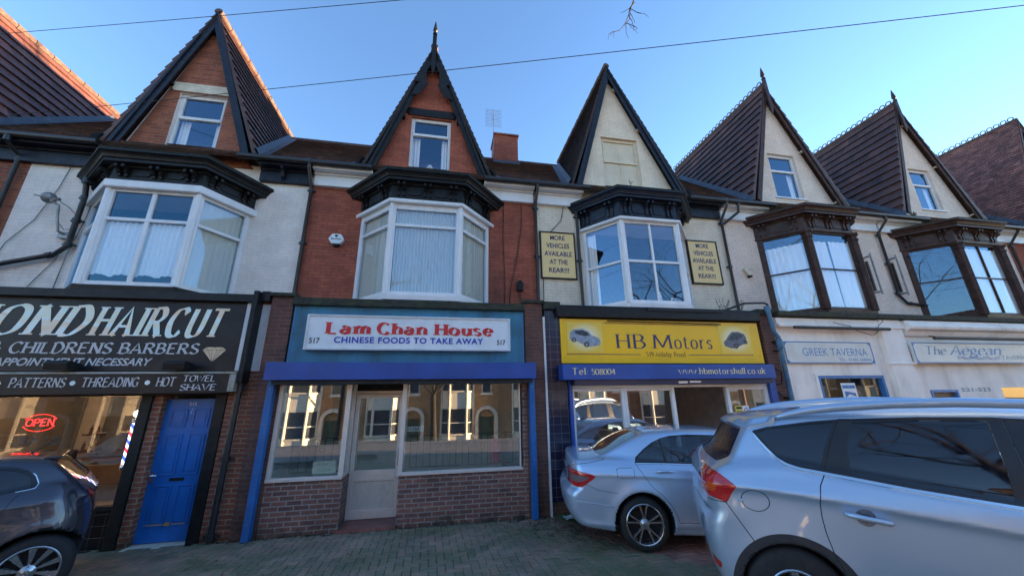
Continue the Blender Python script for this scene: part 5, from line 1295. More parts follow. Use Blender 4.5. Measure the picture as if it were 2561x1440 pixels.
for (x0, x1, z0, z1) in ((8.28, 10.12, .7, 2.36), (11.40, 12.25, .0, 2.02)):
    m = MB(); m.box(x0, x0 + .06, 6.93, 7.04, z0, z1); m.box(x1 - .06, x1, 6.93, 7.04, z0, z1); m.box(x0 + .06, x1 - .06, 6.93, 7.04, z1 - .06, z1); m.box(x0 + .06, x1 - .06, 6.93, 7.04, z0, z0 + .06); m.build('window_frame', TB, tv, bevel=.004)
m = MB(); m.box(8.2, 10.2, 6.925, 6.949, 2.365, 2.42); m.box(8.2, 8.275, 6.925, 6.949, .6, 2.365); m.box(10.125, 10.2, 6.925, 6.949, .6, 2.365); m.build('window_surround', RN, tv)
m = MB(); m.poly([(8.3, 7.0, .74), (10.1, 7.0, .74), (10.1, 7.0, 2.33), (8.3, 7.0, 2.33)]); m.poly([(13.7, 7.02, .6), (17.2, 7.02, .6), (17.2, 7.02, 2.05), (13.7, 7.02, 2.05)]); islands(m.build('glass', glass('taverna_glass', refl=.10, ior=1.45, wav=.004), tv))
m = MB(); m.box(11.46, 12.19, 7.0, 7.04, .06, 1.96); m.build('door', mat('door_brown', (.12, .06, .03), .5), tv)
m = MB(); m.box(7.4, 18.2, 10.0, 10.1, 0, 3.6); m.box(7.4, 18.2, 7.3, 10, 2.9, 3.0); m.box(7.4, 18.2, 7.1, 10, -.05, 0); m.build('inner_wall', mat('taverna_wall', (.22, .13, .07), .9, var=.3, vs_=2), tv)
po = thing('poster', 'small blue and white poster in the taverna window', 'poster', (9.1, 6.99, 1.9))
m = MB(); m.box(8.92, 9.32, 6.992, 6.996, 1.55, 2.20); m.build('sheet', SW, po)
m = MB(); m.xz([(8.95, 1.62), (9.05, 1.78), (9.14, 1.70), (9.25, 1.86), (9.29, 1.60)], 6.988, 6.991); m.xz([(8.97, 1.88), (9.10, 1.96), (9.27, 1.90), (9.27, 1.98), (8.98, 2.02)], 6.988, 6.991); m.box(8.95, 9.29, 6.988, 6.991, 2.08, 2.15); m.build('picture', mat('poster_blue', (.05, .22, .50), .5, var=.4, vs_=20), po)
ms_ = thing('wall_mask', 'carved brown face mask hanging behind the taverna window glass', 'mask', (9.65, 7.4, 1.9))
m = MB(); m.lathe([(0, -.12), (.10, -.09), (.17, 0), (.17, .02), (0, .03)], (9.62, 7.3, 1.88), 'y', 20); m.v = [(x, y, 1.88 + (z - 1.88) * 1.6) for x, y, z in m.v]; m.build('face', mat('mask_wood', (.25, .10, .04), .5), ms_, smooth=True)
m = MB(); m.tube([(9.62, 7.18, 1.93), (9.62, 7.14, 1.84)], [.012, .022], 8); m.box(9.55, 9.59, 7.19, 7.21, 1.93, 1.95); m.box(9.65, 9.69, 7.19, 7.21, 1.93, 1.95); m.box(9.57, 9.67, 7.185, 7.21, 1.74, 1.755); m.build('features', mat('mask_dark', (.08, .03, .015), .5), ms_)
CRM = mat('sign_cream', (.66, .66, .62), .45, var=.05, vs_=2, dirt=(.5, .46, .36), dirt_amt=.4, dirt_scale=3)
def panel_sign(x0, x1, z0, z1, y, lab):
    s_ = thing('shop_sign', lab, 'sign', ((x0 + x1) / 2, y, z0)); m = MB(); m.box(x0, x1, y, y + .06, z0, z1); m.build('panel', CRM, s_)
    m = MB(); w = .022; c = .07
    m.box(x0, x1, y - .006, y - .0005, z0, z0 + w); m.box(x0, x1, y - .006, y - .0005, z1 - w, z1); m.box(x0, x0 + w, y - .006, y - .0005, z0 + w, z1 - w); m.box(x1 - w, x1, y - .006, y - .0005, z0 + w, z1 - w)
    for cx, cz, sx, sz in ((x0 + w, z0 + w, 1, 1), (x1 - w, z0 + w, -1, 1), (x0 + w, z1 - w, 1, -1), (x1 - w, z1 - w, -1, -1)):
        pr = [(cx, cz), (cx + sx * c, cz), (cx, cz + sz * c)]; m.xz(pr, y - .005, y - .0005)
    m.build('border', TB, s_); return s_
s1 = panel_sign(7.50, 9.93, 2.63, 3.12, 6.88, 'white panel sign with blue border reading GREEK TAVERNA')
LBS = mat('letter_sky', (.06, .24, .50), .45, var=.05)
sans('lettering', 'GREEK TAVERNA', 7.97, 2.80, 6.877, .185, LBS, s1, w=1.80, bold=-.004); sans('lettering', 'TEL:. 01482 568866', 8.92, 2.685, 6.877, .07, LBS, s1, w=.92)
s2 = panel_sign(11.0, 14.9, 2.63, 3.12, 6.76, 'white panel sign with blue border and flowing script above a wave')
LBS2 = mat('letter_slate', (.14, .25, .38), .45, var=.05)
pen('lettering', 'The', 11.33, 2.83, 6.757, .20, LBS2, s2, w=.62, thick=1.1, thin=.35, ang=20, slant=.22)
pen('lettering', 'Aegean', 12.12, 2.83, 6.757, .235, LBS, s2, w=1.62, thick=1.2, thin=.35, ang=20, slant=.3, serif=False, gap=.7)
sans('lettering', 'TAVERNA', 13.75, 2.72, 6.757, .11, LBS2, s2, w=.95, bold=-.005)
m = MB()
for k in range(2): m.tube([(12.3 + i * .06, 6.757, 2.775 - k * .04 + .018 * math.sin(i * .9)) for i in range(24)], .007, 5)
m.build('wave', LBS, s2)
n5 = sans('door_number', '521-523', 12.38, 1.99 - .02, 6.945, .09, LBS2, None, w=.95, bold=.03, spacing=1.1); tag(n5, 'dark blue house number 521-523 on the white taverna wall', 'number')
for i, (xa, xb, z, y) in enumerate(((7.75, 10.45, 3.42, 6.74), (11.5, 16.5, 3.20, 6.60))):
    lt = thing('strip_light', ['dark rusty strip light fitting over the GREEK TAVERNA sign', 'long dark strip light fitting over the flowing script sign'][i], 'light fitting', ((xa + xb) / 2, y, z), 'strip lights above the taverna signs')
    m = MB(); m.tube([(xa, y, z), (xb, y, z)], .035, 10); m.build('tube', mat('rusty_black', (.035, .028, .025), .6, var=.3, dirt=(.12, .06, .03), dirt_amt=.5, dirt_scale=8), lt)
    m = MB()
    for x in (xa + .3, xb - .3): m.tube([(x, y, z), (x, 6.9, z + .12)], .012, 6)
    m.build('bracket', BL, lt)
BP = mat('pipe_blue', (.05, .14, .24), .5, var=.25, vs_=6, dirt=(.2, .22, .22), dirt_amt=.5, dirt_scale=8)
bpv = thing('drain_pipe', 'faded blue drainpipe between the yellow sign and the white taverna', 'drainpipe', (7.28, 6.8, 0))
m = MB(); m.tube([(7.20, 6.80, 3.84), (7.24, 6.80, 3.3), (7.32, 6.80, 3.2), (7.32, 6.82, .05)], .05, 12); m.tube([(7.32, 6.8, 2.95), (7.32, 6.8, 3.15)], .066, 12); m.tube([(7.20, 6.80, 3.78), (7.20, 6.8, 3.9)], .062, 12); m.build('pipe', BP, bpv, auto=50)
m = MB()
for z in (2.9, 3.1, 1.9): m.box(7.24, 7.40, 6.82, 6.93, z - .012, z + .012)
islands(m.build('clip', BL, bpv))
wp = thing('waste_pipe', 'bent black waste pipe resting on the ledge above the brick pier', 'pipe', (7, 7.2, 3.85))
m = MB(); m.tube([(6.3, 7.5, 3.83), (6.6, 7.2, 3.93), (6.85, 7.05, 4.02), (7.3, 6.95, 4.02), (7.36, 6.93, 3.99), (7.38, 6.9, 3.86)], .024, 8); m.build('pipe', PIPE, wp, smooth=True)
CAB = mat('cable_black', (.012, .012, .014), .6, var=.1)
def cable(name, pts, r, label, cat='cable', sag=0, parent=None, group=None):
    if sag:
        a, b_ = Vector(pts[0]), Vector(pts[-1]); pts = [a.lerp(b_, i / 24) - Vector((0, 0, sag * 4 * (i / 24) * (1 - i / 24))) for i in range(25)]
    m = MB(); m.tube(pts, r, 5); o = m.build(name, CAB, parent, smooth=True)
    if not parent: tag(o, label, cat, group)
    return o
cable('hanging_cable', [(8.9, 6.78, 3.56), (9.3, 6.75, 3.48), (9.5, 6.74, 3.36), (9.9, 6.74, 3.26), (10.1, 6.75, 3.36), (10.2, 6.78, 3.50), (10.35, 6.75, 3.62), (10.2, 6.73, 3.70)], .007, 'thin black cable looping over the GREEK TAVERNA sign')
cable('loose_cable', [(6.98, 6.92, 2.7), (7.02, 6.9, 2.6), (7.3, 6.88, 2.45), (7.25, 6.9, 2.2), (7.0, 6.88, 2.15)], .012, 'thick loose cable on the brick pier beside the dealer sign')
cable('loose_cable', [(6.99, 6.88, 2.10), (7.15, 6.86, 1.95), (7.42, 6.84, 1.82)], .014, 'black cable stub crossing low on the brick pier beside the blue pipe')

m = MB(); wall_xz(m, [(18.2, 3.8), (23.6, 3.8)], -.1, 6.96, .1, [(19.0, 21.2, .8, 2.4), (22.0, 22.9, 0, 2.2)], reveal=.15); m.box(18.3, 23.5, 7.3, 7.35, 0, 3.7); m.box(18.2, 23.6, 6.98, 7.79, 3.72, 3.79); m.build('shop_wall', M_['brick_shop'], H6)
# ---------------------------------------------------------------- cars
def crv(pts, n=12):
    """smooth curve through points (x increasing) as a callable"""
    P = [(float(a), float(b)) for a, b in pts]; X = []; Y = []
    for i in range(len(P) - 1):
        p0 = P[i - 1] if i else (2 * P[0][0] - P[1][0], 2 * P[0][1] - P[1][1]); p1, p2 = P[i], P[i + 1]; p3 = P[i + 2] if i + 2 < len(P) else (2 * P[-1][0] - P[-2][0], 2 * P[-1][1] - P[-2][1])
        h = p2[0] - p1[0]; m1 = (p2[1] - p0[1]) / (p2[0] - p0[0]) * h; m2 = (p3[1] - p1[1]) / (p3[0] - p1[0]) * h
        for k in range(n):
            t = k / n; X.append(p1[0] + h * t); Y.append((2 * t ** 3 - 3 * t * t + 1) * p1[1] + (t ** 3 - 2 * t * t + t) * m1 + (-2 * t ** 3 + 3 * t * t) * p2[1] + (t ** 3 - t * t) * m2)
    X.append(P[-1][0]); Y.append(P[-1][1]); X = np.array(X); Y = np.array(Y)
    return lambda q: np.interp(q, X, Y)
def smax(a, b, k):
    h = np.clip(.5 + .5 * (a - b) / k, 0, 1); return b * (1 - h) + a * h + k * h * (1 - h)
def smin(a, b, k): return -smax(-a, -b, k)
def polysdf(pts, x, y):
    """positive inside a closed polygon"""
    P = np.array(pts, float); n = len(P); d = np.full(x.shape, 1e9); ins = np.zeros(x.shape, bool)
    for i in range(n):
        a = P[i]; b = P[(i + 1) % n]; e = b - a; wx = x - a[0]; wy = y - a[1]
        t = np.clip((wx * e[0] + wy * e[1]) / (e @ e), 0, 1); dx = wx - e[0] * t; dy = wy - e[1] * t
        d = np.minimum(d, dx * dx + dy * dy)
        c = (a[1] > y) != (b[1] > y)
        with np.errstate(divide='ignore', invalid='ignore'): xi = (b[0] - a[0]) * (y - a[1]) / (b[1] - a[1]) + a[0]
        ins ^= c & (x < xi)
    d = np.sqrt(d); return np.where(ins, d, -d)
def catmull(pts, k=6):
    out = []; n = len(pts); P = [np.array(p, float) for p in pts]
    for i in range(n):
        p0, p1, p2, p3 = P[i - 1], P[i], P[(i + 1) % n], P[(i + 2) % n]
        for j in range(k): t = j / k; out.append(tuple(.5 * ((2 * p1) + (p2 - p0) * t + (2 * p0 - 5 * p1 + 4 * p2 - p3) * t * t + (3 * p1 - p0 - 3 * p2 + p3) * t ** 3)))
    return out
class Shell:
    def __init__(s, F, lo, hi, h):
        s.F = F
        nx, ny, nz = [int(math.ceil((hi[i] - lo[i]) / h)) + 1 for i in range(3)]
        ny = ny + 1 if ny % 2 == 0 else ny
        xs = lo[0] + h * np.arange(nx); half = ny // 2; ysh = h * np.arange(0, half + 1); zs = lo[2] + h * np.arange(nz)
        V = F(xs[:, None, None], ysh[None, :, None], zs[None, None, :]); V = np.broadcast_to(V, (nx, half + 1, nz))
        V = np.concatenate([V[:, :0:-1, :], V], axis=1); ys = np.concatenate([-ysh[:0:-1], ysh]); ny = len(ys)
        s_ = V < 0
        idx = -np.ones((nx - 1, ny - 1, nz - 1), int)
        cnt = np.zeros_like(idx, float); acc = np.zeros(idx.shape + (3,))
        C = [(i, j, k) for i in (0, 1) for j in (0, 1) for k in (0, 1)]
        def sub(A, c): return A[c[0]:A.shape[0] - 1 + c[0], c[1]:A.shape[1] - 1 + c[1], c[2]:A.shape[2] - 1 + c[2]]
        for a in C:
            for ax in range(3):
                if a[ax]: continue
                b = list(a); b[ax] = 1
                va, vb = sub(V, a), sub(V, b); cr = (va < 0) != (vb < 0)
                t = np.where(cr, va / np.where(cr, va - vb, 1), 0)
                cnt += cr
                for d in range(3): acc[..., d] += cr * (a[d] + (t if d == ax else 0))
        act = cnt > 0; n = int(act.sum()); idx[act] = np.arange(n)
        I = np.argwhere(act); P = acc[act] / cnt[act][:, None] + I
        P = np.stack([lo[0] + h * P[:, 0], ys[0] + h * P[:, 1], lo[2] + h * P[:, 2]], 1)
        faces = []
        for ax in range(3):
            sl0 = [slice(None)] * 3; sl1 = [slice(None)] * 3; sl0[ax] = slice(0, -1); sl1[ax] = slice(1, None)
            cr = s_[tuple(sl0)] != s_[tuple(sl1)]
            o = [d for d in range(3) if d != ax]
            E = np.argwhere(cr)
            E = E[(E[:, o[0]] > 0) & (E[:, o[1]] > 0) & (E[:, o[0]] < V.shape[o[0]] - 1) & (E[:, o[1]] < V.shape[o[1]] - 1)]
            q = []
            for da, db in ((0, 0), (1, 0), (1, 1), (0, 1)):
                G_ = E.copy(); G_[:, o[0]] -= da; G_[:, o[1]] -= db; q.append(idx[G_[:, 0], G_[:, 1], G_[:, 2]])
            q = np.stack(q, 1); neg = s_[E[:, 0], E[:, 1], E[:, 2]]
            flip = neg if ax != 1 else ~neg
            q[flip] = q[flip][:, ::-1]; faces.append(q)
        f = np.concatenate(faces); f = f[(f >= 0).all(1)]
        s.P = P; s.relax(3)
        s.N = s.grad(s.P)
        q = s.P[f]; fn = np.cross(q[:, 2] - q[:, 0], q[:, 3] - q[:, 1]); bad = (fn * s.N[f].sum(1)).sum(1) < 0
        f[bad] = f[bad][:, ::-1]
        s.f = np.full((len(f), 10), -1); s.f[:, :4] = f; s.n = np.full(len(f), 4); s.lab = np.zeros(len(f), int); s.names = ['paint']
    def ev(s, P): return s.F(P[:, 0], np.abs(P[:, 1]), P[:, 2])
    def grad(s, P):
        e = 2e-3; g = np.stack([(s.ev(P + d) - s.ev(P - d)) / (2 * e) for d in np.eye(3) * e], 1)
        return g / np.maximum(1e-6, np.linalg.norm(g, axis=1))[:, None]
    def relax(s, n):
        for _ in range(n):
            e = 2e-3; g = np.stack([(s.ev(s.P + d) - s.ev(s.P - d)) / (2 * e) for d in np.eye(3) * e], 1)
            st = (s.ev(s.P) / np.maximum(.15, (g * g).sum(1)))[:, None] * g
            L = np.linalg.norm(st, axis=1, keepdims=True); s.P = s.P - st * np.minimum(1, .012 / np.maximum(L, 1e-9))
    def split(s, val, only=None):
        """cut the faces along val = 0; returns per-face bool inside"""
        f = s.f; pad = np.where(f < 0, f[:, :1], f); vv = val[pad]
        mx, mn = vv.max(1), vv.min(1)
        ok = np.ones(len(f), bool) if only is None else np.isin(s.lab, only)
        mixed = np.flatnonzero((mx > 1e-7) & (mn < -1e-7) & ok)
        nf, nn_, nl, nv, nN, em = [], [], [], [], [], {}
        base = len(s.P); newval = []
        P, N = s.P, s.N
        def cut(a, b):
            k = (a, b) if a < b else (b, a)
            if k in em: return em[k]
            t = val[k[0]] / (val[k[0]] - val[k[1]]); em[k] = base + len(nv)
            nv.append(P[k[0]] * (1 - t) + P[k[1]] * t); q = N[k[0]] * (1 - t) + N[k[1]] * t; nN.append(q / max(1e-6, np.linalg.norm(q))); return em[k]
        for i in mixed:
            L = [int(q) for q in f[i, :s.n[i]]]; A, B = [], []
            for a, b in zip(L, L[1:] + L[:1]):
                va, vb = val[a], val[b]
                if va >= 0: A.append(a)
                else: B.append(a)
                if (va >= 0) != (vb >= 0):
                    c = cut(a, b); A.append(c); B.append(c)
            first = True
            for K in (A, B):
                if len(K) < 3: continue
                K = K[:10]
                row = K + [-1] * (10 - len(K))
                if first: s.f[i] = row; s.n[i] = len(K); first = False
                else: nf.append(row); nn_.append(len(K)); nl.append(s.lab[i])
        if nf: s.f = np.concatenate([s.f, np.array(nf)]); s.n = np.concatenate([s.n, nn_]); s.lab = np.concatenate([s.lab, nl])
        if nv: s.P = np.concatenate([s.P, np.array(nv)]); s.N = np.concatenate([s.N, np.array(nN)]); val = np.concatenate([val, np.zeros(len(nv))])
        pad = np.where(s.f < 0, s.f[:, :1], s.f)
        return val[pad].sum(1) > 0
    def centers(s):
        pad = np.where(s.f < 0, s.f[:, :1], s.f); return s.P[pad].mean(1), s.N[s.f[:, 0]]
    def region(s, name, fn, gate=None, only=('paint',)):
        ids = [s.names.index(o) for o in only]
        x, y, z = s.P[:, 0], np.abs(s.P[:, 1]), s.P[:, 2]
        val = fn(x, y, z); ins = s.split(np.asarray(val, float).copy(), ids)
        if name not in s.names: s.names.append(name)
        c, n_ = s.centers(); g = np.ones(len(c), bool) if gate is None else gate(c[:, 0], np.abs(c[:, 1]), c[:, 2], n_)
        s.lab[ins & g & np.isin(s.lab, ids)] = s.names.index(name)
    def seam(s, fn, w=.003, gate=None, only=('paint',), name='seam'):
        ids = [s.names.index(o) for o in only]
        for sg in (1, -1):
            x, y, z = s.P[:, 0], np.abs(s.P[:, 1]), s.P[:, 2]
            s.split(np.asarray(fn(x, y, z), float) + sg * w, ids)
        if name not in s.names: s.names.append(name)
        c, n_ = s.centers(); v = np.abs(fn(c[:, 0], np.abs(c[:, 1]), c[:, 2])) < w
        g = np.ones(len(c), bool) if gate is None else gate(c[:, 0], np.abs(c[:, 1]), c[:, 2], n_)
        s.lab[v & g & np.isin(s.lab, ids)] = s.names.index(name)
    def mesh(s, name, labs, mats, parent, off=0., side=None, lim=None):
        ids = [s.names.index(l) for l in labs if l in s.names]
        sel = np.isin(s.lab, ids)
        c, _ = s.centers()
        if side == 1: sel &= c[:, 1] > 0
        if side == -1: sel &= c[:, 1] < 0
        if lim is not None: sel &= lim(c)
        fi = np.flatnonzero(sel)
        if not len(fi): return None
        used = np.unique(s.f[fi][s.f[fi] >= 0]); mp = -np.ones(len(s.P), int); mp[used] = np.arange(len(used))
        V = s.P[used] + s.N[used] * off
        faces = [[int(q) for q in mp[s.f[i, :s.n[i]]]] for i in fi]
        me = bpy.data.meshes.new(name); me.from_pydata(V.tolist(), [], faces)
        for m_ in mats: me.materials.append(m_)
        if len(mats) > 1: me.polygons.foreach_set('material_index', [min(len(mats) - 1, ids.index(s.lab[i])) for i in fi])
        me.polygons.foreach_set('use_smooth', [True] * len(faces))
        me.normals_split_custom_set_from_vertices(s.N[used].tolist())
        o = bpy.data.objects.new(name, me); COL.objects.link(o); par(o, parent)
        return o

def paintmat(name, c, flake, rough=.36, metal=.55, coat=1.):
    m, nt, b = _nt(name); oc = objco(nt)
    b.inputs['Base Color'].default_value = (*c, 1); b.inputs['Metallic'].default_value = metal; b.inputs['Roughness'].default_value = rough
    b.inputs['Coat Weight'].default_value = coat; b.inputs['Coat Roughness'].default_value = .03; b.inputs['Coat IOR'].default_value = 1.5
    # road film: low on the body and patchy
    sx = nt.nodes.new("ShaderNodeSeparateXYZ"); nt.links.new(oc, sx.inputs[0])
    mr = nt.nodes.new("ShaderNodeMapRange"); nt.links.new(sx.outputs[2], mr.inputs[0]); mr.inputs[1].default_value = .95; mr.inputs[2].default_value = .25; mr.inputs[3].default_value = 0; mr.inputs[4].default_value = .28
    mm = nnew(nt, "ShaderNodeMath", operation='MULTIPLY'); nt.links.new(mr.outputs[0], mm.inputs[0]); nt.links.new(ramp(nt, noise(nt, 3, oc, 7, .7), [(.35, (.3,) * 3), (.7, (1,) * 3)]).outputs[0], mm.inputs[1])
    col = mixc(nt, mm.outputs[0], c, (.40, .38, .35))
    nt.links.new(col, b.inputs['Base Color'])
    r2 = nnew(nt, "ShaderNodeMath", operation='MULTIPLY_ADD'); nt.links.new(mm.outputs[0], r2.inputs[0]); r2.inputs[1].default_value = .5; r2.inputs[2].default_value = rough; nt.links.new(r2.outputs[0], b.inputs['Roughness'])
    r3 = nnew(nt, "ShaderNodeMath", operation='MULTIPLY_ADD'); nt.links.new(mm.outputs[0], r3.inputs[0]); r3.inputs[1].default_value = .4; r3.inputs[2].default_value = .03; nt.links.new(r3.outputs[0], b.inputs['Coat Roughness'])
    return m
CSEAM = mat('panel_gap', (.012, .012, .014), .8, var=.1)
CTRIM = mat('black_trim', (.016, .016, .018), .42, var=.2, vs_=8)
CPLAST = mat('dark_plastic', (.030, .031, .034), .6, var=.2, vs_=8, bmp=.2)
CWELL = mat('wheel_well', (.006, .006, .007), .9)
CCHROME = mat('car_chrome', (.78, .80, .82), .12, metal=1., var=.02)
CGLASS_D = mat('privacy_glass', (.006, .007, .010), .02, var=0, spec=.85)
CGLASS_R = mat('rear_glass', (.004, .004, .005), .22, var=0, spec=.12)
def tintglass(name, t, r=.08): return glass(name, tint=t, refl=r, ior=1.5)
CGLASS = tintglass('car_glass', (.38, .44, .46), .05)
TYRE = mat('tyre_rubber', (.016, .016, .017), .75, var=.2, vs_=12, bmp=.2)
ALLOY = mat('alloy', (.46, .46, .48), .25, metal=.9, var=.06)
ALLOYD = mat('alloy_dark', (.02, .02, .022), .5, metal=.5, var=.1)
def lampmat(name, c):
    m, nt, b = _nt(name); oc = objco(nt)
    b.inputs['Roughness'].default_value = .06; b.inputs['Coat Weight'].default_value = 1
    w = nnew(nt, "ShaderNodeTexWave"); w.inputs['Scale'].default_value = 16; w.bands_direction = 'Z'; nt.links.new(oc, w.inputs[0])
    nt.links.new(ramp(nt, w.outputs['Fac'], [(.2, tuple(x * .75 for x in c)), (.8, tuple(min(1, x * 1.2) for x in c))]).outputs[0], b.inputs['Base Color'])
    return m
LRED = lampmat('lamp_red', (.50, .012, .012)); LCLR = lampmat('lamp_clear', (.20, .13, .13)); LORG = lampmat('lamp_orange', (.62, .08, .01))

def wheel(car, x, y, R_, rim, style, side):
    """side -1: outer face towards -y"""
    w = thing('wheel', None, None); par(w, car)
    hw = .11; yo = y; s = side
    prof = [(rim, s * 0.0), (rim + .012, s * .012), (R_ - .05, s * .012), (R_ - .018, s * .0), (R_, s * -.03), (R_, s * -.19), (R_ - .02, s * -.215), (rim, s * -.22)]
    m = MB(); m.lathe(prof, (x, yo, R_), 'y', 56); 
    m.build('tyre', TYRE, w, auto=40)
    m = MB(); m.lathe([(rim + .004, s * .006), (rim - .004, s * .012), (rim - .014, s * .008), (rim - .018, s * -.03), (rim - .03, s * -.18), (rim - .02, s * -.21)], (x, yo, R_), 'y', 56)
    n = 5
    c = Vector((x, yo, R_))
    def spoke(a0, w0, w1, r0, r1, d0, d1, bend=0.):
        K = 6; L = []
        for k in range(K + 1):
            f = k / K; r = r0 + (r1 - r0) * f; a = a0 + bend * f * (1 - .3 * f); ww = w0 + (w1 - w0) * f; dd = d0 + (d1 - d0) * f
            rad = Vector((math.cos(a), 0, math.sin(a))); tn = Vector((-math.sin(a), 0, math.cos(a))); dy = Vector((0, s, 0))
            o = c + rad * r + dy * dd
            L.append([o + tn * (-ww) - dy * .035, o + tn * (-ww * .75), o + tn * (ww * .75), o + tn * ww - dy * .035])
        b = len(m.v)
        for q in L: m.v += [tuple(p) for p in q]
        for k in range(K):
            for j in range(3): m.f.append([b + k * 4 + j, b + k * 4 + j + 1, b + (k + 1) * 4 + j + 1, b + (k + 1) * 4 + j]); m.m.append(0)
    if style == 'twin':
        for i in range(5):
            a = R(90) + i * R(72)
            for d in (-1, 1): spoke(a + d * R(7), .012, .013, .055, rim - .010, -.012, .0, bend=d * R(7.5))
    elif style == 'ten':
        for i in range(10): spoke(R(90) + i * R(36), .010, .036, .05, rim - .012, -.02, .0)
    else:
        for i in range(5): spoke(R(90) + i * R(72), .04, .03, .05, rim - .012, -.02, .0)
    m.lathe([(0, s * .006), (.028, s * .006), (.034, s * 0), (.062, s * -.012), (.066, s * -.05)], (x, yo, R_), 'y', 24)
    m.build('rim', ALLOY, w, auto=50)
    m = MB(); m.lathe([(0, s * -.085), (rim - .03, s * -.085)], (x, yo, R_), 'y', 40)
    m.lathe([(.0, s * -.075), (.14, s * -.075), (.14, s * -.08)], (x, yo, R_), 'y', 32); m.build('brake_disc', ALLOYD, w)
    m = MB(); m.lathe([(.014, s * .008), (.024, s * .008), (.024, s * .0065)], (x, yo, R_), 'y', 24)
    if style == 'twin':
        for k in range(3):
            a = R(90) + k * R(120); m.add([tuple(c + Vector((.022 * math.cos(a), s * .009, .022 * math.sin(a)))), tuple(c + Vector((.005 * math.cos(a + 1), s * .009, .005 * math.sin(a + 1)))), tuple(c + Vector((.005 * math.cos(a - 1), s * .009, .005 * math.sin(a - 1))))], [(0, 1, 2)])
    m.build('hub_cap', CCHROME, w)
    m = MB()
    for k in range(5):
        a = R(90) + k * R(72); m.lathe([(0, s * -.003), (.009, s * -.003), (.009, s * -.02)], (x + .052 * math.cos(a), yo, R_ + .052 * math.sin(a)), 'y', 8)
    m.build('wheel_bolts', CCHROME, w)
    return w

def car_field(S):
    W = S['W']; wt = crv(S['wt']); pl = crv(S['plan']); deck = crv(S['deck']); rear = crv(S['rear']); front = crv(S['front']); roof = crv(S['roof'])
    gi = crv(S['gi']); gplan = crv(S['gplan']); cre = crv(S['crease'][0]); bz = crv(S['bottom'])
    rw = S['rw']; ws = S['ws']
    def line(p, q, x, z, sg):
        dx, dz = q[0] - p[0], q[1] - p[1]; L = math.hypot(dx, dz); return sg * ((x - p[0]) * dz - (z - p[1]) * dx) / L
    def F(x, a, z):
        wl = (W + wt(z)) * pl(x)
        for xw in (0., S['wb']):
            r = np.sqrt((x - xw - S.get('wx', 0)) ** 2 + (z - S['wr']) ** 2)
            wl = wl + S['flare'] * np.exp(-((r - S['Ra'] - .01) / S.get('flw', .10)) ** 2) * (1 / (1 + np.exp(-(z - S['wr'] + .1) / .05)))
        for cz, amp, up, dn in ((cre, *S['crease'][1]),) + tuple((crv(c[0]), *c[1]) for c in S.get('creases', ())):
            d = z - cz(x); wl = wl + amp * np.exp(-(np.sqrt(d * d + .00022) - .0148) / (up + (dn - up) / (1 + np.exp(d / .008))))
        fs = a - wl
        rr = rear(z) + S.get('rbow', .10) * (a / W) ** 2.6 + S.get('rcorner', 0.) * np.maximum(0, a - W + .25) ** 2
        fr = rr - x; ff = x - (front(z) - .22 * (a / W) ** 2.4)
        ft = (z - (deck(x) - S.get('crown', .03) * (a / W) ** 2))
        lower = smax(smax(smax(fs, ft, S.get('kd', .06)), fr, S.get('kr', .10)), ff, .12)
        lower = smax(lower, bz(x) - z, .04)
        gw = (W - gi(z)) * gplan(x)
        gs = (a - gw) * .93
        gr_ = z - (roof(x) - S.get('rcrown', .05) * (a / W) ** 2)
        g1 = line(rw[0], rw[1], x - S.get('rwbow', .06) * (a / W) ** 2, z, 1)
        g2 = line(ws[0], ws[1], x + .12 * (a / W) ** 2, z, -1)
        gh = smax(smax(smax(gs, gr_, S.get('kg', .09)), g1, S.get('kgr', .06)), g2, .06)
        gh = smax(gh, .93 - z, .02)
        b = smin(lower, gh, S.get('kj', .05))
        for xw in (0., S['wb']):
            r = np.sqrt((x - xw - S.get('wx', 0)) ** 2 + (z - S['wr']) ** 2)
            cyl = smax(r - S['Ra'], (W - .30) - a, .02)
            b = smax(b, -cyl, .008)
        return b
    return F

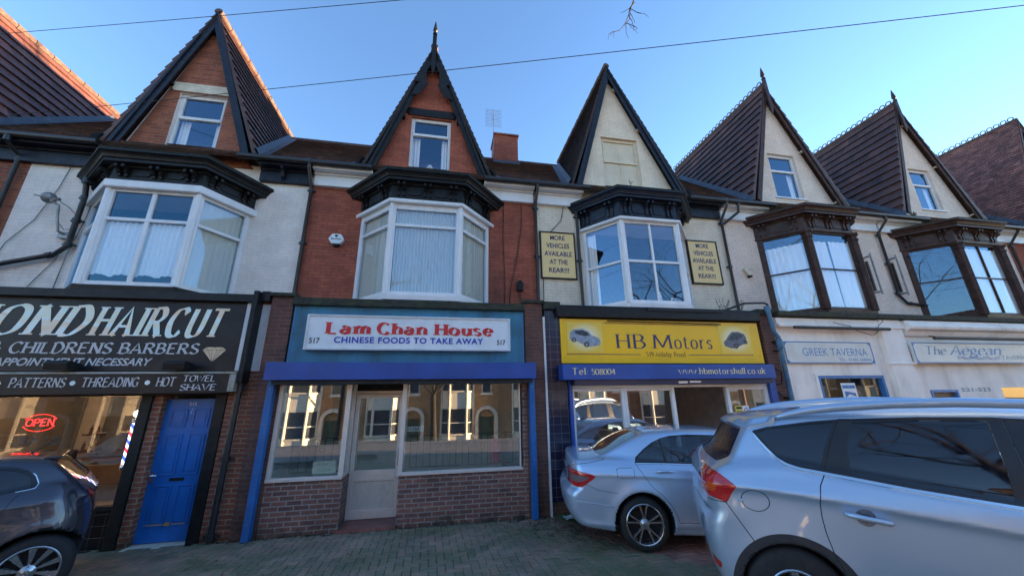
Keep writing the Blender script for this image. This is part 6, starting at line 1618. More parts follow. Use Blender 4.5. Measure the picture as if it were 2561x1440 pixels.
def side_gate(x, a, z, n): return (np.abs(n[:, 1]) > .35)
def make_car(S):
    car = thing('parked_car', S['label'], 'car', group=S.get('group'))
    LOCAL[0] = True
    F = car_field(S); W = S['W']
    sh = Shell(F, (S['lo'], -(W + .12), .05), (S['hi'], W + .12, S['top'] + .1), S.get('h', .022))
    PT = S['paint']
    # wheel wells and underside
    def well(x, a, z, n):
        o = np.zeros(x.shape, bool)
        for xw in (0., S['wb']):
            r = np.sqrt((x - xw - S.get('wx', 0)) ** 2 + (z - S['wr']) ** 2)
            nr = ((x - xw - S.get('wx', 0)) * n[:, 0] + (z - S['wr']) * n[:, 2]) / np.maximum(r, 1e-3)
            o |= ((r < S['Ra'] + .02) & (nr < -.3)) | ((r < S['Ra'] - .005) & (a < W - .08))
        return o | (n[:, 2] < -.85) & (z < .45)
    sh.names.append('well'); c, n_ = sh.centers(); sh.lab[well(c[:, 0], np.abs(c[:, 1]), c[:, 2], n_)] = 1
    for r_ in S['regions']:
        kind, name = r_[0], r_[1]
        if kind == 'poly': fn = (lambda P: lambda x, a, z: polysdf(P, x, z))(r_[2])
        elif kind == 'rpoly': fn = (lambda P: lambda x, a, z: polysdf(P, a, z))(r_[2])
        else: fn = r_[2]
        g = r_[3] if len(r_) > 3 and r_[3] else side_gate
        only = r_[4] if len(r_) > 4 else ('paint',)
        if name == 'seam' or name.startswith('seam'): sh.seam(fn, r_[5] if len(r_) > 5 else .0035, g, only)
        else: sh.region(name, fn, g, only)
    sh.mesh('body', ['paint', 'well', 'seam', 'plastic'], [PT, CWELL, CSEAM, CPLAST], car)
    if 'trim' in sh.names: sh.mesh('window_trim', ['trim'], [CTRIM], car, off=-.002)
    if 'chrome' in sh.names: sh.mesh('chrome_strip', ['chrome'], [CCHROME], car, off=.004)
    for nm, mt in S['glass'].items():
        if nm in sh.names:
            for sd in ((1, -1) if nm.startswith('side') else (None,)): sh.mesh('window', [nm], [mt], car, off=-.006, side=sd)
    for sd in (1, -1):
        lm = sh.mesh('tail_lamp', ['lamp_red', 'lamp_clear', 'lamp_orange'], [LRED, LCLR, LORG], car, off=.006, side=sd, lim=lambda c: c[:, 2] > .70)
        sh.mesh('reflector', ['reflector'], [LRED], car, off=.002, side=sd)
    for nm, mt, objn in S.get('extra', ()):
        sh.mesh(objn, [nm], [mt], car, off=.0)
    for xw in (0., S['wb']):
        for sd in (-1, 1): wheel(car, xw + S.get('wx', 0), sd * (W - .015), S['R'], S['rim'], S['style'], sd)
    # dark floor pan and seats so the windows do not look straight through
    m = MB(); m.box(.1, S['wb'] - .2, -W + .25, W - .25, .30, .42)
    for sx in (.45, 1.25 + .1):
        for sy in (-.38, .38):
            m.box(sx, sx + .48, sy - .24, sy + .24, .42, .62); m.add([(sx - .02, sy - .24, .6), (sx + .12, sy - .24, .6), (sx - .10, sy - .2, 1.12), (sx - .2, sy - .2, 1.12), (sx - .02, sy + .24, .6), (sx + .12, sy + .24, .6), (sx - .10, sy + .2, 1.12), (sx - .2, sy + .2, 1.12)], [(0, 1, 2, 3), (4, 7, 6, 5), (0, 3, 7, 4), (1, 5, 6, 2), (3, 2, 6, 7)])
            m.box(sx - .20, sx - .10, sy - .11, sy + .11, 1.14, 1.30)
    m.build('seats', mat('seat_cloth', (.03, .03, .032), .9), car, bevel=.02)
    def surf(x, z, sd):     # half width of the body at (x, z)
        a = np.linspace(.3, W + .1, 400); v = F(np.full(400, x), a, np.full(400, z)); k = np.flatnonzero(v < 0)
        return sd * (a[k[-1]] if len(k) else W - .05)
    def along(name, pts, r, mt, off=0., sd=-1, n=8, parent=None):
        m = MB(); m.tube([(x, surf(x, z, sd) + sd * off, z) for x, z in pts], r, n); return m.build(name, mt, parent or car, smooth=True)
    S['post'](car, surf, along)
    LOCAL[0] = False
    car.location = S['loc']; car.rotation_euler = (S.get('pitch', 0), 0, S['rot'])
    return car

SILVER = paintmat('silver_paint', (.40, .52, .66), 0)
SILVER2 = paintmat('silver_blue_paint', (.42, .54, .70), 0)
BLUEG = paintmat('dark_blue_grey_paint', (.055, .056, .075), 0, rough=.35, metal=.6)

# --- silver SUV, nearest the camera
KD = [(-.04, 1.52), (.08, 1.553), (.41, 1.60), (.62, 1.62), (1.17, 1.64), (1.58, 1.64), (1.95, 1.615), (2.2, 1.56), (2.62, 1.24), (2.72, 1.10), (2.60, 1.02), (2.1, 1.03), (1.52, 1.065), (1.18, 1.11), (.88, 1.15), (.54, 1.205), (.38, 1.23), (.22, 1.255), (.14, 1.28), (.09, 1.32), (.045, 1.38), (.0, 1.45)]
K_door = [(.62, 1.62), (.50, 1.44), (.38, 1.23), (.315, 1.14), (.285, 1.05), (.275, .92), (.278, .82), (.30, .68), (.36, .52), (.45, .38), (1.58, .36), (1.56, .9), (1.545, 1.06), (1.58, 1.37), (1.63, 1.62)]
K_fdoor = [(1.63, 1.62), (1.58, 1.37), (1.545, 1.06), (1.56, .9), (1.58, .36), (2.35, .36), (2.55, .6), (2.62, .95), (2.66, 1.12), (2.2, 1.6)]
def kpost(car, surf, along):
    for sd in (-1, 1):
        # roof rails
        m = MB(); pts = []
        xs = [.16, .26, .40, .60, 1.0, 1.4, 1.8, 2.05, 2.18]; zs = [1.625, 1.652, 1.684, 1.712, 1.742, 1.750, 1.735, 1.70, 1.66]
        for x, z in zip(xs, zs): pts.append((x, sd * (.64 - .02 * abs(x - 1.2)), z))
        m.tube(pts, [.016, .026, .034, .038, .040, .040, .038, .03, .016], 10); o = m.build('roof_rail', SILVER, car, smooth=True)
        # door handles; shade of the cup recess painted as a darker disc
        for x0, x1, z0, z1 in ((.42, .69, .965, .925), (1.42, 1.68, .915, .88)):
            ys = surf((x0 + x1) / 2, (z0 + z1) / 2, sd)
            m = MB(); m.tube([(x0, ys + sd * .012, z0), (x0 + .02, ys + sd * .034, z0 - .002), ((x0 + x1) / 2, ys + sd * .042, (z0 + z1) / 2), (x1 - .02, ys + sd * .034, z1 + .002), (x1, ys + sd * .012, z1)], [.012, .019, .019, .019, .012], 10)
            h = m.build('door_handle', SILVER, car, smooth=True)
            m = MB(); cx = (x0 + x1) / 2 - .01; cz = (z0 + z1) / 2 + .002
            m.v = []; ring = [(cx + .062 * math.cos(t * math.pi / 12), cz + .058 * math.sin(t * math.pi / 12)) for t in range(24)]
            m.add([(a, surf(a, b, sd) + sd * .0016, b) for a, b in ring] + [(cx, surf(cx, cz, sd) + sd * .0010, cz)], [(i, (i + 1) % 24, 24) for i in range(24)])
            m.build('handle_cup_shade', mat('handle_cup_shade', (.20, .22, .26), .3, metal=.6, var=.05), car)
        # mirror
        m = MB(); yb = sd * .93; m.lathe([(0, -.06), (.07, -.05), (.10, 0), (.095, .05), (0, .06)], (2.35, yb, 1.16), 'x', 16); m.v = [(x, yb + (y - yb) * 1.25, z) for x, y, z in m.v]; m.tube([(2.36, sd * .80, 1.10), (2.36, sd * .90, 1.13)], .03, 8); m.build('door_mirror', SILVER, car, smooth=True)
    # spoiler over the rear window
    m = MB(); N = 12; pr = [(-.17, 1.585), (-.12, 1.615), (.0, 1.635), (.16, 1.665), (.16, 1.63), (.02, 1.57), (-.07, 1.525), (-.11, 1.515), (-.15, 1.545)]
    for i in range(N + 1):
        y = -.66 + 1.32 * i / N; e = (abs(y) / .66) ** 3
        for x, z in pr: m.v.append((x + .09 * e * (1 if x < .1 else 0), y, z - .02 * (y / .66) ** 2 - (.03 * e if x < .1 else 0)))
    n = len(pr)
    for i in range(N):
        for k in range(n): m.f.append([i * n + k, i * n + (k + 1) % n, (i + 1) * n + (k + 1) % n, (i + 1) * n + k]); m.m.append(0)
    m.f.append(list(range(n))); m.m.append(0); m.f.append([N * n + k for k in range(n)]); m.m.append(0)
    m.build('spoiler', SILVER, car, auto=40)
    # lamp inner detail and filler cap finger pull
    m = MB(); y = surf(-.24, 1.0, -1); m.tube([(-.275, y + .004, 1.0), (-.245, y - .008, 1.0), (-.225, y + .004, 1.0)], [.006, .011, .004], 8); m.build('cap_pull', SILVER, car, smooth=True)
K_tail = [(-1.2, 1.13), (-.56, 1.17), (-.50, 1.20), (-.44, 1.212), (-.38, 1.19), (-.27, 1.105), (-.355, .975), (-.47, 1.005), (-.56, 1.06), (-1.2, 1.06)]
def karch(r0): return lambda x, a, z: r0 - np.minimum(np.sqrt((x - .03) ** 2 + (z - .355) ** 2), np.sqrt((x - 2.72) ** 2 + (z - .355) ** 2))
kuga = make_car(dict(label='tall silver off road car with dark rear glass, filling the lower corner before the taverna', W=.90, wb=2.69, wx=.03, wr=.355, R=.345, rim=.195, Ra=.365, flare=.018, flw=.12, style='five', paint=SILVER, h=.02,
    lo=-.9, hi=3.75, top=1.85, wt=[(.0, -.06), (.30, -.03), (.5, .0), (.75, .018), (.92, .02), (1.08, .0), (1.25, -.05), (1.9, -.1)], plan=[(-.9, .90), (-.55, .955), (-.2, .99), (.4, 1.), (2.4, 1.), (3.0, .97), (3.7, .86)],
    bottom=[(-.9, .42), (-.4, .24), (.4, .20), (3.0, .20), (3.7, .32)],
    deck=[(-.9, 1.16), (-.5, 1.235), (-.2, 1.285), (.1, 1.30), (.3, 1.27), (.6, 1.225), (1.2, 1.14), (1.6, 1.085), (2.1, 1.06), (2.5, 1.10), (2.9, 1.05), (3.3, .95), (3.7, .8)],
    crease=([(-1., 1.12), (-.15, 1.10), (.29, 1.06), (.57, 1.03), (1.12, .965), (1.52, .915), (2.4, .86), (3.7, .8)], (.034, .18, .035)),
    creases=(),
    rear=[(.0, -.38), (.25, -.44), (.45, -.52), (.67, -.56), (.80, -.545), (.90, -.51), (1.0, -.52), (1.12, -.52), (1.20, -.46), (1.3, -.38), (1.6, -.2)], rbow=.03, rcorner=.9, kr=.07,
    front=[(.0, 3.3), (.4, 3.5), (.7, 3.48), (1., 3.3), (1.5, 3.0)],
    roof=[(-.9, 1.50), (-.3, 1.585), (.0, 1.635), (.4, 1.690), (.8, 1.722), (1.3, 1.735), (1.8, 1.72), (2.2, 1.67), (3., 1.5)],
    gi=[(.5, .03), (1.1, .05), (1.25, .085), (1.45, .165), (1.62, .25), (1.75, .34), (2.0, .5)], gplan=[(-.9, .86), (-.2, .95), (.3, .99), (1., 1.), (2., .985), (2.8, .93), (3.5, .85)],
    rw=[(-.08, 1.62), (-.38, 1.18)], ws=[(2.05, 1.72), (2.85, 1.06)], rcrown=.035, kg=.11, kj=.07, rwbow=.09, kgr=.05,
    regions=[
     ('f', 'plastic', lambda x, a, z: karch(.435)(x, a, z), lambda x, a, z, n: (z > .18)),
     ('f', 'plastic', lambda x, a, z: np.maximum(np.minimum(.40 - z + .0 * x, -.30 - x), np.minimum(.34 - z, x - .3)), None),
     ('poly', 'trim', KD, None),
     ('f', 'chrome', lambda x, a, z: np.minimum(np.minimum(polysdf(KD, x, z) + .020, 3.3 - z - 1.6 + 0 * x), 1.50 - z), lambda x, a, z, n: (np.abs(n[:, 1]) > .35) & (z < np.interp(x, [-.1, -.03, .05, .12, .2, .5, 2.6], [1.52, 1.50, 1.38, 1.30, 1.28, 1.23, 1.12]))),
     ('poly', 'side_rear', [(-.005, 1.505), (.1, 1.54), (.42, 1.585), (.585, 1.60), (.475, 1.44), (.365, 1.25), (.23, 1.275), (.15, 1.305), (.10, 1.345), (.06, 1.40)], None, ('trim',)),
     ('poly', 'side_mid', [(.70, 1.592), (1.17, 1.612), (1.545, 1.612), (1.50, 1.44), (1.425, 1.10), (1.1, 1.145), (.88, 1.175), (.555, 1.225), (.60, 1.41)], None, ('trim',)),
     ('poly', 'side_front', [(1.80, 1.605), (2.0, 1.58), (2.2, 1.52), (2.55, 1.22), (2.62, 1.08), (1.66, 1.085), (1.72, 1.35)], None, ('trim',)),
     ('poly', 'seam', K_door, None, ('paint', 'trim', 'plastic')), ('poly', 'seam', K_fdoor, None, ('paint', 'trim')),
     ('poly', 'lamp_red', K_tail, lambda x, a, z, n: (a > .52) & (x < -.1)),
     ('poly', 'lamp_orange', [(-.50, 1.04), (-.43, 1.05), (-.41, 1.10), (-.47, 1.12)], lambda x, a, z, n: (a > .5) & (x < -.1), ('lamp_red',)),
     ('poly', 'lamp_clear', [(-.62, 1.075), (-.525, 1.075), (-.515, 1.13), (-.62, 1.135)], lambda x, a, z, n: (a > .5) & (x < -.1), ('lamp_red',)),
     ('poly', 'seam', [(-.36, .975), (-.38, 1.0), (-.29, .85), (-.20, .70), (-.3, .1), (-1.5, .1), (-1.5, .98)], lambda x, a, z, n: (x < -.15) & (z > .45) & (z < 1.0) & (np.abs(n[:, 1]) > .3)),
     ('f', 'seam', lambda x, a, z: 1. - np.sqrt(((x + .15) / .098) ** 2 + ((z - 1.005) / .076) ** 2), None, ('paint',), .035),
     ('poly', 'reflector', [(-1., .58), (-.56, .575), (-.46, .515), (-.47, .465), (-.56, .50), (-1., .51)], lambda x, a, z, n: (a > .74) & (x < -.2), ('paint', 'plastic')),
     ('rpoly', 'rear_glass', [(-.1, 1.25), (.60, 1.25), (.66, 1.30), (.56, 1.54), (-.1, 1.56)], lambda x, a, z, n: (x < .15) & (n[:, 0] < -.35)),
     ('f', 'front_glass', lambda x, a, z: np.minimum(np.minimum(z - 1.13, 1.66 - z), .72 - a + (1.2 - z) * .3), lambda x, a, z, n: (x > 1.9) & (n[:, 0] > .3) & (n[:, 2] > .2) & (x < 2.95)),
    ], glass=dict(side_rear=CGLASS_D, side_mid=CGLASS_D, side_front=CGLASS, rear_glass=CGLASS_R, front_glass=CGLASS),
    post=kpost, rot=R(-32), loc=(2.685 + .90 * math.sin(R(32)), 2.84 + .90 * math.cos(R(32)), .165)))

# --- silver saloon
MDLO = [(-.02, 1.035), (.01, 1.10), (.13, 1.195), (.26, 1.275), (.40, 1.33), (.54, 1.36), (.79, 1.375), (1.32, 1.36), (1.75, 1.31), (2.05, 1.16), (2.2, 1.03), (1.6, 1.00), (.9, 1.015), (.39, 1.03)]
def mpost(car, surf, along):
    for sd in (-1, 1):
        for x0, x1, z in ((.22, .455, .945), (1.28, 1.51, .925)):
            ys = surf((x0 + x1) / 2, z, sd)
            m = MB(); m.tube([(x0, ys - sd * .004, z - .01), (x0 + .03, ys + sd * .022, z), ((x0 + x1) / 2, ys + sd * .032, z + .006), (x1 - .03, ys + sd * .024, z - .002), (x1, ys - sd * .004, z - .014)], [.007, .016, .018, .016, .007], 10); m.build('door_handle', SILVER2, car, smooth=True)
        m = MB(); yb = sd * .93; m.lathe([(0, -.07), (.06, -.05), (.08, 0), (.07, .05), (0, .07)], (2.0, yb, 1.04), 'x', 14); m.v = [(x, yb + (y - yb) * 1.3, z) for x, y, z in m.v]; m.tube([(2.0, sd * .8, .99), (2.0, sd * .9, 1.02)], .025, 8); m.build('door_mirror', SILVER2, car, smooth=True)
        along('rubbing_strip', [(-.86 + .1 * i, .585 - .012 * i) for i in range(6)], .006, SILVER2, .002, sd)
    m = MB(); m.add([(.24, -.012, 1.405), (.44, -.012, 1.425), (.25, -.012, 1.462), (.24, .012, 1.405), (.44, .012, 1.425), (.25, .012, 1.462)], [(0, 1, 2), (3, 5, 4), (0, 2, 5, 3), (1, 4, 5, 2)]); m.build('aerial_fin', SILVER2, car)
    m = MB(); N = 12; pr = [(-.905, 1.085), (-.885, 1.108), (-.82, 1.112), (-.76, 1.105), (-.80, 1.08), (-.89, 1.07)]; n = len(pr)
    for i in range(N + 1):
        y = -.72 + 1.44 * i / N; e = (abs(y) / .72) ** 3
        for x, z in pr: m.v.append((x + .10 * e, y, z - .035 * (y / .72) ** 2 - .01 * e))
    for i in range(N):
        for k in range(n): m.f.append([i * n + k, i * n + (k + 1) % n, (i + 1) * n + (k + 1) % n, (i + 1) * n + k]); m.m.append(0)
    m.build('boot_lip', SILVER2, car, auto=40)
M_tail = [(-1.3, .775), (-.93, .765), (-.84, .745), (-.77, .745), (-.70, .785), (-.565, .875), (-.62, .905), (-.80, .945), (-.95, .955), (-1.3, .955)]
merc = make_car(dict(label='silver blue saloon with twin spoke alloy wheels, parked behind the nearer silver car', W=.875, wb=2.76, wx=.02, wr=.325, R=.318, rim=.238, Ra=.372, flare=.022, flw=.09, style='twin', paint=SILVER2, h=.02,
    lo=-1.2, hi=3.7, top=1.5, wt=[(.0, -.05), (.25, -.025), (.45, .0), (.65, .015), (.85, .012), (.98, -.02), (1.1, -.08), (1.6, -.1)], plan=[(-1.2, .84), (-.85, .935), (-.5, .98), (.2, 1.), (2.4, 1.), (3.0, .96), (3.7, .82)],
    bottom=[(-1.2, .40), (-.9, .30), (-.4, .23), (.4, .19), (3., .19), (3.7, .25)],
    deck=[(-1.2, 1.06), (-.9, 1.105), (-.6, 1.118), (-.3, 1.125), (0, 1.10), (.5, 1.055), (1.2, 1.04), (2.0, 1.035), (2.5, .99), (3.1, .88), (3.6, .72)], crown=.055, kd=.07,
    crease=([(-1.3, .90), (-.48, .905), (.05, .893), (.72, .865), (1.6, .83), (3.6, .76)], (.014, .10, .030)),
    creases=(([(-1.3, .35), (-.4, .30), (.4, .30), (3.6, .30)], (.016, .05, .03)),),
    rear=[(.0, -.80), (.28, -.90), (.40, -.975), (.50, -1.005), (.62, -1.015), (.685, -.985), (.74, -.935), (.90, -.925), (1.05, -.905), (1.12, -.87), (1.4, -.6)], rbow=.10, rcorner=1.2, kr=.06,
    front=[(.0, 3.35), (.4, 3.5), (.7, 3.45), (.9, 3.2), (1.4, 2.5)],
    roof=[(-1.2, 1.0), (-.2, 1.30), (.15, 1.395), (.33, 1.425), (.6, 1.440), (.95, 1.447), (1.3, 1.435), (1.6, 1.40), (2.2, 1.3), (3.6, 1.0)],
    gi=[(.5, .03), (.95, .05), (1.1, .10), (1.25, .175), (1.38, .27), (1.5, .4)], gplan=[(-1.2, .74), (-.45, .86), (0, .95), (.5, 1.), (1.5, 1.), (2.2, .95), (3., .85)],
    rw=[(.18, 1.425), (-.50, 1.10)], ws=[(1.52, 1.43), (2.4, .98)], rcrown=.05, kg=.09, kj=.05, rwbow=.05, kgr=.05,
    regions=[
     ('poly', 'trim', MDLO, None),
     ('f', 'chrome', lambda x, a, z: np.minimum(polysdf(MDLO, x, z) + .012, 1.6 - z), lambda x, a, z, n: (np.abs(n[:, 1]) > .35) & (z < 1.06)),
     ('poly', 'side_rear', [(.02, 1.055), (.04, 1.10), (.15, 1.185), (.27, 1.26), (.375, 1.305), (.375, 1.05)], None, ('trim',)),
     ('poly', 'side_mid', [(.405, 1.318), (.54, 1.345), (.79, 1.358), (.955, 1.356), (.975, 1.2), (.985, 1.03), (.6, 1.04), (.405, 1.05)], None, ('trim',)),
     ('poly', 'side_front', [(1.08, 1.352), (1.32, 1.342), (1.72, 1.295), (2.0, 1.15), (2.12, 1.05), (1.6, 1.02), (1.10, 1.03)], None, ('trim',)),
     ('poly', 'seam', [(-.02, 1.04), (.02, .965), (.08, .87), (.16, .76), (.28, .66), (.37, .55), (.43, .44), (.455, .345), (1.03, .335), (1.02, .8), (1.01, 1.0), (1.02, 1.36), (.5, 1.37), (.1, 1.2)], lambda x, a, z, n: (np.abs(n[:, 1]) > .3) & (z < 1.05), ('paint', 'chrome'), .003),
     ('poly', 'seam', [(1.03, .335), (1.02, .8), (1.01, 1.0), (1.02, 1.36), (1.8, 1.3), (2.25, 1.0), (2.3, .6), (2.15, .335)], lambda x, a, z, n: (np.abs(n[:, 1]) > .3) & (z < 1.05), ('paint', 'chrome'), .003),
     ('poly', 'lamp_red', M_tail, lambda x, a, z, n: (a > .40) & (x < -.4)),
     ('poly', 'lamp_clear', [(-1.3, .815), (-.8, .80), (-.70, .835), (-.64, .868), (-.75, .888), (-1.3, .895)], lambda x, a, z, n: (a > .4) & (x < -.4), ('lamp_red',)),
     ('poly', 'seam', [(-.25, .98), (-.06, .985), (-.055, .965), (-.06, .87), (-.08, .858), (-.27, .862), (-.285, .88), (-.28, .965)], None, ('paint',), .0025),
     ('poly', 'seam', [(-.70, .785), (-.57, .722), (-.34, .685), (-.10, .672), (0, .2), (-1.6, .2), (-1.6, .745), (-.77, .745)], lambda x, a, z, n: (z > .6) & (x < -.30), ('paint',), .0025),
     ('poly', 'seam', [(-.42, 1.078), (-.6, 1.045), (-.84, 1.015), (-.90, .96), (-1.6, .96), (-1.6, 1.4), (-.5, 1.4)], lambda x, a, z, n: (a > .3) & (x < -.35) & (z > .94) & (z < 1.09), ('paint',), .0025),
     ('f', 'rear_glass', lambda x, a, z: np.minimum(np.minimum(z - 1.115, 1.405 - z), .64 - (z - 1.1) * .45 - a), lambda x, a, z, n: (x < .3) & (x > -.6) & (n[:, 0] < -.2)),
     ('f', 'front_glass', lambda x, a, z: np.minimum(np.minimum(z - 1.0, 1.39 - z), .70 - a + (1.1 - z) * .4), lambda x, a, z, n: (x > 1.5) & (n[:, 0] > .2) & (n[:, 2] > .2) & (x < 2.5)),
    ], glass=dict(side_rear=CGLASS, side_mid=CGLASS, side_front=CGLASS, rear_glass=CGLASS, front_glass=CGLASS),
    post=mpost, rot=R(-15), loc=(2.63 + .875 * math.sin(R(15)), 4.95 + .875 * math.cos(R(15)), .085)))

# --- dark hatchback on the left
BDLO = [(.13, 1.085), (.12, 1.12), (.16, 1.20), (.22, 1.255), (.32, 1.295), (.55, 1.325), (.85, 1.345), (1.3, 1.35), (1.7, 1.32), (2.1, 1.15), (2.25, 1.0), (1.6, .965), (1.1, .985), (.7, 1.015), (.40, 1.05), (.25, 1.07)]
def bpost(car, surf, along):
    for sd in (-1, 1):
        for x0, x1, z in ((.36, .56, .925), (1.25, 1.47, .90)):
            ys = surf((x0 + x1) / 2, z, sd)
            m = MB(); m.tube([(x0, ys - sd * .004, z + .014), (x0 + .03, ys + sd * .024, z + .010), ((x0 + x1) / 2, ys + sd * .034, z), (x1 - .03, ys + sd * .024, z - .008), (x1, ys - sd * .004, z - .012)], [.007, .014, .015, .014, .007], 10); m.build('door_handle', BLUEG, car, smooth=True)
        m = MB(); yb = sd * .92; m.lathe([(0, -.07), (.06, -.05), (.08, 0), (.07, .05), (0, .07)], (2.05, yb, 1.02), 'x', 14); m.tube([(2.05, sd * .8, .98), (2.05, sd * .9, 1.0)], .025, 8); m.build('door_mirror', BLUEG, car, smooth=True)
    m = MB(); m.box(.02, .16, -.46, .46, 1.340, 1.360); m.build('spoiler', BLUEG, car, bevel=.012)
    m = MB(); m.tube([(.3, -.0, 1.38), (.28, 0, 1.40), (.12, 0, 1.52)], [.012, .006, .003], 6); m.build('aerial', CTRIM, car)
bmw = make_car(dict(label='dark blue grey hatchback with silver multi spoke alloy in front of the barber window', W=.86, wb=2.66, wx=0., wr=.325, R=.315, rim=.225, Ra=.355, flare=.022, flw=.09, style='ten', paint=BLUEG, h=.024,
    lo=-.7, hi=3.6, top=1.45, wt=[(.0, -.05), (.25, -.025), (.45, .0), (.65, .015), (.85, .012), (.98, -.02), (1.1, -.08), (1.6, -.1)], plan=[(-.7, .80), (-.35, .93), (0, .985), (.4, 1.), (2.4, 1.), (3.0, .95), (3.6, .8)],
    bottom=[(-.7, .36), (-.3, .24), (.4, .19), (3., .19), (3.6, .25)],
    deck=[(-.7, 1.06), (-.3, 1.12), (0, 1.13), (.4, 1.09), (.8, 1.05), (1.3, 1.02), (2.0, 1.0), (2.5, .98), (3.1, .88), (3.5, .72)], crown=.04,
    crease=([(-.7, .99), (0, .955), (.4, .93), (.9, .89), (1.6, .85), (3.6, .76)], (.014, .08, .03)), creases=(),
    rear=[(.0, -.25), (.3, -.33), (.5, -.355), (.65, -.355), (.8, -.33), (.95, -.27), (1.08, -.20), (1.3, -.02)], rbow=.10, rcorner=1.6, kr=.08,
    front=[(.0, 3.3), (.4, 3.42), (.7, 3.38), (.9, 3.1), (1.4, 2.4)],
    roof=[(-.7, 1.15), (-.1, 1.31), (.15, 1.36), (.4, 1.39), (.9, 1.41), (1.3, 1.41), (1.7, 1.38), (2.2, 1.3), (3.6, 1.0)],
    gi=[(.5, .03), (.95, .05), (1.1, .10), (1.25, .175), (1.38, .27), (1.5, .4)], gplan=[(-.7, .78), (-.2, .88), (.2, .96), (.6, 1.), (1.5, 1.), (2.2, .95), (3., .85)],
    rw=[(.06, 1.36), (-.22, 1.06)], ws=[(1.62, 1.40), (2.4, .97)], rcrown=.05, kg=.08, kj=.05,
    regions=[
     ('poly', 'trim', BDLO, None),
     ('f', 'chrome', lambda x, a, z: np.minimum(polysdf(BDLO, x, z) + .008, .26 - x), lambda x, a, z, n: (np.abs(n[:, 1]) > .35) & (x < .25) & (z < 1.22)),
     ('poly', 'side_rear', [(.16, 1.10), (.19, 1.19), (.25, 1.24), (.33, 1.27), (.46, 1.295), (.42, 1.065), (.28, 1.085)], None, ('trim',)),
     ('poly', 'side_mid', [(.49, 1.30), (.60, 1.31), (.92, 1.328), (.90, 1.0), (.75, 1.03), (.45, 1.06)], None, ('trim',)),
     ('poly', 'side_front', [(1.05, 1.333), (1.3, 1.335), (1.68, 1.305), (2.05, 1.14), (2.15, 1.02), (1.6, .985), (1.02, 1.005)], None, ('trim',)),
     ('poly', 'seam', [(.20, 1.075), (.25, 1.0), (.28, .92), (.32, .8), (.40, .62), (.46, .50), (.50, .36), (.96, .34), (.95, .8), (.96, 1.0), (1.0, 1.35), (.5, 1.33), (.2, 1.2)], lambda x, a, z, n: (np.abs(n[:, 1]) > .3) & (z < 1.06)),
     ('poly', 'seam', [(.96, .34), (.95, .8), (.96, 1.0), (1.0, 1.35), (1.8, 1.3), (2.25, 1.0), (2.3, .6), (2.15, .335)], lambda x, a, z, n: (np.abs(n[:, 1]) > .3) & (z < 1.0)),
     ('poly', 'lamp_red', [(-.9, .88), (-.36, .88), (-.30, .91), (-.25, .99), (-.29, 1.01), (-.9, 1.01)], lambda x, a, z, n: (a > .5) & (x < -.1)),
     ('poly', 'seam', [(-.22, .84), (-.25, .72), (-.28, .2), (-1., .2), (-1., .84)], lambda x, a, z, n: (z > .3) & (x < -.15)),
     ('rpoly', 'rear_glass', [(-.1, 1.09), (.60, 1.09), (.52, 1.32), (-.1, 1.33)], lambda x, a, z, n: (x < .2) & (n[:, 0] < -.3)),
     ('f', 'front_glass', lambda x, a, z: np.minimum(np.minimum(z - 1.0, 1.35 - z), .70 - a + (1.1 - z) * .4), lambda x, a, z, n: (x > 1.5) & (n[:, 0] > .2) & (n[:, 2] > .2) & (x < 2.6)),
    ], glass=dict(side_rear=CGLASS_D, side_mid=CGLASS_D, side_front=CGLASS, rear_glass=CGLASS_D, front_glass=CGLASS),
    post=bpost, rot=R(180 + 35), loc=(-4.03 - .86 * math.sin(R(35)), 5.1 + .86 * math.cos(R(35)), .08)))
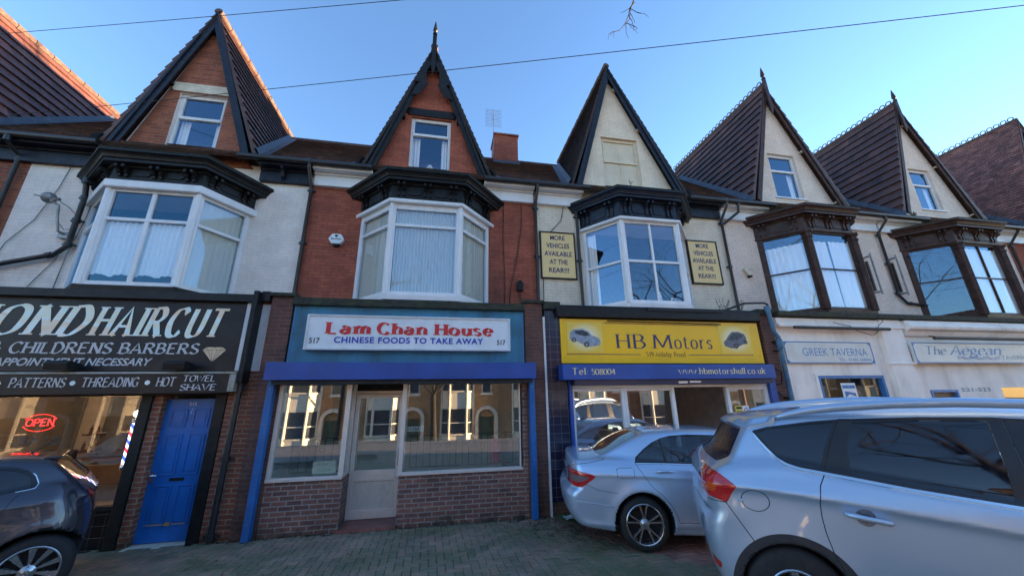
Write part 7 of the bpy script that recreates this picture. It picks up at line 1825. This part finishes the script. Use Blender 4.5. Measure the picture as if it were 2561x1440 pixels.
# ---------------------------------------------------------------- across the road (seen mirrored in the windows)
STN = mat('bay_stone', (.80, .74, .60), .7, var=.08, vs_=4)
OPL = ['tan brick house across the road, end one on the left of its row', 'tan brick house across the road, second from left in its row', 'tan brick house across the road with an arched porch facing the takeaway', 'tan brick house across the road facing the car dealer', 'red brick house across the road, second from right in its row', 'red brick house across the road, end one on the right of its row']
YO = -18.0
ZO = -1.85
PROTO = []
for i in range(6):
    x0 = -13.0 + i * 6.0; x1 = x0 + 5.98
    h = thing('opposite_house', OPL[i], 'house', (x0 + 3, YO, 0), 'houses across the road'); PROTO.append(h)
    wmt = M_['brick_tan'] if i < 4 else M_['brick_opp']
    m = MB(); m.box(x0, x1, YO - 8, YO, .1, 7.6); m.xz([(x0 + .5, 7.6), (x0 + 5.4, 7.6), (x0 + 2.95, 9.8)], YO - .3, YO + .02); m.build('wall', wmt, h)
    m = MB(); slope(m, (x0, YO + .3, 7.5), (x1, YO + .3, 7.5), (x1, YO - 4, 10.4), (x0, YO - 4, 10.4), 14, .03); slope(m, (x0, YO - 8.3, 7.5), (x1, YO - 8.3, 7.5), (x1, YO - 4, 10.4), (x0, YO - 4, 10.4), 14, .03); m.build('roof', T_main, h)
    bx = x0 + 1.0
    pl = [(bx + 2.6, YO), (bx + 2.0, YO + .8), (bx + .6, YO + .8), (bx, YO)]
    m = MB()
    for za, zb_ in ((.3, 1.0), (3.0, 4.3), (6.1, 6.7)): m.sweep(pl, [(0, za), (0, zb_)]); m.sweep(pl, [(.08, zb_), (.08, zb_ + .12)])
    for p_ in pl: m.tube([(p_[0], p_[1], .4), (p_[0], p_[1], 6.6)], .11, 6)
    for zz in (1.9, 5.3): m.sweep(pl, [(.02, zz), (.02, zz + .08)])
    bw = m.build('bay_window', STN, h)
    m = MB()
    for a, b_ in zip(pl[:-1], pl[1:]): m.poly([(a[0], a[1] - .05, 1.0), (b_[0], b_[1] - .05, 1.0), (b_[0], b_[1] - .05, 6.2), (a[0], a[1] - .05, 6.2)])
    m.build('glass', mat('far_glass', (.05, .06, .08), .05, var=0), bw)
    m = MB(); m.box(x0 + 4.15, x0 + 5.25, YO, YO + .03, .2, 2.3); m.build('door', mat('far_door', (.05, .08, .05), .4), h)
    m = MB(); ar = arc(x0 + 4.7, 2.25, .95, 180, 0, 14); ar2 = arc(x0 + 4.7, 2.25, .68, 0, 180, 14); m.xz(ar + ar2, YO + .01, YO + .22); m.box(x0 + 3.75, x0 + 4.02, YO + .01, YO + .22, .2, 2.25); m.box(x0 + 5.38, x0 + 5.65, YO + .01, YO + .22, .2, 2.25); m.build('arch', STN, h)
    for wx, wz, ww, wh in ((x0 + 4.3, 4.2, .85, 1.7), (x0 + 2.5, 7.4, .9, 1.2)):
        m = MB(); m.box(wx, wx + ww, YO, YO + .04, wz, wz + wh); m.box(wx - .1, wx + ww + .1, YO, YO + .09, wz + wh, wz + wh + .22); m.box(wx - .1, wx + ww + .1, YO, YO + .09, wz - .15, wz); w_ = m.build('window', STN, h)
        m = MB(); m.box(wx + .08, wx + ww - .08, YO + .035, YO + .045, wz + .08, wz + wh / 2 - .03); m.box(wx + .08, wx + ww - .08, YO + .035, YO + .045, wz + wh / 2 + .03, wz + wh - .08); m.build('glass', mat('far_glass', (.05, .06, .08), .05, var=0), w_)

def copy_tree(o, parent=None):
    c = o.copy(); COL.objects.link(c); c.parent = parent
    if parent is not None: c.matrix_parent_inverse = o.matrix_parent_inverse.copy()
    for ch in list(o.children): copy_tree(ch, c)
    return c
for h in PROTO: h.location.z += ZO
for k, i in enumerate((-5, -4, -3, -2, -1, 6, 7, 8, 9, 10)):
    c = copy_tree(PROTO[(0, 2, 1, 3, 2, 1, 0, 3, 2, 1)[k]]); c.location.x = -13.0 + i * 6.0 + 3
    c['label'] = 'tan brick house across the road, %s house %s of the mirrored row' % (('fifth', 'fourth', 'third', 'second', 'first')[k] if k < 5 else ('first', 'second', 'third', 'fourth', 'fifth')[k - 5], 'left' if k < 5 else 'right'); c['group'] = 'outer houses across the road'
# ---------------------------------------------------------------- bare street trees behind the camera
BARK = mat('bark', (.035, .028, .022), .9, var=.4, vs_=14, bmp=.6)
def tree(x, y, z0, H, seed, label, group, extra=None, spread=1., DM=6):
    rnd = random.Random(seed); t = thing('bare_tree', label, 'tree', (x, y, z0), group)
    m = MB(); m2 = MB()
    def limb(mm, p, d, L, r, depth):
        n = 4 if depth < 4 else 3; pts = [p]; rs = [r]; q = p.copy(); dd = d.copy()
        for i in range(n):
            dd = (dd + Vector((rnd.uniform(-.16, .16), rnd.uniform(-.16, .16), rnd.uniform(-.05, .14)))).normalized(); q = q + dd * (L / n); pts.append(q.copy()); rs.append(r * (1 - .42 * (i + 1) / n))
        mm.tube(pts, rs, 7 if depth < 2 else 5 if depth < 4 else 3, cap=False)
        if depth >= DM: return
        k = 3 if depth < 2 else rnd.choice((2, 3, 3))
        for j in range(k):
            a = rnd.uniform(0, 6.28); up = rnd.uniform(.25, .75)
            side = dd.cross(Vector((math.cos(a), math.sin(a), .2))).normalized()
            nd = (dd * up + side * (1 - up * .4) * spread).normalized()
            bp = pts[-1] if j < 2 else pts[-2]
            limb(m2 if depth >= 0 else m, bp, nd, L * rnd.uniform(.62, .80), rs[-1] * (.82 if j == 0 else .62), depth + 1)
    base = Vector((x, y, z0)); top = base + Vector((rnd.uniform(-.2, .2), rnd.uniform(-.2, .2), H * .30))
    m.tube([base, base + (top - base) * .1, base + (top - base) * .5, top], [.34, .26, .22, .20], 12, cap=False)
    for j in range(4):
        a = j * 1.57 + rnd.uniform(-.4, .4); limb(m2, top, Vector((math.cos(a) * .8, math.sin(a) * .8, .9)).normalized(), H * .20, .085, 0)
    if extra:
        for pts, rs in extra(rnd): m2.tube(pts, rs, 5, cap=False)
    m.build('trunk', BARK, t, smooth=True); m2.build('crown', BARK, t, smooth=True)
def overhang(rnd):
    out = [([Vector(p) for p in ((4.1, -4.3, 6.0), (3.7, -2.0, 8.4), (3.1, 1.0, 8.8), (2.46, 2.9, 7.6), (2.18, 3.0, 6.74))], [.08, .05, .03, .014, .008])]
    def tw(p, d, L, r, k):
        q = [Vector(p)]; dd = Vector(d)
        for i in range(4): dd = (dd + Vector((rnd.uniform(-.35, .35), rnd.uniform(-.1, .1), rnd.uniform(-.3, .3)))).normalized(); q.append(q[-1] + dd * L / 4)
        out.append((q, [r, r * .85, r * .7, r * .6, r * .45]))
        if k: 
            for j in (1, 2, 3, 4):
                a = rnd.choice((-1, 1)); tw(q[j], (dd.x + a * .8, rnd.uniform(-.2, .2), dd.z + rnd.uniform(-.5, .5)), L * .42, r * .6, k - 1)
    tw((2.22, 3.0, 6.80), (-1, 0, -.75), .48, .008, 2); tw((2.2, 3.0, 6.78), (-.55, 0, -1), .42, .007, 1); tw((2.42, 2.9, 7.25), (-1, .1, -.1), .6, .009, 2); tw((2.30, 3.0, 7.0), (-1, 0, -.1), .5, .008, 2)
    return out
tree(4.2, -4.4, .25, 16, 11, 'bare tree on the near pavement whose twigs hang into the top of the view', 'bare street trees', overhang, DM=7)
tree(-4.5, -5.0, .25, 16, 5, 'bare tree on the near pavement, mirrored in the barber bay window', 'bare street trees')
tree(12.0, -4.6, .25, 15, 23, 'bare tree on the near pavement, mirrored in the brown bay windows', 'bare street trees')
tree(-.5, -16.4, -1.65, 13, 31, 'bare tree on the far pavement facing the takeaway', 'bare street trees')
# telegraph pole and wires
tpol = thing('telegraph_pole', 'wooden telegraph pole on the near pavement carrying the overhead wires', 'pole', (13, -.5, .2))
m = MB(); m.tube([(13, -.5, .1), (13, -.5, 8.4)], [.13, .09], 12); m.build('post', mat('pole_wood', (.22, .13, .07), .85, var=.3, vs_=10, bmp=.4), tpol)
m = MB(); m.box(12.5, 13.5, -.56, -.44, 7.7, 7.8); m.build('crossarm', BARK, tpol)
def wire(A, B, r, label): return cable('overhead_wire', [A, B], r, label, 'cable', .10, group='overhead wires')
wire((-10.9, 7.95, 9.50), (13, -.5, 6.35), .0055, 'upper thin overhead wire crossing the top left corner of the sky')
wire((-9, 7.72, 7.57), (13, -.48, 5.9), .0055, 'lower thin overhead wire crossing the whole row of gables')
# ---------------------------------------------------------------- small things on the walls
GREYM = mat('grey_metal', (.30, .31, .31), .45, metal=.5, var=.2, dirt=(.2, .12, .06), dirt_amt=.5, dirt_scale=9)
sd_ = thing('satellite_dish', 'small grey satellite dish on a bent arm fixed to the white wall', 'satellite dish', (-7.25, 7.8, 5.1))
m = MB(); m.tube([(-7.17, 7.74, 5.08), (-7.22, 7.62, 5.12), (-7.26, 7.58, 5.35), (-7.30, 7.56, 5.62), (-7.42, 7.52, 5.70)], .022, 8); m.box(-7.28, -7.12, 7.70, 7.80, 5.02, 5.14); m.build('arm', GREYM, sd_, smooth=False)
m = MB(); m.lathe([(.0, .0), (.045, .010), (.085, .028), (.105, .045), (.108, .045), (.085, .022), (.0, -.010)], (0, 0, 0), 'x', 20)
rot = Matrix.Rotation(R(-35), 3, 'Z') @ Matrix.Rotation(R(20), 3, 'Y'); m.v = [tuple(rot @ Vector((-x, y, z)) + Vector((-7.44, 7.52, 5.74))) for x, y, z in m.v]; m.build('dish', GREYM, sd_, smooth=True)
m = MB(); m.tube([(-7.44, 7.52, 5.74), (-7.60, 7.42, 5.74)], .012, 6); m.tube([(-7.36, 7.50, 5.70), (-7.26, 7.50, 5.72)], .03, 8); m.build('receiver', GREYM, sd_)
cable('dish_lead', [(-7.3, 7.55, 5.7), (-7.15, 7.6, 5.6), (-7.05, 7.7, 5.45), (-7.1, 7.74, 5.25), (-7.25, 7.75, 5.2), (-7.3, 7.6, 5.35)], .006, 'looped grey lead hanging from the satellite dish')
for k, (pts, lab) in enumerate((([(-7.55, 7.78, 6.6), (-7.62, 7.78, 6.1), (-7.8, 7.78, 5.4), (-8.1, 7.78, 4.9), (-8.2, 7.78, 4.4)], 'thin grey cable running down the white wall left of the dish'),
     ([(-7.16, 7.78, 5.05), (-7.25, 7.78, 4.6), (-7.45, 7.78, 4.2), (-7.6, 7.78, 3.85)], 'thin grey cable dropping from the satellite dish arm'),
     ([(-6.99, 7.78, 6.5), (-7.0, 7.78, 5.5), (-7.1, 7.78, 4.7), (-7.12, 7.78, 4.0)], 'thin grey cable beside the barber bay window'))):
    m = MB(); m.tube(pts, .008, 5); tag(m.build('wall_cable', GREYM, None, smooth=True), lab, 'cable', 'cables clipped to the walls')
for pts, lab in (([(1.30, 7.78, 6.6), (1.28, 7.78, 5.6), (1.32, 7.78, 4.5), (1.30, 7.78, 3.9)], 'dark cable down the red wall nearer the takeaway bay'), ([(1.72, 7.78, 6.9), (1.75, 7.78, 6.1), (1.62, 7.78, 5.2), (1.45, 7.78, 4.4), (1.40, 7.78, 3.9)], 'dark cable wandering down the red wall nearer the downpipe'),
     ([(2.9, 7.78, 6.9), (2.75, 7.78, 6.2), (2.3, 7.78, 5.7), (2.25, 7.78, 5.2), (2.22, 7.78, 3.95)], 'thin dark cable sagging down the cream wall behind the left yellow board')):
    cable('wall_cable', pts, .008, lab, group='cables clipped to the walls')
al = thing('alarm_box', 'white six sided alarm box with small shield on the red wall', 'alarm box', (-2.38, 7.75, 5.34), 'burglar alarm boxes')
m = MB(); m.xz([(-2.54, 5.33), (-2.47, 5.22), (-2.29, 5.22), (-2.22, 5.33), (-2.29, 5.45), (-2.47, 5.45)], 7.70, 7.80); m.build('cover', SW, al, bevel=.012)
m = MB(); m.xz([(-2.46, 5.219), (-2.30, 5.219), (-2.34, 5.17), (-2.42, 5.17)], 7.71, 7.79); m.build('siren', BL, al)
sans('lettering', 'BeeSafe', -2.48, 5.31, 7.698, .045, BL, al, w=.20, bold=.01); m = MB(); m.xz([(-2.41, 5.42), (-2.35, 5.42), (-2.35, 5.39), (-2.38, 5.37), (-2.41, 5.39)], 7.696, 7.70); m.build('shield', BL, al)
al = thing('alarm_box', 'cream pear shaped alarm box with dark tip on the pale wall', 'alarm box', (7.90, 7.75, 5.09), 'burglar alarm boxes')
m = MB(); m.xz([(7.76, 5.20), (7.74, 5.13), (7.84, 4.99), (7.96, 4.99), (8.06, 5.13), (8.04, 5.20)], 7.70, 7.80); m.build('cover', M_['cream'], al, bevel=.012)
m = MB(); m.xz([(7.85, 4.989), (7.95, 4.989), (7.93, 4.94), (7.87, 4.94)], 7.71, 7.79); m.build('siren', BL, al)
sans('lettering', 'ALARM', 7.84, 5.145, 7.698, .026, BL, al, w=.16); sans('lettering', 'SYSTEM', 7.85, 5.105, 7.698, .022, BL, al, w=.13)
jb = thing('junction_box', 'small black box with cables low on the red wall', 'junction box', (1.66, 7.75, 4.43))
m = MB(); m.box(1.59, 1.73, 7.70, 7.79, 4.33, 4.53); m.xz([(1.60, 4.531), (1.72, 4.531), (1.70, 4.57), (1.62, 4.57)], 7.71, 7.79); m.build('case', BL, jb, bevel=.01)
m = MB(); m.tube([(1.66, 7.74, 4.33), (1.66, 7.74, 3.9)], .008, 5); m.tube([(1.63, 7.75, 4.33), (1.62, 7.75, 4.2), (1.72, 7.75, 4.1), (1.72, 7.75, 3.9)], .007, 5); m.build('lead', CAB, jb)
STRAW = mat('board_straw', (.84, .62, .27), .5, var=.04, vs_=2, dirt=(.55, .38, .15), dirt_amt=.3, dirt_scale=2)
for k, (xa, z0, lab) in enumerate(((2.18, 4.66, 'yellow notice board about more vehicles, left of the bay window'), (6.17, 4.70, 'yellow notice board about more vehicles, right of the bay window'))):
    s_ = thing('notice_board', lab, 'sign', (xa + .45, 7.75, z0), 'yellow notice boards on the cream wall')
    m = MB(); m.box(xa + .03, xa + .86, 7.755, 7.799, z0 + .03, z0 + 1.18); m.build('board', STRAW, s_)
    m = MB(); m.box(xa, xa + .89, 7.74, 7.80, z0, z0 + .03); m.box(xa, xa + .89, 7.74, 7.80, z0 + 1.18, z0 + 1.21); m.box(xa, xa + .03, 7.74, 7.80, z0 + .03, z0 + 1.18); m.box(xa + .86, xa + .89, 7.74, 7.80, z0 + .03, z0 + 1.18); m.build('frame', BL, s_)
    for j, (t_, w_) in enumerate((('MORE', .37), ('VEHICLES', .58), ('AVAILABLE', .69), ('AT THE', .45), ('REAR!!!', .50))):
        sans('lettering', t_, xa + .445 - w_ / 2, z0 + 1.0 - j * .21, 7.752, .125, NVL, s_, w=w_, bold=.022)
for k, (x, lab) in enumerate(((11.91, 'rusty upright fitting nearer the brown bay window'), (12.84, 'rusty upright fitting right of the downpipe'))):
    f_ = thing('wall_fitting', lab, 'light fitting', (x, 7.7, 4.6), 'rusty upright fittings on the pale wall')
    m = MB(); m.box(x - .03, x + .03, 7.70, 7.76, 4.72, 5.60); m.build('channel', mat('rusty_black', (.035, .028, .025), .6), f_)
    m = MB(); m.tube([(x + .06, 7.62, 4.60), (x + .06, 7.62, 5.82)], .022, 8); m.box(x, x + .08, 7.61, 7.79, 4.66, 4.69); m.box(x, x + .08, 7.61, 7.79, 5.72, 5.75); m.build('tube', GREYM, f_)
# weeds on the ledges
WEED = mat('weed_leaf', (.10, .10, .045), .8, var=.4, vs_=20); WSTEM = mat('weed_stem', (.10, .06, .04), .9)
def weed(x, y, z, n, h, seed, label, sp=.3):
    rnd = random.Random(seed); t = thing('weed', label, 'plant', (x, y, z), 'weeds growing on ledges'); m = MB(); l = MB()
    for _ in range(n):
        p = Vector((x + rnd.uniform(-.03, .03), y, z)); d = Vector((rnd.uniform(-sp, sp), rnd.uniform(-.15, .05), 1)).normalized(); pts = [p]
        for i in range(5): d = (d + Vector((rnd.uniform(-.25, .25), rnd.uniform(-.1, .1), 0))).normalized(); p = p + d * h / 5; pts.append(p)
        m.tube(pts, [.006, .005, .004, .004, .003, .002], 4)
        for q in pts[2:]:
            for _k in range(2):
                s = rnd.uniform(.012, .028); a = rnd.uniform(0, 6.3); u = Vector((math.cos(a), rnd.uniform(-.4, .4), math.sin(a))) * s; v = Vector((-math.sin(a), rnd.uniform(-.5, .5), math.cos(a))) * s * .5
                l.add([tuple(q), tuple(q + u + v), tuple(q + u * 2), tuple(q + u - v)], [(0, 1, 2, 3)])
    m.build('stem', WSTEM, t); l.build('leaves', WEED, t)
weed(6.55, 7.4, 3.80, 7, .42, 1, 'straggly weed on the ledge below the right yellow notice board', .6)
weed(6.95, 7.3, 3.80, 5, .34, 2, 'thin weed on the ledge beside the bent waste pipe', .6)
weed(4.75, 7.72, 7.14, 2, .42, 3, 'wispy weed growing at the foot of the blocked gable window')
weed(13.9, 7.46, 7.06, 16, .14, 4, 'green tuft of weed growing in the far gutter', 1.)
# ornaments on window boards
for k, (x, z, lab) in enumerate(((4.05, 3.97, 'small white framed card on the sill at the left of the dealer bay'), (5.10, 3.97, 'small white framed card on the sill at the right of the dealer bay'))):
    o = thing('framed_card', lab, 'ornament', (x, 7.14, z), 'white framed cards on the bay window sill')
    m = MB(); m.box(x - .06, x + .06, 7.13, 7.15, z, z + .14); m.build('frame', SW, o, bevel=.004)
    m = MB(); m.box(x - .035, x + .035, 7.126, 7.13, z + .03, z + .11); m.build('picture', mat('card_grey', (.3, .35, .4), .6), o)
o = thing('figurine', 'slim pale dancer figurine on the sill in the middle of the dealer bay', 'ornament', (4.78, 7.14, 3.97))
m = MB(); m.lathe([(0, 0), (.06, 0), (.05, .03), (.022, .14), (.035, .17), (.018, .2), (.012, .22), (.024, .25), (.0, .28)], (4.78, 7.14, 3.97), 'z', 14); m.tube([(4.78, 7.14, 4.14), (4.70, 7.12, 4.20), (4.73, 7.12, 4.27)], .008, 6); m.build('figure', SW, o, smooth=True)
o = thing('ornament', 'pale shell shaped ornament on the takeaway gable window sill', 'ornament', (-.5, 7.9, 7.4))
m = MB(); m.lathe([(0, 0), (.10, 0), (.11, .03), (.07, .06), (.08, .08), (.045, .11), (.05, .13), (0, .17)], (-.52, 7.95, 7.41), 'z', 14); m.build('shell', mat('ornament_blue', (.5, .62, .70), .4), o)
